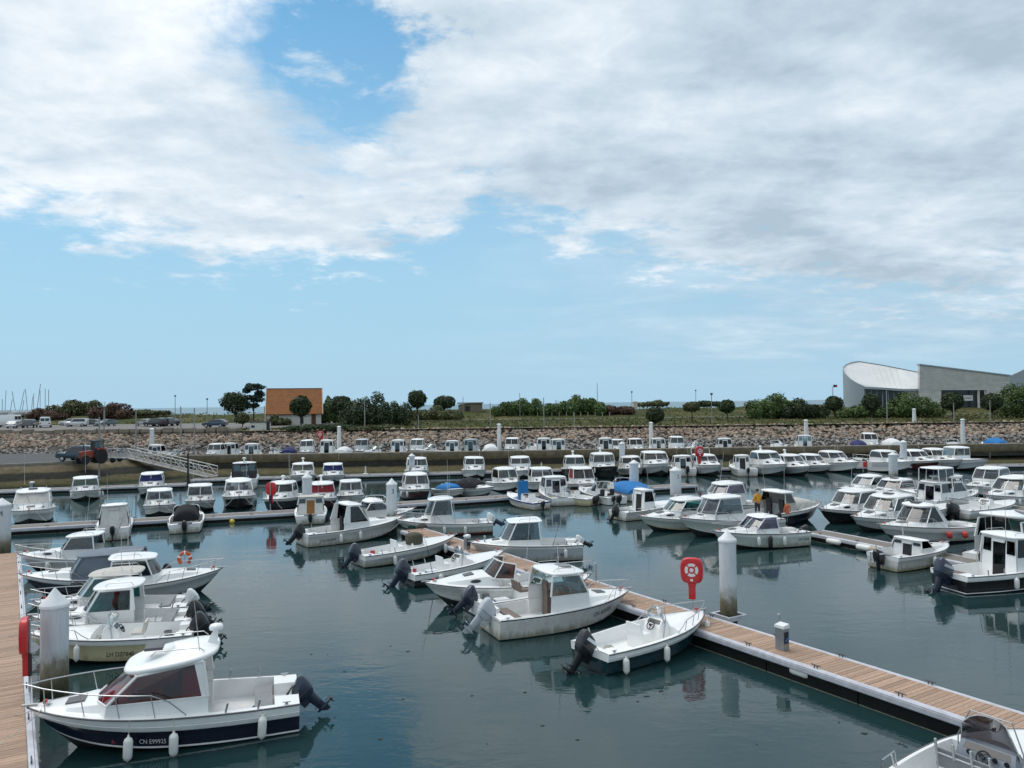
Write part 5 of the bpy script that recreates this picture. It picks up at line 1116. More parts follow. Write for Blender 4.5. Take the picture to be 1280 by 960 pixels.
boat('white open boat with very large black outboard in the right cluster', 1196, 648, 0.0, 66, 6.2, 'open', group=GC, B=2.35, hull=GREYW, band=.6, cx=.5, shield=False, tilt=0, mk=1.6, mcol=BLACKP, rail=False, lines=False, fb=.95)
boat('tall white flybridge boat with blue-tinted cabin glass in the right cluster', 1172, 637, .25, 62, 6.6, 'pilot', group=GC, B=2.4, hull=OFFW, fs=.85, fb=1.2, glass=G_BLUE, xr=.10, xf=.62, rake=.5, ch=1.35, sill=.55, re=4, fly=True, flyh=.85, gfly=G_BLUE, lines=False, motor=0, rear=True)
boat('white wheelhouse boat with clear front panes behind the flybridge boat', 1216, 622, .85, 238, 6.8, 'pilot', group=GC, B=2.6, glass=G_GREY, xr=.25, xf=.60, rake=.4, ch=1.75, sill=.8, re=3.6, lines=False)
boat('white boat with grey canvas-doored wheelhouse right of the flybridge boat', 1228, 640, .05, -40, 6.4, 'pilot', group=GC, B=2.5, glass=G_GREY, rear=G_VIO, xr=.3, xf=.6, rake=.2, ch=1.7, sill=.75, re=4, lines=False, motor=0, fb=1.2, fs=.9)
boat('broad white cabin boat with long grey windows at the right edge, bow over a pontoon', 1236, 636, .93, 242, 7.4, 'pilot', group=GC, B=2.8, hull=OFFW, glass=G_GREY, xr=.25, xf=.66, rake=.6, ch=1.5, re=3.2, trunk=.42, fend=[(.7, 1)], lines=False)
boat('small white open boat with console between the cabin boats in the right cluster', 1146, 634, .3, 64, 5.4, 'open', group=GC, B=2.1, hull=WHITE, cx=.5, glass=G_CLEAR, tilt=0, mk=.9, lines=False)
boat('small white open boat with tilted black outboard behind the second right pontoon boat', 1130, 650, .1, 70, 5.2, 'open', group=GC, B=2.1, hull=WHITE, cx=.5, shield=False, tilt=35, mk=.9, lines=False, rail=False)
# --- far row, bows towards the camera
FR = dict(group=GE)
boat('white cabin boat with two-pane windscreen in front of the dark quay, far left', 107, 627, .93, 151, 6.4, 'pilot', B=2.6, hull=OFFW, glass=G_TEAL, xr=.34, xf=.66, rake=.12, fc=.14, ch=1.65, sill=.75, re=4, fend=[(.75, 1), (.75, -1), (.6, 1)], ant=[(.5, 0, 2.4, 5.2, 0)], trunk=.5, **FR)
boat('white cabin boat with navy windscreen cover below the gangway', 186, 622, .93, 160, 6.6, 'pilot', B=2.5, hull=GREYW, boot=NAVY, bh=.05, blind=CVN, glass=G_BLUE, xr=.3, xf=.64, rake=.2, ch=1.7, sill=.8, re=5, trunk=.5, **FR)
boat('cabin boat with black-framed wheelhouse, stern to the camera, far row left', 305, 612, 0.0, -18, 7.0, 'pilot', B=2.9, hull=OFFW, fs=1.0, fb=1.3, cabin=BLACKP, glass=G_CLEAR, rear=G_CLEAR, xr=.32, xf=.62, ch=1.9, re=5, rake=.1, horn=True, motor=1, mk=1.1, motor2=True, **FR)
boat('white cabin boat with roof hatch left of the navy-windscreen boat, far row', 378, 607, .93, 166, 6.8, 'pilot', B=2.8, hull=GREYW, glass=G_GREY, xr=.3, xf=.62, rake=.3, ch=1.7, sill=.8, re=3.2, horn=True, trunk=.5, **FR)
boat('white cabin boat with navy windscreen, flat white roof, far row', 417, 606, .93, 166, 6.6, 'pilot', B=2.6, hull=GREYW, blind=CVN, glass=G_BLUE, xr=.3, xf=.62, rake=.25, ch=1.65, sill=.75, re=5, trunk=.5, ant=[(.4, .6, 2.4, 2.6, .4)], **FR)
boat('white cabin boat with green windscreen in the far row above the number 3 pile', 523, 600, .95, 170, 6.8, 'pilot', B=2.8, hull=GREYW, glass=G_TEAL, xr=.3, xf=.62, rake=.35, ch=1.9, sill=.9, re=3.4, trunk=.55, **FR)
boat('white cabin boat with square two-pane windscreen and dark lower windows, far row', 596, 600, .95, 172, 7.0, 'pilot', B=2.7, hull=WHITE, glass=G_GREY, xr=.3, xf=.6, rake=.08, fc=.12, ch=1.95, sill=.95, re=6, rth=.06, trunk=.6, **FR)
boat('white cabin boat with tall wheelhouse behind the arched-window boat, far row', 655, 600, .95, 174, 6.8, 'pilot', B=2.7, hull=WHITE, glass=G_GREY, xr=.3, xf=.6, rake=.2, ch=2.0, sill=1.1, re=3.6, trunk=.5, ant=[(.4, .5, 2.8, 2.2, 0), (.4, -.6, 2.8, 2.6, 0)], **FR)
boat('white wheelhouse boat with dark red gunwale and roof lamp, far row', 724, 598, .95, 176, 6.8, 'pilot', B=2.7, hull=MAROON, top=MAROON, rub=MAROON, glass=G_TEAL, xr=.3, xf=.56, rake=.1, fc=.14, ch=1.9, sill=.8, re=3.6, horn=True, trunk=.3, ant=[(.35, .6, 2.8, 2.2, .3), (.35, -.6, 2.8, 2.2, -.2)], **FR)
boat('black-hulled boat with white wheelhouse in the far row', 765, 600, .95, 172, 7.6, 'pilot', B=3.0, hull=BLACKH, boot=BLACKH, top=BLACKH, fs=1.0, fb=1.5, glass=G_CLEAR, xr=.3, xf=.56, rake=.1, fc=.2, ch=1.9, sill=.7, re=3.4, mid=True, horn=True, trunk=.3, fend=[(.7, -1)], **FR)
boat('white cabin boat with rounded roof right of the black-hulled boat, far row', 797, 597, .95, 176, 6.8, 'pilot', B=2.7, hull=OFFW, glass=G_DARK, xr=.3, xf=.62, rake=.4, ch=1.75, sill=.85, re=2.8, trunk=.5, **FR)
boat('tall white boxy cabin boat with pale windscreen, far row left of the black-windowed stern', 828, 597, .95, 178, 7.6, 'pilot', B=3.3, hull=GREYW, fs=1.0, fb=1.5, glass=G_CLEAR, gfront=G_CLEAR, dash=OFFW, xr=.25, xf=.62, rake=.5, ch=1.8, sill=.75, re=5, trunk=.6, **FR)
boat('small wheelhouse boat with grey door, stern to the camera, by the far red life ring', 859, 596, 0.0, 2, 6.2, 'pilot', B=2.5, hull=OFFW, fs=.85, glass=G_DARK, rear=G_GREY, xr=.34, xf=.62, rake=.1, ch=1.7, re=5, tilt=0, mk=1.2, **FR)
boat('white cabin boat with a tubular roof arch in the far row', 898, 597, .95, 172, 7.6, 'pilot', B=3.0, hull=GREYW, fs=.95, fb=1.35, glass=G_GREY, xr=.3, xf=.6, rake=.4, ch=1.45, sill=.6, re=4, arch=True, mid=True, trunk=.5, **FR)
boat('white boat with narrow wheelhouse and black doorway, stern to the camera, far row', 935, 596, 0.0, 4, 6.2, 'pilot', B=2.6, hull=OFFW, fs=.8, glass=G_GREY, rear=SEATK, xr=.38, xf=.62, sd=.5, rake=.1, ch=1.75, re=5, mk=.9, **FR)
boat('big white cabin boat with green windscreen and roof hatch, far row centre right', 980, 597, .95, 172, 8.0, 'pilot', B=3.2, hull=GREYW, fs=1.05, fb=1.5, glass=G_TEAL, xr=.28, xf=.62, rake=.5, ch=1.75, sill=.8, re=3.4, horn=True, trunk=.6, **FR)
boat('white cabin boat with pale windscreen right of the green-windowed far boat', 1011, 596, .95, 170, 7.2, 'pilot', B=2.8, hull=GREYW, glass=G_CLEAR, dash=OFFW, xr=.28, xf=.62, rake=.5, ch=1.7, sill=.8, re=2.8, horn=True, trunk=.55, **FR)
boat('white cabin boat with three dark windscreen panes, fifth from right in the far row', 1037, 593, .95, 168, 7.0, 'pilot', B=2.7, hull=GREYW, glass=G_GREY, xr=.28, xf=.62, rake=.5, ch=1.6, sill=.8, re=3, trunk=.5, **FR)
boat('white cabin boat with blue-black windows and red flag at the bow, far row', 1072, 592, .95, 162, 7.6, 'pilot', B=2.9, hull=WHITE, fs=.9, fb=1.35, glass=G_BLUE, xr=.28, xf=.62, rake=.5, ch=1.6, sill=.75, re=3.4, trunk=.55, **FR)
boat('white cabin boat with blue-black windows beside the pile, far row right', 1138, 593, .95, 166, 7.4, 'pilot', B=2.9, hull=WHITE, fs=.95, fb=1.4, glass=G_BLUE, xr=.28, xf=.62, rake=.5, ch=1.65, sill=.75, re=3.4, trunk=.55, **FR)
boat('small white boat stern showing left of the pile in the far row', 1103, 587, 0.0, -10, 5.6, 'open', B=2.3, shield=False, motor=0, fs=.9, **FR)
boat('white cabin boat with maroon hull in the far row at right', 1173, 590, .95, 168, 7.2, 'pilot', B=2.8, hull=MAROON, boot=MAROON, band=.74, fs=.9, fb=1.35, glass=G_DARK, xr=.28, xf=.62, rake=.45, ch=1.6, sill=.75, re=3, trunk=.5, **FR)
boat('white cabin boat with grey-green windows second from right in the far row', 1200, 589, .95, 168, 7.2, 'pilot', B=2.8, hull=GREYW, fs=.9, fb=1.35, glass=G_GREY, xr=.28, xf=.62, rake=.4, ch=1.7, sill=.8, re=3, trunk=.5, **FR)
boat('white fishing boat with upright open wheelhouse, rightmost in the far row', 1230, 590, .92, 160, 7.6, 'pilot', B=3.0, hull=GREYW, fs=1.0, fb=1.4, rub=RUBBER, glass=G_CLEAR, xr=.36, xf=.60, rake=-.05, fc=.2, ch=1.9, sill=.7, re=3.6, trunk=.15, rail=False, ant=[(.9, 1.2, 1.4, .7, 0)], **FR)
# --- boats in the inner basin, seen over the wall
ORD = ['first', 'second', 'third', 'fourth', 'fifth', 'sixth', 'seventh', 'eighth', 'ninth', 'tenth', 'eleventh', 'twelfth', 'thirteenth', 'fourteenth', 'fifteenth', 'sixteenth', 'seventeenth', 'eighteenth', 'nineteenth', 'twentieth', 'twenty-first', 'twenty-second', 'twenty-third', 'twenty-fourth', 'twenty-fifth', 'twenty-sixth', 'twenty-seventh', 'twenty-eighth', 'twenty-ninth', 'thirtieth', 'thirty-first', 'thirty-second', 'thirty-third', 'thirty-fourth', 'thirty-fifth', 'thirty-sixth', 'thirty-seventh', 'thirty-eighth', 'thirty-ninth', 'fortieth']
inner = [(198, 'c'), (225, 'o'), (269, 'c'), (290, 'c'), (316, 'c'), (339, 'o'), (361, 'n'), (384, 'c'), (410, 'c'), (430, 'b'), (452, 'g'), (473, 'o'), (499, 'c'), (521, 'c'), (543, 'o'), (566, 'c'), (590, 'g'), (613, 'b'), (640, 'c'), (662, 'o'), (680, 'c'), (697, 'c'), (757, 'c'), (772, 'c'), (795, 'c'), (822, 'c'), (846, 'c'), (872, 'o'), (905, 'k'), (968, 'o'), (1004, 'c'), (1073, 'n'), (1088, 'c'), (1115, 'b'), (1190, 'o'), (1244, 'B')]
rin = random.Random(21)
for i, (px, k) in enumerate(inner):
    yb = 569.4 - (px - 267) * .0145 + 1.5
    p = P(px, yb, 1.0); kw = dict(group='boats in the inner basin beyond the wall', z=1.0, lines=False, motor=0)
    # all berthed bow-in along the wall at about the same distance
    Y = 107 + rin.uniform(-2, 2.5); q = D(px, 560, Y); pr_ = CAM_H - 1.0
    v = ray(px, 560); py = 560
    for _ in range(12):
        t = P(px, py, 1.0); py += (t.y - Y) * .3
    az = rin.choice([180, 0]) + rin.uniform(-8, 8); L = rin.uniform(5.2, 6.6)
    lab = lambda d: f'{d} beyond the far wall, {ORD[i]} from the left'
    hgt = rin.uniform(1.55, 2.0)
    if k in 'cgk': boat(lab({'c': 'white cabin boat', 'g': 'boat with grey-green cabin', 'k': 'white boat with black cabin glass'}[k]), px, py, .5, az, L, 'pilot', B=2.3, hull=OFFW, glass={'c': rin.choice([G_GREY, G_DARK, G_CLEAR]), 'g': G_GREY, 'k': SEATK}[k], cabin=GREYW if k == 'g' else WHITE, roof=GREYW if k == 'g' else WHITE, xr=.3, xf=.62, rake=rin.choice([.1, .3, .5]), ch=hgt, sill=hgt - .85, re=3.6, rear=True, **kw)
    elif k == 'o': boat(lab('low white open boat'), px, py, .5, az + 55, L, 'cuddy', B=2.2, hull=OFFW, glass=G_CLEAR, trunk=.45, **kw)
    else: boat(lab({'n': 'boat under a navy cover', 'b': 'boat under a white box-shaped cover', 'B': 'boat under a bright blue cover'}[k]), px, py, .5, az, L, 'open', name='covered_boat', B=2.3, hull=OFFW, shield=False, rail=False, cover={'n': CVN, 'b': M('white canvas', (.7, .7, .7), .85), 'B': CVB}[k], cov=(.2, .75, 1.0, .85), **kw)
# ------------------------------------------------------------------ pontoon furniture
REDP = M('red lifebuoy box', (.55, .018, .022), .38, var=.08, coat=.2)
WHITEPL = M('white plastic', (.75, .75, .73), .4, var=.05)
def lifebuoy_station(label, loc, rz, back=False, k=1.0):
    root = empty('lifebuoy_station', loc, rz); tag(root, label, 'lifebuoy', 'red lifebuoy stations'); root.scale = (k, k, k)
    b = MB(); b.tube([(0, 0, 0), (0, 0, 1.95)], .028, 8); b.box(-.1, .1, -.06, .06, 0, .015); b.build('post', ALU, root)
    # housing, facing local -y
    def rr(hw, hh, y, n=28): return [(x, y, 1.55 + z_) for x, z_ in [(px_ * 1, pz) for px_, pz in superell(0, hw, hh, 3.4, n)]]
    b = MB(); b.loft([rr(.36, .42, -.03), rr(.40, .46, -.05), rr(.40, .46, -.16), rr(.37, .43, -.21), rr(.30, .36, -.225)], True, 0, True, True); hs = b.build('housing', REDP, root, 45)
    n = 24; R0, R1 = .135, .24
    for q in range(4):
        b = MB(); lo = []; 
        for i in range(7):
            a = q * pi / 2 + .14 + (pi / 2 - .28) * i / 6 + pi / 4
            lo.append([(r_ * cos(a), -.232 + d_, 1.58 + r_ * sin(a)) for r_, d_ in ((R0, .012), (R0, -.004), (R1, -.004), (R1, .012))])
        b.loft(lo, True, 0, True, True); b.build('ring_emblem', WHITEPL, hs, 0)
    b = MB(); b.lathe([(.075, 0), (.075, .008), (.01, .01)], (0, -.230, 1.58), 14, 0, 'y'); b.build('centre_emblem', WHITEPL, hs)
    b = MB(); b.box(-.045, .045, -.236, -.228, 1.185, 1.265); b.build('instruction_plate', WHITEPL, hs)
    b = MB(); b.box(-.12, .12, -.15, -.03, .52, 1.08); b.box(-.14, .14, -.16, -.03, 1.0, 1.1); b.build('rope_box', REDP, root)
    b = MB(); b.box(-.09, .09, -.03, .05, .5, 1.08); b.build('back_plate', BLACKP, root)
    return root
p = P(866, 766, .5); lifebuoy_station('red lifebuoy station with white ring emblem on the centre pontoon', (p.x, p.y, .5), atan2(p.x, -p.y) * 0 + radians(-18), k=1.02)
p = P(38, 868, .5) + va * -.02; lifebuoy_station('red lifebuoy station seen edge-on at the left pontoon', (p.x, p.y, .5), radians(-62), k=1.05)
p = P(338, 638, .45); lifebuoy_station('round-cornered red lifebuoy station seen from behind on the grey cross pontoon', (p.x, p.y, .45), radians(162), k=1.05)
p = P(874, 592, .45); lifebuoy_station('red lifebuoy station in front of the far wall, above the grey-doored boat', (p.x, p.y, .9), radians(15), k=1.25)
p = D(401, 562, 118); lifebuoy_station('small red lifebuoy station against the rocks beyond the far wall', (p.x, p.y, 2.1), radians(-10), k=1.15)

PEDM = M('pedestal steel', (.33, .34, .35), .4, metal=.6, var=.1)
def pedestal(label, px, py, z=.5, rz=0, k=1.0):
    p = P(px, py, z); root = empty('service_pedestal', p, rz); tag(root, label, 'pedestal', 'service pedestals on pontoons'); root.scale = (k, k, k)
    b = MB(); b.box(-.15, .15, -.12, .12, 0, .72); b.build('body', PEDM, root, 0)
    b = MB(); b.hexa([(-.17, -.14, .72), (.17, -.14, .72), (.17, .14, .72), (-.17, .14, .72), (-.16, -.13, .80), (.16, -.13, .80), (.16, .13, .84), (-.16, .13, .84)]); b.build('lid', CAPM, root, 0)
    b = MB(); b.box(.152, .165, -.09, .09, .28, .62); b.build('socket_panel', BLACKP, root, 0)
    for i in range(3):
        b = MB(); b.lathe([(.03, 0), (.034, .02), (.01, .03)], (.165, -.05 + .05 * i, .38 + .04 * i), 8, 0, 'x'); b.build('socket', M('blue socket', (.03, .12, .4), .4), root)
    return root
AB = atan2(-UV.y, -UV.x)
pedestal('grey steel service pedestal with white top on the near centre pontoon', 978, 815, .5, AB, 1.05)
pedestal('grey steel service pedestal on the far part of the centre pontoon', 584, 688, .5, AB, 1.0)
pedestal('small service pedestal on the pontoon below the dark quay', 40, 614, .45, 0, 1.1)
def post_small(label, px, py, h_=.8):
    p = P(px, py, .5); b = MB(); b.tube([(0, 0, 0), (0, 0, h_)], .045, 8); b.lathe([(.06, 0), (.065, .03), (.05, .06)], (0, 0, h_), 10); b.lathe([(.10, 0), (.10, .012)], (0, 0, 0), 10); o = b.build('mooring_post', ALU, None); o.location = p; tag(o, label, 'post', 'short posts on the pontoon edge'); return o
post_small('short grey post behind the near service pedestal', 974, 790, .55); post_small('short post by the boxy glass cabin boat', 606, 690, .8); post_small('short post with tilted rail beside the bronze-windowed boat', 745, 727, .75)

def fender_thing(label, px, py, z, rz, mat, ln=.75, r=.14):
    b = MB(); b.lathe([(.03, -ln / 2), (.05, -ln / 2 + .04), (r * .85, -ln / 2 + .09), (r, -ln / 2 + .18), (r, ln / 2 - .18), (r * .85, ln / 2 - .09), (.05, ln / 2 - .04), (.03, ln / 2)], (0, 0, 0), 12, 0, 'x'); o = b.build('fender', mat, None, 50); o.location = P(px, py, z); o.rotation_euler = (0, 0, rz); tag(o, label, 'fender', 'white fenders on pontoon edges'); return o
fender_thing('white fender lying against the near edge of the centre pontoon', 1001, 840, .30, AB, FENDER, .8, .15)
fender_thing('white fender on the grey right pontoon, nearest its end', 1042, 677, .26, radians(-62), FENDER, 1.0, .16)
fender_thing('white fender on the grey right pontoon below the second cabin boat', 1080, 684.5, .26, radians(-62), FENDER, 1.0, .17)
fender_thing('stained white fender on the grey right pontoon beside another', 1094, 687, .26, radians(-62), M('stained vinyl', (.45, .40, .28), .6, var=.2, dirt=.4), .7, .15)
fender_thing('yellow float bobbing under the grey cross pontoon', 290, 652, .1, 0, M('yellow float', (.65, .48, .06), .5), .4, .18)

# ropes and crates at the far end of the centre pontoon
NETM = M('green net', (.02, .09, .06), .95, var=.4, vs=20, bump=1, bs=40)
def net_heap(label, px, py, mat, r=.35, hh=.25):
    rnd = random.Random(px); b = MB(); n = 16
    b.loft([[(r * k * (1 + rnd.uniform(-.15, .15)) * cos(2 * pi * q / n), r * k * (1 + rnd.uniform(-.15, .15)) * sin(2 * pi * q / n), z_ + rnd.uniform(-.02, .02)) for q in range(n)] for k, z_ in ((1, 0), (1.02, hh * .35), (.8, hh * .75), (.45, hh), (.05, hh * 1.05))], True, 0, True, True)
    for q in range(5):
        a0 = rnd.uniform(0, 6.28); rr_ = r * rnd.uniform(.5, 1); b.tube([(rr_ * cos(a0 + t * .5), rr_ * sin(a0 + t * .5), hh * (1.05 - rr_ / r * .6) + .03 * sin(t)) for t in range(10)], .018, 5)
    o = b.build('net_heap', mat, None, 60); o.location = P(px, py, .5); tag(o, label, 'net', 'gear heaps on the pontoon end')
net_heap('heap of green netting beside the number 3 pile', 507, 658, NETM); net_heap('second heap of green rope next to the netting', 516, 660, NETM, .3, .2); net_heap('dark gear bag on the far end of the centre pontoon', 528, 661, M('dark bag', (.06, .05, .045), .9, bump=.5), .32, .3)
# orange horseshoe lifebuoy hanging off the grey-hulled left boat
def horseshoe():
    root = empty('horseshoe_buoy', P(231, 735, 0) + Vector((0, 0, 1.35)), radians(20)); tag(root, 'orange horseshoe lifebuoy on the bow rail of the grey-hulled left boat', 'lifebuoy')
    b = MB(); pts = [(.24 * cos(a), 0, .27 * sin(a)) for a in [radians(-55 + 290 * i / 14) for i in range(15)]]; b.tube(pts, .085, 8); b.build('ring', M('orange vinyl', (.55, .09, .03), .5), root, 60)
    b = MB()
    for a in (radians(20), radians(90), radians(160)): b.tube([(.24 * cos(a) + .03 * cos(a + 1.57), 0, .27 * sin(a) + .03 * sin(a + 1.57)), (.24 * cos(a) - .03 * cos(a + 1.57), 0, .27 * sin(a) - .03 * sin(a + 1.57))], .09, 8)
    b.build('reflective_band', WHITEPL, root)
    b = MB(); b.tube([(0, 0, -.24), (0, 0, .55)], .02, 6); b.build('bracket', STEEL, root)
horseshoe()
# ------------------------------------------------------------------ gangway
def gangway():
    A, Bp = D(165, 572, 93.0), P(266, 596, .55); root = empty('gangway', A); tag(root, 'long pale lattice gangway sloping from the quay to the far pontoon', 'gangway')
    d = Bp - A; d.z = Bp.z - A.z; side = Vector((-d.y, d.x, 0)).normalized() * .65; up = Vector((0, 0, 1.15)); GWM = M('galvanised steel', (.50, .50, .48), .5, metal=.3, var=.12)
    n = 9
    for sg in (1, -1):
        b = MB(); o = side * sg
        b.tube([o, o + d], .07, 6); b.tube([o + up, o + d + up], .06, 6)
        for k in (.35, .68): b.tube([o + up * k, o + d + up * k], .035, 5)
        for i in range(n + 1): b.tube([o + d * (i / n), o + d * (i / n) + up], .04, 5)
        for i in range(n): b.tube([o + d * (i / n) + up * (0 if i % 2 else 1), o + d * ((i + 1) / n) + up * (1 if i % 2 else 0)], .045, 5)
        b.build('truss_side', GWM, root)
    b = MB(); b.slab(-side, side, side + d, -side + d, .05); b.build('walkway', PLANKG, root, 0)
    for i in range(1, n):
        b = MB(); c = d * (i / n); b.tube([c - side, c + side], .04, 5); b.build('cross_member', GWM, root)
gangway()
# ------------------------------------------------------------------ poles
POLEM = M('galvanised pole', (.30, .30, .29), .55, metal=.3, var=.1); WPOST = M('white post', (.72, .72, .70), .5, var=.06, dirt=.15)
def plain_pole(label, base, top_z, r, mat, name='pole', cat='pole', group=None, head=None):
    root = empty(name, base); tag(root, label, cat, group); hh = top_z - base.z
    b = MB(); b.tube([(0, 0, 0), (0, 0, hh * .5), (0, 0, hh)], [r, r * .85, r * .7], 10); b.build('shaft', mat, root)
    b = MB(); b.lathe([(r * 1.8, 0), (r * 1.8, .06), (r * 1.2, .1)], (0, 0, 0), 10); b.build('base_plate', mat, root)
    if head == 'cap': b = MB(); b.lathe([(r * .9, 0), (r * .95, .06), (r * .5, .16), (.01, .2)], (0, 0, hh), 12); b.build('cap', CAPM, root)
    if head == 'lamp': b = MB(); b.lathe([(.06, 0), (.22, .08), (.26, .3), (.2, .42), (.03, .46)], (0, 0, hh), 10); b.build('lamp_head', M('lamp head', (.12, .13, .14), .5), root)
    if head == 'arm': b = MB(); b.tube([(0, 0, hh - .05), (.5, 0, hh + .12), (.9, 0, hh + .12)], .05, 6); b.box(.75, 1.5, -.14, .14, hh + .06, hh + .18); b.build('lamp_head', POLEM, root)
    return root
for i, (px, yt, nm) in enumerate([(190, 537, 'left of the gangway'), (424, 534, 'right of the red lifebuoy'), (624, 531, 'above the middle of the far wall'), (814, 529, 'in front of the dark round bush'), (1008, 526, 'left of the museum'), (1204, 525, 'below the museum')]):
    q = D(px, 556, 112); t = D(px, yt, 112); q.z = 1.0
    plain_pole('thick white mooring post ' + nm + ', beyond the wall', q, t.z, .36 if i else .40, WPOST, 'mooring_pile', 'pile', 'white posts beyond the far wall', 'cap')
for i, (px, yt, yb, Y, nm, hd) in enumerate([(124, 521, 600, 84, 'in front of the tractor', None), (130, 513, 545, 128, 'carrying a small sign above the tractor', None), (170, 513, 570, 112, 'left of the white post', None), (226, 508, 560, 112, 'at the gangway', None), (243, 510, 575, 112, 'right of the gangway pole', None), (235, 567, 620, 76, 'dark one standing in the water at the gangway foot', None)]):
    t = D(px, yt, Y); base = D(px, yb, Y); base.z = min(base.z, t.z - 2); plain_pole('slender mooring pole, ' + nm, base, t.z, .11, RUBBER if i == 5 else POLEM, group='slender mooring poles')
lamps = [(219, 496, 524, 'left of the parked blue car'), (259, 500, 526, 'above the blue car'), (131, 502, 528, 'beside the left shrubs'), (456, 497, 535, 'by the hedge right of the house'), (523, 518, 537, 'short one on the central grass'), (579, 496, 522, 'between round trees and long hedge'), (613, 503, 536, 'at the left end of the long hedge'), (650, 491, 521, 'rising above the long hedge'), (680, 497, 535, 'in front of the long hedge'), (747, 479, 518, 'tallest, at the right end of the long hedge'), (790, 491, 512, 'on the dune right of the long hedge'), (870, 489, 512, 'right of the small umbrella tree'), (890, 494, 528, 'left of the right-hand trees'), (1109, 488, 530, 'in front of the museum'), (1193, 504, 545, 'right of the museum, by the rocks'), (1238, 500, 525, 'at the right bush'), (1041, 483, 512, 'with a small flag near the museum'), (718, 515, 534, 'short one before the long hedge')]
for px, yt, yb, nm in lamps:
    q = G(px, yb) if yb < 530 else D(px, yb, 127); q.z = land_z(q.x, q.y) if yb < 530 else 4.3; t = D(px, yt, q.y)
    plain_pole('thin lamp post ' + nm, q, t.z, .09, POLEM, 'lamp_post', 'lamp post', 'lamp posts on the shore', 'lamp' if px in (219, 259, 790, 870, 890) else None)
q = D(1143, 531, 127); t = D(1143, 512, 127); plain_pole('stubby white marker post on the bank below the museum', q, t.z, .35, WPOST, 'marker_post', 'post', None, 'cap')
# flag at the bow of a far boat and flag by the museum
def flag(label, base, hh, w, mat, mat2):
    root = empty('flag', base); tag(root, label, 'flag'); b = MB(); b.tube([(0, 0, 0), (0, 0, hh)], .03, 6); b.build('staff', ALU, root)
    for k, m_ in ((0, mat), (1, mat2)):
        b = MB(); b.loft([[(w * (k * .5 + .5 * i / 5), .08 * sin(i * 1.3 + k * 2), hh - z_) for z_ in (0, w * .6)] for i in range(6)], False); b.build('cloth', m_, root)
flag('small red and white flag on the bow of a far boat', P(1079, 590, 1.2), 1.0, .9, FENDR, WHITEPL)
q = G(1041, 512); flag('small dark flag on a pole near the museum', Vector((q.x + .2, q.y - .2, land_z(q.x, q.y))), D(1041, 481, q.y).z - land_z(q.x, q.y), 1.2, CVN, FENDR)

# ------------------------------------------------------------------ trees and shrubs
def leaf_mat(name, c0, c1):
    m = bpy.data.materials.new(name); m.use_nodes = True; nt = m.node_tree; N = nt.nodes; K = nt.links; b = N['Principled BSDF']; b.inputs['Roughness'].default_value = .7; b.inputs['Specular IOR Level'].default_value = .25
    ge = N.new('ShaderNodeNewGeometry'); r = N.new('ShaderNodeMix'); r.data_type = 'RGBA'; K.new(ge.outputs['Random Per Island'], r.inputs[0]); r.inputs[6].default_value = (*c0, 1); r.inputs[7].default_value = (*c1, 1); K.new(r.outputs[2], b.inputs['Base Color']); return m
LF_DARK = leaf_mat('dark evergreen leaves', (.014, .026, .010), (.055, .08, .032)); LF_GREEN = leaf_mat('green leaves', (.028, .06, .016), (.11, .16, .045)); LF_OLIVE = leaf_mat('olive leaves', (.035, .045, .018), (.12, .125, .05)); LF_PINE = leaf_mat('blue green needles', (.008, .018, .016), (.035, .055, .04)); LF_RED = leaf_mat('reddish scrub leaves', (.05, .025, .018), (.11, .06, .04)); LF_PALE = leaf_mat('pale green leaves', (.05, .085, .03), (.11, .16, .06))
BARK = M('bark', (.06, .048, .038), .95, var=.3, vs=6, bump=.5)
def foliage(rnd, lobes, n, size, surf=.55):
    b = MB(); vol = [l[3] * l[4] * l[5] for l in lobes]; tot = sum(vol)
    for l, vv in zip(lobes, vol):
        k = max(10, int(n * vv / tot))
        for i in range(k):
            d = Vector((rnd.gauss(0, 1), rnd.gauss(0, 1), rnd.gauss(0, 1))).normalized(); rr_ = (rnd.random() ** .33) * (1 - surf) + surf * rnd.uniform(.75, 1.08) + (rnd.uniform(0, .22) if rnd.random() < .10 else 0)
            c = Vector((l[0] + d.x * l[3] * rr_, l[1] + d.y * l[4] * rr_, l[2] + d.z * l[5] * rr_))
            nn = (d + Vector((rnd.gauss(0, .5), rnd.gauss(0, .5), rnd.gauss(0, .5) + .3))).normalized(); u = nn.orthogonal().normalized(); w = nn.cross(u); a = rnd.uniform(0, 6.28); u, w = u * cos(a) + w * sin(a), w * cos(a) - u * sin(a)
            s_ = size * rnd.uniform(.6, 1.35); b.add([c - u * s_ - w * s_ * .4, c + w * s_ * .55 * -1, c + u * s_ + w * s_ * .1, c + w * s_ * .6], [(0, 1, 2, 3)])
    me = bpy.data.meshes.new('crown'); me.from_pydata(b.v, [], b.f); return me
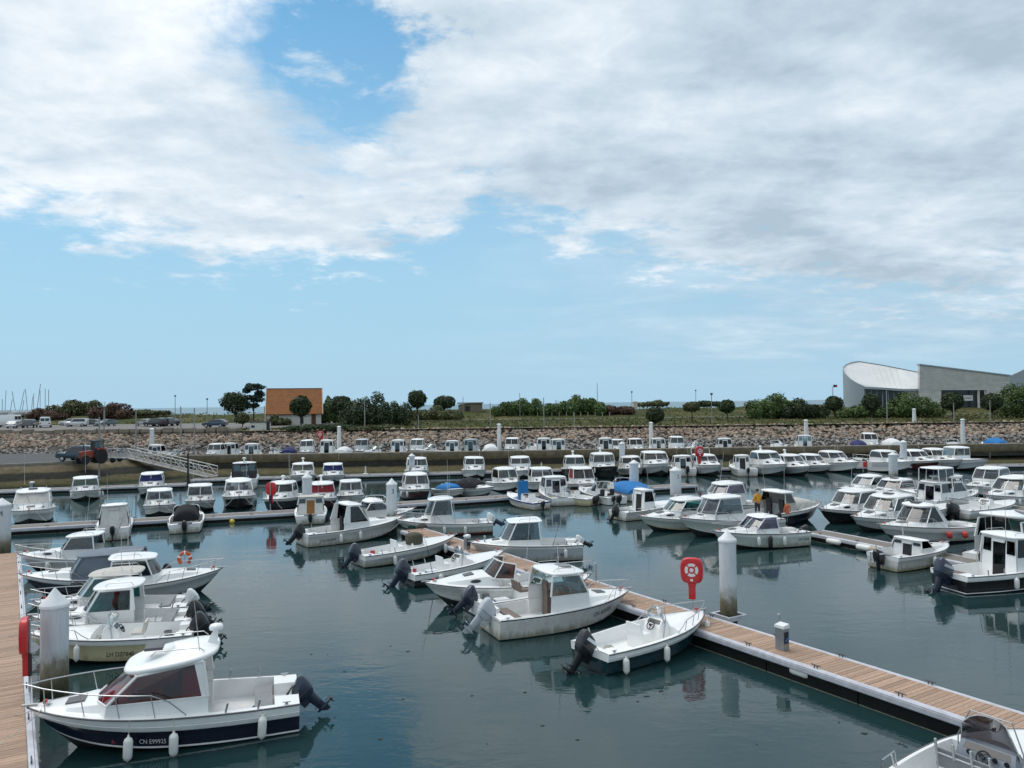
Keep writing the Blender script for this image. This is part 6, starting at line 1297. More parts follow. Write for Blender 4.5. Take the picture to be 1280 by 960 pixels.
def tree(label, px, yb, yt, wpx, kind='round', leaf=None, group=None, name='tree', Y=None, trunk=.35, n=2600, depth=None):
    base = G(px, yb) if Y is None else D(px, yb, Y)
    if Y is not None and Y > 125: base.z = land_z(base.x, base.y)
    Y = base.y; top = D(px, yt, Y).z; hgt = top - base.z; hw = wpx / 2 * Y / FPX; rnd = random.Random(px * 7 + yt); leaf = leaf or LF_DARK
    root = empty(name, base); tag(root, label, 'tree' if name != 'shrub' else 'shrub', group); lobes = []
    cz0 = hgt * (trunk if kind != 'bush' else 0.0); ch = hgt - cz0
    if kind == 'round':
        lobes.append((0, 0, cz0 + ch / 2, hw * .86, hw * .86, ch / 2 * .9))
        for i in range(14):
            a = rnd.uniform(0, 6.28); e = rnd.uniform(-.7, 1.2); lobes.append((hw * .60 * cos(a) * cos(e), hw * .60 * sin(a) * cos(e), cz0 + ch / 2 + ch * .30 * sin(e), hw * .38, hw * .38, ch * .2))
    elif kind == 'pine':
        for i in range(24):
            u = rnd.random(); a = rnd.uniform(0, 6.28); lobes.append((hw * .62 * cos(a) * rnd.uniform(.3, 1), hw * .5 * sin(a), cz0 + ch * rnd.uniform(.1, .95), hw * rnd.uniform(.22, .42), hw * .4, ch * rnd.uniform(.05, .11)))
    else:
        m_ = max(5, int(wpx / 9)); dd = depth or min(hw, 5)
        for i in range(m_):
            u = (i + .5) / m_ * 2 - 1; hl = hgt * rnd.uniform(.62, 1.0) * (1 - .45 * abs(u) ** 3); rx = hw / m_ * 1.75
            lobes.append((u * hw * .9, rnd.uniform(-.4, .4) * dd, hl * .48, rx, dd * .8, hl * .52))
            lobes.append((u * hw * .9 + rnd.uniform(-.5, .5) * rx, rnd.uniform(-.6, .2) * dd, hl * .8, rx * .55, dd * .5, hl * .22))
    size = max(.16, .0016 * Y); me = foliage(rnd, lobes, n, size); me.materials.append(leaf); link('crown', me, root)
    b = MB()
    if kind != 'bush':
        r0 = max(.12, hw * .06); b.tube([(0, 0, -.2), (.05, 0, cz0 * .6), (0, .05, cz0 + ch * .35)], [r0, r0 * .8, r0 * .45], 8)
        for i in range(6): a = i * 1.1 + rnd.random(); b.tube([(0, 0, cz0 * rnd.uniform(.8, 1.1)), (hw * .3 * cos(a), hw * .3 * sin(a), cz0 + ch * .3), (hw * .55 * cos(a), hw * .55 * sin(a), cz0 + ch * rnd.uniform(.4, .7))], [r0 * .5, r0 * .35, r0 * .15], 6)
    else:
        for i in range(max(3, int(wpx / 14))):
            x = rnd.uniform(-.8, .8) * hw; b.tube([(x, 0, -.2), (x + rnd.uniform(-.3, .3), 0, hgt * .35), (x + rnd.uniform(-.6, .6), .2, hgt * .65)], [.12, .08, .03], 6)
    b.build('trunk', BARK, root); return root
GT, GH = 'clipped round trees on the shore', 'shrubs and hedges on the shore'
tree('round dark clipped tree left of the orange-roofed house', 294, 527, 488, 40, 'round', LF_DARK, GT, trunk=.22)
tree('taller dark pine with layered boughs between round tree and house', 317, 526, 479, 34, 'pine', LF_PINE, GT, 'pine_tree', trunk=.3)
tree('small greyish bush tree left of the white hut', 303, 534, 515, 20, 'round', LF_OLIVE, GT, trunk=.2)
tree('round dark tree standing in front of the orange roof', 376, 531, 493, 29, 'round', LF_DARK, GT, trunk=.28, n=3200, Y=141)
tree('round tree just right of the house', 426, 531, 494, 34, 'round', LF_DARK, GT, trunk=.3)
tree('tall ball-headed tree above the central hedge', 522, 531, 486, 26, 'round', LF_DARK, GT, trunk=.42)
tree('broad ball-headed tree right of the tall one', 556, 523, 494, 32, 'round', LF_DARK, GT, trunk=.38)
tree('dark round bush right at the top of the rocks', 819, 531, 507, 26, 'round', LF_DARK, GT, trunk=.05, n=3200)
tree('small umbrella-shaped tree right of the round bush', 865, 528, 502, 24, 'round', LF_OLIVE, GT, trunk=.5)
tree('round tree left of the leafy group by the museum', 909, 525, 499, 22, 'round', LF_DARK, GT, trunk=.3)
tree('round tree at the left foot of the museum', 1043, 524, 494, 25, 'round', LF_DARK, GT, trunk=.3)
tree('dark round tree against the museum glass front', 1090, 524, 491, 26, 'round', LF_DARK, GT, trunk=.28, n=3200)
tree('dark round tree in the middle of the museum wall', 1191, 523, 489, 31, 'round', LF_DARK, GT, trunk=.25, n=3200)
tree('dark round tree right of the museum opening', 1240, 523, 491, 27, 'round', LF_DARK, GT, trunk=.25, n=3200)
tree('dense green mass of trees right of the house', 470, 532, 489, 95, 'bush', LF_DARK, GH, 'shrub', n=7000)
tree('green shrubs behind the round tree right of the house', 412, 529, 494, 30, 'bush', LF_GREEN, GH, 'shrub', n=2500)
tree('lower dark green hedge below the ball-headed trees', 545, 525, 506, 70, 'bush', LF_OLIVE, GH, 'shrub', n=3500)
tree('long rounded green hedge in the middle distance, its left part', 655, 520, 497, 84, 'bush', LF_GREEN, GH, 'shrub', n=5000)
tree('long rounded green hedge in the middle distance, its higher right part', 722, 519, 489, 70, 'bush', LF_GREEN, GH, 'shrub', n=5000)
tree('low reddish shrub right of the long hedge', 770, 518, 505, 44, 'bush', LF_RED, GH, 'shrub', n=2000)
tree('low dark scrub on the dune above the round bush', 815, 508, 500, 40, 'bush', LF_OLIVE, GH, 'shrub', n=1600)
tree('low dark scrub right of the umbrella tree', 887, 508, 500, 40, 'bush', LF_DARK, GH, 'shrub', n=1600)
tree('leafy green trees left of the museum', 965, 523, 490, 66, 'bush', LF_GREEN, GH, 'shrub', n=5000)
tree('dark leafy trees beside the museum', 1002, 523, 494, 60, 'bush', LF_DARK, GH, 'shrub', n=4200)
tree('low green bushes along the museum base at left', 1075, 522, 500, 60, 'bush', LF_GREEN, GH, 'shrub', n=3500)
tree('bright leafy bush covering the joint of the museum walls', 1142, 522, 487, 60, 'bush', LF_GREEN, GH, 'shrub', n=5000)
tree('light green bush at the right edge of the photo', 1276, 522, 470, 56, 'bush', LF_GREEN, GH, 'shrub', n=5500)
tree('pale green bush between the museum bushes', 1117, 522, 498, 30, 'bush', LF_PALE, GH, 'shrub', n=1800)
tree('large dark rounded shrubbery on the left skyline', 97, 524, 497, 70, 'bush', LF_OLIVE, GH, 'shrub', n=5500)
tree('reddish bare scrub right of the skyline shrubbery', 142, 524, 502, 46, 'bush', LF_RED, GH, 'shrub', n=2600)
tree('brownish scrub left of the skyline shrubbery', 58, 525, 510, 50, 'bush', LF_RED, GH, 'shrub', n=2600)
tree('low dark scrub on the dune left of the lamp posts', 185, 519, 511, 50, 'bush', LF_OLIVE, GH, 'shrub', n=1800)
tree('low olive shrub in front of the house wall', 348, 531, 517, 26, 'bush', LF_OLIVE, GH, 'shrub', n=1800, Y=150)
tree('low dark ivy bank below the house', 400, 540, 529, 96, 'bush', LF_DARK, GH, 'shrub', n=5000, Y=128)
tree('low green ground shrubs on the central bank', 470, 537, 530, 60, 'bush', LF_OLIVE, GH, 'shrub', n=2500, Y=128)
# grass tufts on the bank top
def tufts():
    rnd = random.Random(9); b = MB()
    for i in range(9000):
        y = rnd.uniform(125.5, 176) if rnd.random() < .6 else rnd.uniform(180, 228); x = rnd.uniform(-.72, .72) * y
        if y < 174 and -330 < x < -36 and 137 < y: continue
        z = land_z(x, y) - .05; h_ = rnd.uniform(.15, .5); w = rnd.uniform(.15, .4); a = rnd.uniform(0, 3.14)
        b.add([(x - w * cos(a), y - w * sin(a), z), (x + w * cos(a), y + w * sin(a), z), (x + rnd.uniform(-.2, .2), y, z + h_)], [(0, 1, 2)])
    me = bpy.data.meshes.new('grass_tufts'); me.from_pydata(b.v, [], b.f); me.materials.append(leaf_mat('dry grass', (.06, .07, .02), (.17, .15, .06))); o = link('grass_tufts', me); tag(o, 'dry dune grass tufts along the bank and dunes', 'grass', kind='stuff')
tufts()
# ------------------------------------------------------------------ house
def house():
    Y = 152; A = D(333, 529, Y); Bq = D(402, 528, Y); zb = land_z(A.x, Y) - .3; ze = D(367, 516, Y).z; zr = D(367, 486.5, Y + 4).z; w = Bq.x - A.x
    root = empty('house', (A.x, Y - .5, zb), radians(15)); tag(root, 'house with a big steep orange roof and white walls', 'house'); ROOF = M('orange roof slate', (.29, .105, .03), .8, var=.35, vs=1.6, dirt=.5, dirtcol=(.11, .06, .03), stretch=(1, 1, 2.5)); WALL = M('white render', (.66, .65, .60), .85, var=.1, dirt=.2)
    e, r_ = ze - zb, zr - zb; dp = 8.0
    b = MB(); b.box(.25, w - .25, .5, dp - .5, 0, e + .3); b.add([(.3, .55, e), (.3, dp - .55, e), (.3, dp / 2, r_ - .35), (w - .3, .55, e), (w - .3, dp - .55, e), (w - .3, dp / 2, r_ - .35)], [(0, 1, 2), (3, 5, 4), (0, 2, 5, 3), (1, 4, 5, 2)]); b.build('wall', WALL, root, 0)
    b = MB()
    for y0 in (-.15, dp + .15): b.slab((0, y0, e - .35), (w, y0, e - .35), (w, dp / 2, r_), (0, dp / 2, r_), .16 if y0 < 0 else -.16)
    rf = b.build('roof', ROOF, root, 0)
    n = 12
    for i in range(n):       # slate courses
        t0 = i / n; b = MB(); y0, z0 = lerp(-.15, dp / 2, t0), lerp(e - .35, r_, t0); y1, z1 = lerp(-.15, dp / 2, t0 + 1 / n), lerp(e - .35, r_, t0 + 1 / n)
        b.hexa([(.02, y0 - .06, z0 + .16), (w - .02, y0 - .06, z0 + .16), (w - .02, y1 - .02, z1 + .12), (.02, y1 - .02, z1 + .12), (.02, y0 - .06, z0 + .21), (w - .02, y0 - .06, z0 + .21), (w - .02, y1 - .02, z1 + .15), (.02, y1 - .02, z1 + .15)]); b.build('slate_course', ROOF, rf, 0)
    for x in (-.12, w - .06):
        b = MB(); b.slab((x, -.2, e - .4), (x + .18, -.2, e - .4), (x + .18, dp / 2, r_ + .08), (x, dp / 2, r_ + .08), .26); b.build('verge_board', M('pale verge', (.50, .42, .34), .7), rf, 0)
    b = MB(); b.box(0, w, dp / 2 - .15, dp / 2 + .15, r_ + .05, r_ + .22); b.build('ridge', M('dark ridge', (.12, .07, .05), .8), rf, 0)
    for (x0, x1, z0, z1, m_) in ((.18, .28, .25, .8, WALL), (.60, .66, .2, .9, G_DARK), (.80, .88, .0, .85, M('brown door', (.10, .045, .025), .6))):
        b = MB(); b.box(w * x0, w * x1, .44, .5, e * z0, e * z1); b.build('window' if m_ is G_DARK else 'door', M('dark pane', (.03, .035, .04), .1) if m_ is G_DARK else m_, root, 0)
    b = MB(); b.box(-.35, .05, 1.0, 1.6, -.2, r_ * .55); b.build('gable_pier', M('pale verge', (.5, .42, .34), .7), root, 0)
house()
def hut():
    Y = 128; A = D(312, 541, Y); Bq = D(333, 540, Y); w = Bq.x - A.x; root = empty('utility_hut', (A.x, Y, A.z)); tag(root, 'small white flat-roofed hut below the house', 'hut'); hh = D(320, 528, Y).z - A.z
    b = MB(); b.box(0, w, 0, 2.4, -.4, hh); b.build('wall', M('white render', (.66, .65, .6), .85), root, 0)
    b = MB(); b.box(-.15, w + .15, -.15, 2.55, hh, hh + .14); b.build('roof', M('dark roof', (.05, .04, .035), .8), root, 0)
    b = MB(); b.box(w * .1, w * .3, -.03, 0, hh * .5, hh * .72); b.build('notice', BLACKP, root, 0)
    b = MB(); b.box(w + .02, w + .4, -.05, .5, -.4, hh * 1.02); b.build('doorway', M('dark door', (.03, .028, .026), .7), root, 0)
hut()
def ruin():
    Y = 205; A = D(573, 514, Y); root = empty('blockhouse', (A.x, Y, A.z)); tag(root, 'low brown blockhouse on the dune skyline', 'building'); w = D(602, 514, Y).x - A.x; hh = D(590, 503.5, Y).z - A.z
    CN = M('old concrete', (.20, .165, .125), .9, var=.25, vs=.8, dirt=.3); b = MB(); b.hexa([(0, 0, -1), (w, 0, -1), (w, 6, -1), (0, 6, -1), (0, 0, hh * .8), (w, 0, hh * .9), (w, 6, hh), (0, 6, hh * .85)]); b.build('wall', CN, root, 0)
    b = MB(); b.box(-.3, w + .3, -.4, 6.3, hh * .9, hh * 1.05); b.build('roof', CN, root, 0); b = MB(); b.box(w * .3, w * .5, -.05, 0, 0, hh * .6); b.build('doorway', SEATK, root, 0)
ruin()
# ------------------------------------------------------------------ museum
def museum():
    root = empty('museum_building', D(1150, 510, 205)); tag(root, 'modern museum with curved grey drum, tilted pale roof and long slanting wall', 'building'); O = root.location.copy(); R = lambda v: v - O
    ZINC = M('grey zinc', (.33, .375, .41), .55, metal=.1, var=.08, vs=.3); ROOFM = M('pale metal roof', (.66, .655, .63), .55, var=.06, vs=.3); STONE = M('pale board concrete', (.54, .525, .495), .85, var=.2, vs=.5, stretch=(1, 1, 2)); DK = M('dark glazing', (.025, .028, .03), .15, var=.2)
    rim = [(1080.5, 484, 196), (1072, 480.5, 196.6), (1063, 475, 198), (1057, 469.5, 200), (1053.5, 464, 203), (1053.3, 460, 206), (1057, 456.2, 210), (1064, 453.5, 213), (1073, 452.2, 216), (1100, 456.4, 218), (1125, 461.2, 219), (1150, 466.3, 220)]
    rp = [D(*q) for q in rim]
    b = MB(); out = [p + Vector((0, 0, .25)) for p in rp]; bot = [Vector((p.x, p.y, 4)) for p in rp]; b.loft([[R(p) for p in out], [R(p) for p in bot]], False)
    inn = [p.lerp(D(1115, 475, 208), .02) + Vector((0, 0, .25)) for p in rp]; b.loft([[R(p) for p in inn], [R(p) for p in out]], False); b.build('drum_wall', ZINC, root, 60)
    fr = D(1151, 486.4, 197); front = [D(1080.5, 484, 196), D(1100, 484.8, 196), D(1128, 486.8, 196.2), fr]
    b = MB(); poly = rp + [fr, front[2], front[1]]; b.add([R(p) for p in poly], [tuple(range(len(poly)))]); rf = b.build('tilted_roof', ROOFM, root, 0)
    for i in range(9):     # standing seams
        t = (i + 1) / 10; a = rp[8].lerp(rp[11], t) + Vector((0, 0, .02)); c = front[0].lerp(front[3], .12 + .88 * t) + Vector((0, 0, .02)); b = MB(); b.tube([R(a), R(c)], .07, 4); b.build('roof_seam', ROOFM, rf, 0)
    b = MB()
    for p, q in zip(front[:-1], front[1:]): b.slab(R(p) + Vector((0, -.1, -.45)), R(q) + Vector((0, -.1, -.45)), R(q) + Vector((0, -.1, .12)), R(p) + Vector((0, -.1, .12)), .12)
    b.build('fascia', ZINC, rf, 0)
    # glazing under the roof edge
    L0, L1 = D(1081.5, 486, 197.5), D(1131, 489, 198); n = 7
    for i in range(n):
        p, q = L0.lerp(L1, i / n + .008), L0.lerp(L1, (i + 1) / n - .008); b = MB(); b.slab(R(Vector((p.x, p.y, 4))), R(Vector((q.x, q.y, 4))), R(q), R(p), .08); b.build('glass_panel', DK, root, 0)
        b = MB(); p = L0.lerp(L1, i / n); b.box(R(p).x - .08, R(p).x + .08, R(p).y - .15, R(p).y + .05, R(Vector((0, 0, 4))).z, R(p).z); b.build('mullion', ZINC, root, 0)
    p, q = D(1131, 487, 197.4), D(1177, 487, 197.4); b = MB(); b.slab(R(Vector((p.x, p.y, 4))), R(Vector((q.x, q.y, 4))), R(q), R(p), -.5); b.build('concrete_panel', STONE, root, 0)
    # long slanting wall, built of boarded courses
    TL, TR = D(1149.5, 456.2, 196), D(1262, 470, 196); BL, BR = D(1149.5, 487.2, 196), D(1262, 487.2, 196)
    b = MB(); b.slab(R(BL), R(BR), R(TR), R(TL), -.9); sw = b.build('slanting_wall', STONE, root, 0)
    for i in range(1, 14):
        t = i / 14; p, q = TL.lerp(BL, t), D(1262, 456.2, 196).lerp(BR, t)
        if q.z > TR.z: k = (p.z - TL.z) / (TR.z - TL.z); q = TL.lerp(TR, min(1, k)); q.z = p.z
        b = MB(); b.box(R(p).x, R(q).x, R(p).y - .96 + .9, R(p).y - .0, R(p).z - .02, R(p).z + .02); b.build('board_course', STONE, sw, 0)
    b = MB(); b.slab(R(TL) + Vector((-.1, -.3, 0)), R(TR) + Vector((.1, -.3, 0)), R(TR) + Vector((.1, -.3, .3)), R(TL) + Vector((-.1, -.3, .3)), -1.6); b.build('coping', ZINC, sw, 0)
    for x0, x1, m_ in ((1149.5, 1176, STONE), (1233, 1275, STONE)):
        p, q = D(x0, 487.4, 196.1), D(x1, 487.4, 196.1); b = MB(); b.slab(R(Vector((p.x, p.y, 4))), R(Vector((q.x, q.y, 4))), R(q), R(p), -.9); b.build('concrete_panel', m_, root, 0)
    p, q = D(1176, 487.4, 198.5), D(1233, 487.4, 198.5); b = MB(); b.slab(R(Vector((p.x, p.y, 4))), R(Vector((q.x, q.y, 4))), R(q), R(p), -.2); b.build('dark_opening', DK, root, 0)
    p = D(1223, 487, 196.4); b = MB(); b.box(R(p).x - .2, R(p).x + .2, R(p).y - .2, R(p).y + .2, R(Vector((0, 0, 4))).z, R(p).z); b.build('column', STONE, root, 0)
    p, q = D(1204.5, 501, 197.8), D(1216, 494, 197.8); b = MB(); b.box(R(p).x, R(q).x, R(p).y, R(p).y + .1, R(p).z, R(q).z); b.build('banner', WHITEPL, root, 0)
    for i in range(3):
        b = MB(); b.box(lerp(R(p).x, R(q).x, .2 + .22 * i), lerp(R(p).x, R(q).x, .34 + .22 * i), R(p).y - .03, R(p).y, lerp(R(p).z, R(q).z, .35), lerp(R(p).z, R(q).z, .6)); b.build('banner_mark', M('banner grey', (.25, .25, .27), .6), root, 0)
    # second roof rising at the right edge
    pts = [D(1258, 471.5, 206), D(1300, 452, 206), D(1320, 452, 215), D(1320, 490, 206), D(1258, 490, 206)]
    b = MB(); b.slab(R(pts[0]), R(pts[4]), R(pts[3]), R(pts[1]), .5); b.build('rising_wing', ZINC, root, 0)
museum()
# ------------------------------------------------------------------ cars
TYRE = M('tyre', (.015, .015, .016), .8); CARG = M('car glass', (.015, .018, .022), .08, var=.1, spec=.8); LAMPW = M('headlight', (.6, .62, .62), .15); LAMPR = M('tail light', (.35, .01, .01), .25)
def paint(name, c): return M('car paint ' + name, c, .25, var=.05, coat=.7)
def car(label, px, py, rz, col, kind='hatch', z=None, k=1.0):
    p = P(px, py, z) if z is not None else G(px, py); p.z += .06
    root = empty('parked_car' if kind != 'van' else 'parked_van', p, rz); tag(root, label, 'car' if kind != 'van' else 'van', 'vehicles parked along the shore'); root.scale = (k, k, k)
    if kind == 'van': L, Wd, zs = 4.9, 1.95, [(-2.45, .45, 1.95), (-2.35, .35, 2.1), (-.2, .32, 2.15), (.9, .32, 2.1), (1.45, .32, 1.35), (2.3, .34, 1.05), (2.45, .42, .85)]
    elif kind == 'suv': L, Wd, zs = 4.4, 1.85, [(-2.2, .45, 1.15), (-2.1, .38, 1.6), (-1.3, .35, 1.72), (.3, .35, 1.7), (1.05, .35, 1.1), (2.0, .38, .98), (2.2, .45, .8)]
    else: L, Wd, zs = 4.1, 1.75, [(-2.05, .42, .95), (-1.9, .35, 1.1), (-1.25, .32, 1.42), (.1, .32, 1.46), (.95, .32, .98), (1.85, .34, .85), (2.05, .42, .65)]
    w = Wd / 2; b = MB(); rings = []
    for x, lo, hi in zs:
        belt = min(hi, .95 if kind != 'van' else 1.15); tw = w if hi <= belt + .02 else w * .80
        rings.append([(x, -w * .92, lo), (x, -w, lo + .15), (x, -w, belt * .97), (x, -tw, hi), (x, tw, hi), (x, w, belt * .97), (x, w, lo + .15), (x, w * .92, lo)])
    b.loft(rings, True, 0, True, True); body = b.build('body', col, root, 30)
    x0, x1 = zs[2][0] - .1, zs[4][0] - .18; belt = .98 if kind != 'van' else 1.2
    for sg in (1, -1):
        if kind == 'van': pl = [(.35, belt), (1.32, belt), (.95, 1.92), (.35, 1.95)]
        elif kind == 'suv': pl = [(-1.95, 1.02), (.85, 1.02), (.3, 1.58), (-1.7, 1.58)]
        else: pl = [(-1.6, .98), (.78, .98), (.1, 1.36), (-1.2, 1.34)]
        b = MB(); f = lambda q: (q[0], sg * (lerp(w, w * .80, max(0, (q[1] - belt * .97) / (zs[3][2] - belt * .97))) + .012), q[1]); b.quad(*[f(q) for q in pl]); b.build('window', CARG, body, 0)
    xa, xb = zs[4], zs[3]; b = MB(); e = .10; b.quad((lerp(xa[0], xb[0], e) + .03, -w * .82, lerp(xa[2], xb[2], e)), (lerp(xa[0], xb[0], e) + .03, w * .82, lerp(xa[2], xb[2], e)), (lerp(xa[0], xb[0], .88) + .03, w * .74, lerp(xa[2], xb[2], .88)), (lerp(xa[0], xb[0], .88) + .03, -w * .74, lerp(xa[2], xb[2], .88))); b.build('windscreen', CARG, body, 0)
    if kind != 'van':
        xa, xb = zs[1], zs[2]; b = MB(); b.quad((lerp(xa[0], xb[0], .1) - .03, -w * .78, lerp(xa[2], xb[2], .15)), (lerp(xa[0], xb[0], .1) - .03, w * .78, lerp(xa[2], xb[2], .15)), (lerp(xa[0], xb[0], .85) - .03, w * .72, lerp(xa[2], xb[2], .88)), (lerp(xa[0], xb[0], .85) - .03, -w * .72, lerp(xa[2], xb[2], .88))); b.build('rear_window', CARG, body, 0)
    else:
        for sg in (1, -1):
            b = MB(); b.box(-L / 2 - .012, -L / 2 + .02, sorted((sg * .06, sg * w * .75))[0], sorted((sg * .06, sg * w * .75))[1], 1.3, 1.85); b.build('rear_window', CARG, body, 0)
    for xw in (-L * .31, L * .31):
        for sg in (1, -1):
            b = MB(); b.lathe([(.2, -.1), (.31, -.1), (.33, -.06), (.33, .06), (.31, .1), (.2, .1)], (xw, sg * (w - .08), .33), 14, 0, 'y'); t = b.build('wheel', TYRE, root)
            b = MB(); b.lathe([(.20, -.01), (.19, .01), (.05, .02)], (xw, sg * (w - .08) + sg * .10 - (.0 if sg > 0 else .0), .33), 10, 0, 'y'); b.build('rim', ALU, t)
    for sg in (1, -1):
        b = MB(); b.box(L / 2 - .12, L / 2 - .01, sorted((sg * w * .55, sg * w * .9))[0], sorted((sg * w * .55, sg * w * .9))[1], .62, .76); b.build('headlight', LAMPW, body, 0)
        b = MB(); b.box(-L / 2 - .012, -L / 2 + .08, sorted((sg * w * .65, sg * w * .93))[0], sorted((sg * w * .65, sg * w * .93))[1], .72, .95); b.build('tail_light', LAMPR, body, 0)
    return root
PW, PS, PD, PB_, PG = paint('white', (.72, .72, .72)), paint('silver', (.33, .35, .36)), paint('dark', (.025, .028, .034)), paint('blue', (.03, .06, .10)), paint('grey', (.10, .11, .12))
car('dark blue-grey car parked left of the round tree', 269, 534.5, radians(178), PB_, 'hatch', k=1.05)
car('silver car at the left end of the dark parked row', 182, 533, radians(150), PS, 'hatch'); car('black car second in the dark parked row', 194, 533.5, radians(160), PD, 'suv'); car('dark grey car third in the parked row', 204, 533, radians(165), PG, 'suv'); car('darkest car at the right end of the parked row', 212, 532.5, radians(165), PD, 'hatch')
car('white car behind another white car in the left car park', 87, 532, radians(200), PW, 'hatch'); car('white estate car in front in the left car park', 96, 533.5, radians(190), PW, 'suv'); car('grey car right of the white estate car', 112, 533, radians(190), PG, 'hatch'); car('small teal-grey car standing apart right of the grey one', 133, 533, radians(250), paint('teal grey', (.10, .15, .17)), 'hatch')
car('white van seen from behind in the left car park', 57, 534.5, radians(118), PW, 'van'); car('dark grey car left of the small white van', 38, 535, radians(110), PG, 'suv'); car('small white car in front of the long white van', 19, 535.5, radians(100), PW, 'hatch')
car('long white van at the left edge of the photo', 6, 534, radians(175), PW, 'van', k=1.2)
# pickup and tractor on the quay
car('dark blue four-by-four parked beside the tractor on the quay', 99, 577, radians(172), paint('navy', (.025, .05, .07)), 'suv', z=2.36, k=1.02)
def tractor():
    p = P(118, 580, 2.36); root = empty('tractor', p + Vector((0, 0, .02)), radians(-128)); tag(root, 'orange-red tractor with black cab parked on the quay', 'tractor'); RED = M('tractor red', (.30, .045, .02), .5, var=.15, dirt=.5); root.scale = (.78, .78, .95)
    b = MB(); b.hexa([(.2, -.42, .75), (2.0, -.36, .75), (2.0, .36, .75), (.2, .42, .75), (.2, -.42, 1.55), (1.95, -.32, 1.42), (1.95, .32, 1.42), (.2, .42, 1.55)]); b.build('bonnet', RED, root, 0)
    for i in range(4): b = MB(); b.box(2.0, 2.03, -.28, .28, .85 + i * .14, .93 + i * .14); b.build('grille_slat', BLACKP, root, 0)
    b = MB(); b.box(-.6, 1.8, -.3, .3, .45, .8); b.box(-.9, -.3, -.7, .7, .6, .85); b.build('chassis', BLACKP, root, 0)
    b = MB()
    for x, y in ((-1.0, -.72), (-1.0, .72), (.25, -.62), (.25, .62)): b.tube([(x, y, .95), (x * .85, y * .92, 2.55)], .05, 6)
    b.box(-1.05, .3, -.78, .78, 2.52, 2.66); b.build('cab', BLACKP, root, 0)
    for (a, c, d_, e_) in (((.27, -.6, 1.4), (.27, .6, 1.4), (.22, .56, 2.5), (.22, -.56, 2.5)), ((-1.0, -.7, 1.0), (.25, -.62, 1.0), (.2, -.57, 2.5), (-.86, -.66, 2.5)), ((-1.0, .7, 1.0), (.25, .62, 1.0), (.2, .57, 2.5), (-.86, .66, 2.5))): b = MB(); b.slab(a, c, d_, e_, .01); b.build('cab_window', G_GREY, root, 0)
    for x, r_, w_ in ((-.55, .82, .45), (1.55, .55, .35)):
        for sg in (1, -1):
            b = MB(); b.lathe([(r_ * .55, -w_ / 2), (r_ * .92, -w_ / 2), (r_, -w_ / 3), (r_, w_ / 3), (r_ * .92, w_ / 2), (r_ * .55, w_ / 2)], (x, sg * .85, r_), 18, 0, 'y'); t = b.build('wheel', TYRE, root)
            b = MB(); b.lathe([(r_ * .55, -w_ / 2.4), (r_ * .5, w_ / 2.4)], (x, sg * .85, r_), 12, 0, 'y'); b.build('rim', GREYR, t)
    for sg in (1, -1): b = MB(); b.tube([(-1.3, sg * .85, 1.2), (-1.05, sg * .85, 1.62), (-.5, sg * .85, 1.78), (.05, sg * .85, 1.6)], .12, 6); b.build('mudguard', RED, root)
    b = MB(); b.tube([(1.3, -.3, 1.4), (1.3, -.3, 2.3)], .05, 6); b.build('exhaust', BLACKP, root)
tractor()
def trailer():
    p = P(142, 578, 2.36); root = empty('boat_trailer', p, radians(0)); tag(root, 'low metal trailer frame right of the tractor', 'trailer'); b = MB()
    for y in (-.6, .6): b.tube([(-1, y, .5), (1.8, y, .5)], .05, 6)
    for x in (-1, .1, 1.2): b.tube([(x, -.6, .5), (x, .6, .5)], .05, 6)
    for x in (-1, 0, 1): b.tube([(x, -.6, .5), (x, -.6, 1.5)], .04, 6); b.tube([(x, .6, .5), (x, .6, 1.5)], .04, 6)
    for y in (-.6, .6): b.tube([(-1, y, 1.5), (1, y, 1.5)], .04, 6)
    b.build('frame', ALU, root)
    for sg in (1, -1): b = MB(); b.lathe([(.12, -.08), (.28, -.08), (.28, .08), (.12, .08)], (.3, sg * .75, .28), 12, 0, 'y'); b.build('wheel', TYRE, root)
trailer()
# wall blocks along the car park edge
BLK = M('edge block concrete', (.24, .20, .155), .9, var=.25, vs=1.2, dirt=.4)
for i in range(22):
    px = 8 + i * 13.5; p = D(px, 541, 125.2); b = MB(); w = .75; hh = random.Random(i).uniform(.45, .8)
    b.hexa([(-w, -.5, -.3), (w, -.5, -.3), (w, .5, -.3), (-w, .5, -.3), (-w * .95, -.45, hh), (w * .95, -.45, hh), (w * .95, .45, hh), (-w * .95, .45, hh)]); o = b.build('edge_block', BLK, None, 0); o.location = (p.x, p.y, 4.3); o.rotation_euler = (0, 0, random.Random(i).uniform(-.1, .1)); tag(o, 'rough brown concrete block along the top of the rocks below the car park', 'block', 'blocks edging the car park')
# hedge posts
for i in range(17):
    px = 618 + i * 9; q = G(px, 520.5); b = MB(); b.box(-.09, .09, -.09, .09, 0, .95); b.box(-.12, .12, -.12, .12, .95, 1.02); o = b.build('fence_post', M('pale timber', (.33, .31, .27), .8), None, 0); o.location = (q.x, q.y, land_z(q.x, q.y)); tag(o, 'short pale fence post at the foot of the long green hedge', 'post', 'fence posts along the hedge')
def cottage():
    q = G(794, 511); root = empty('lifeguard_hut', q); tag(root, 'tiny pale hut on the dune above the round bush', 'hut'); b = MB(); b.box(-.6, .6, -.6, .6, 0, 2.0); b.build('wall', WALLP, root, 0); b = MB(); b.hexa([(-.75, -.75, 2.0), (.75, -.75, 2.0), (.75, .75, 2.0), (-.75, .75, 2.0), (-.6, -.6, 2.25), (.6, -.6, 2.25), (.6, .6, 2.25), (-.6, .6, 2.25)]); b.build('roof', WALLP, root, 0)
WALLP = M('cream board', (.55, .52, .42), .8); cottage()
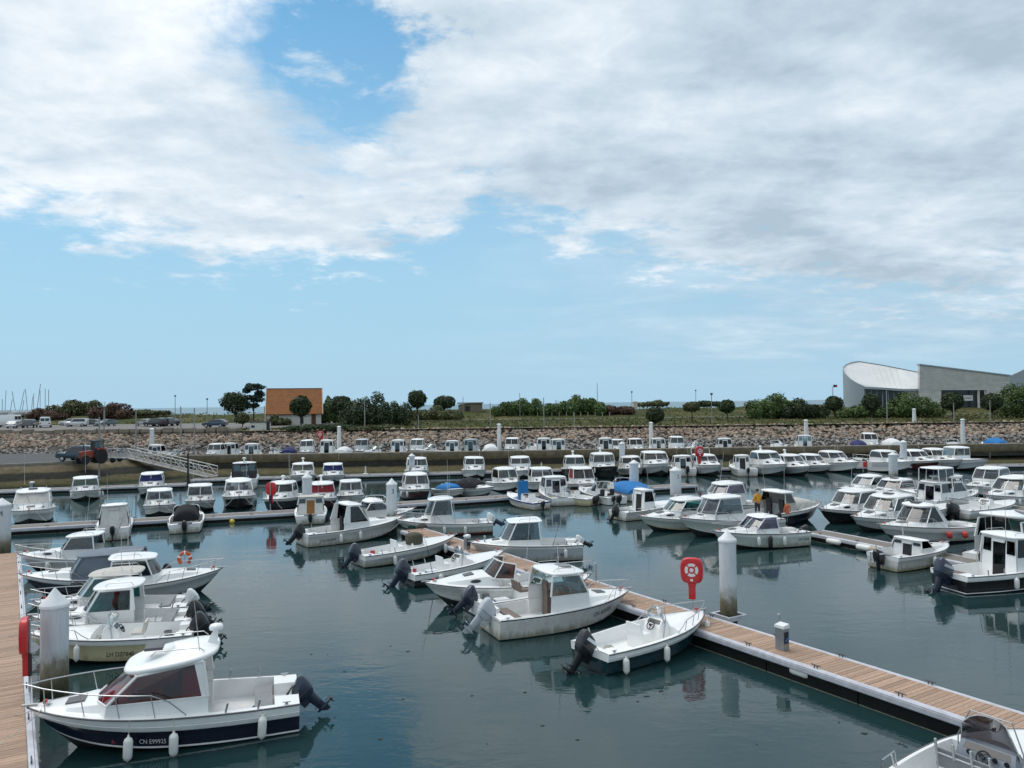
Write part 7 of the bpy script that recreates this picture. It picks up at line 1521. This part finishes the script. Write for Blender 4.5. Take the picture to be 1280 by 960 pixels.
# sailing boats laid up at far left: hulls and masts
SAILH = [M('sail hull white', (.66, .66, .66), .35), M('sail hull red', (.22, .03, .03), .4), M('sail hull blue', (.03, .08, .2), .4)]
for i, (px, yt, lean) in enumerate([(1, 499, 0), (5, 488, .2), (12, 499, .5), (18, 489, -.9), (23, 488, 1.0), (27, 500, .4), (33, 486, -.6), (38, 496, .3), (41, 492, .1), (44, 480, .9), (49, 488, 0), (56, 486, 0), (59, 487, 0)]):
    Y = 208 + (i % 4) * 4; base = D(px, 522, Y); base.z = land_z(base.x, 200) - .2; top = D(px, yt, Y); hh = top.z - base.z; root = empty('sailing_boat', base, radians(70 + 20 * (i % 3))); tag(root, f'laid-up sailing boat with bare mast, {ORD[i]} mast from the left edge', 'sailing boat', 'laid-up sailing boats at far left')
    b = MB(); rings = []
    for t in [0, .15, .4, .65, .85, 1.0]:
        w = 1.1 * (sin(pi * min(1, .25 + .75 * t)) ** .7 if t < 1 else .02); rings.append([(-3 + 6.4 * t, -w, 2.2), (-3 + 6.2 * t, -w * .8, 1.3), (-3 + 5.6 * t, 0, .9), (-3 + 6.2 * t, w * .8, 1.3), (-3 + 6.4 * t, w, 2.2)])
    b.loft(rings, True, 0, True, True); b.build('hull', SAILH[(i * 2) % 3 if i % 2 else 0], root, 50)
    b = MB(); b.box(-1.5, 1.4, -.6, .6, 2.15, 2.6); b.build('coachroof', SAILH[0], root, 0)
    b = MB(); b.tube([(.4, 0, 2.1), (.4 + lean * .5, -lean, hh)], .075, 6); b.build('mast', M('mast grey', (.22, .23, .24), .5), root)
    b = MB(); b.box(-1.2, -.8, -.4, .4, 0, 1.2); b.box(.8, 1.2, -.4, .4, 0, 1.2); b.build('cradle', RUBBER, root, 0)
# far low dunes on the skyline at left already belong to the ground

# ------------------------------------------------------------------ person aboard
def person():
    q = D(947, 640, 51.3); loc = Vector((q.x, q.y, .60)); root = empty('person', loc, radians(200)); tag(root, 'person in a yellow jacket standing in the dark-hulled boat', 'person')
    def skin(name, pts, edges, rad, mat, parent):
        me = bpy.data.meshes.new(name); me.from_pydata(pts, edges, []); o = link(name, me, parent); me.materials.append(mat)
        md = o.modifiers.new('skin', 'SKIN'); sv = me.skin_vertices[0].data
        for i, r_ in enumerate(rad): sv[i].radius = (r_, r_) if not isinstance(r_, tuple) else r_
        sv[0].use_root = True; s2 = o.modifiers.new('sub', 'SUBSURF'); s2.levels = s2.render_levels = 2; md.use_smooth_shade = True; return o
    SK = M('skin', (.42, .25, .18), .6); JK = M('yellow jacket', (.62, .30, .02), .7, var=.12, vs=8); TR = M('dark trousers', (.03, .035, .05), .85); HR = M('dark hair', (.03, .02, .015), .8)
    # body: pelvis, spine, chest, neck, head; arms slightly bent forward; legs
    pts = [(0, 0, .92), (0, 0, 1.12), (0, .02, 1.36), (0, .02, 1.50), (0, -.01, 1.60), (0, -.02, 1.72), (.19, .02, 1.42), (.26, .0, 1.15), (.24, -.16, .95), (.23, -.22, .88), (-.19, .02, 1.42), (-.27, .0, 1.15), (-.22, -.18, .98), (-.2, -.25, .93), (.10, 0, .86), (.12, -.03, .48), (.12, .02, .08), (.12, -.12, .03), (-.10, 0, .86), (-.13, .0, .48), (-.13, .03, .08), (-.13, -.11, .03)]
    ed = [(0, 1), (1, 2), (2, 3), (3, 4), (4, 5), (2, 6), (6, 7), (7, 8), (8, 9), (2, 10), (10, 11), (11, 12), (12, 13), (0, 14), (14, 15), (15, 16), (16, 17), (0, 18), (18, 19), (19, 20), (20, 21)]
    rad = [.14, .13, .15, .06, .085, .095, .06, .045, .035, .03, .06, .045, .035, .03, .085, .06, .045, .04, .085, .06, .045, .04]
    skin('body', pts, ed, rad, SK, root)
    jp = [(0, 0, .88), (0, 0, 1.12), (0, .02, 1.36), (0, .02, 1.49), (.19, .02, 1.42), (.27, .0, 1.15), (.245, -.13, .99), (-.19, .02, 1.42), (-.28, .0, 1.15), (-.23, -.14, 1.02)]
    skin('jacket', jp, [(0, 1), (1, 2), (2, 3), (2, 4), (4, 5), (5, 6), (2, 7), (7, 8), (8, 9)], [.19, .18, .19, .10, .085, .07, .06, .085, .07, .06], JK, root)
    skin('trousers', [(0, 0, .94), (.10, 0, .84), (.12, -.03, .48), (.12, .02, .1), (-.10, 0, .84), (-.13, .0, .48), (-.13, .03, .1)], [(0, 1), (1, 2), (2, 3), (0, 4), (4, 5), (5, 6)], [.15, .105, .08, .065, .105, .08, .065], TR, root)
    b = MB(); b.lathe([(.1, -.02), (.112, .02), (.105, .08), (.07, .125), (.01, .14)], (0, .01, 1.70), 14); b.build('hair', HR, root, 60)
person()
# orange figure-like oilskin hanging and yellow basin in the cuddy boat
def oilskin():
    p = P(988, 663, 0) ; root = empty('oilskin', Vector((p.x, p.y + .5, .95))); root.scale = (.62, .62, .8); tag(root, 'orange oilskin hung from a pole on the cuddy boat', 'oilskin'); b = MB()
    b.loft([[(k * .22 * cos(2 * pi * q / 10), k * .09 * sin(2 * pi * q / 10), z_) for q in range(10)] for k, z_ in ((.9, .0), (1.0, .25), (.7, .5), (1.1, .72), (.3, .85))], True, 0, True, True)
    b.tube([(.2, 0, .72), (.34, 0, .45), (.3, 0, .2)], .06, 6); b.tube([(-.2, 0, .72), (-.3, 0, .4), (-.34, 0, .15)], .06, 6); b.build('cloth', M('orange oilskin', (.62, .16, .06), .6), root, 60); b = MB(); b.tube([(0, .03, -.6), (0, .03, 1.05)], .02, 6); b.build('pole', ALU, root)
oilskin()
# white navigation buoy floats moored in front of the far wall
for px, py, nm in ((457, 597, 'left of the number 3 pile'), (677, 592, 'by the tall wheelhouse boat')):
    p = P(px, py, 0); root = empty('white_buoy', p); tag(root, 'small white buoy with a stubby stem ' + nm, 'buoy'); b = MB(); b.lathe([(.1, -.3), (.55, -.1), (.6, .15), (.5, .4), (.2, .5)], (0, 0, 0), 14); b.build('float', OFFW, root); b = MB(); b.tube([(0, 0, .45), (0, 0, 1.3)], [.12, .07], 8); b.build('stem', OFFW, root)
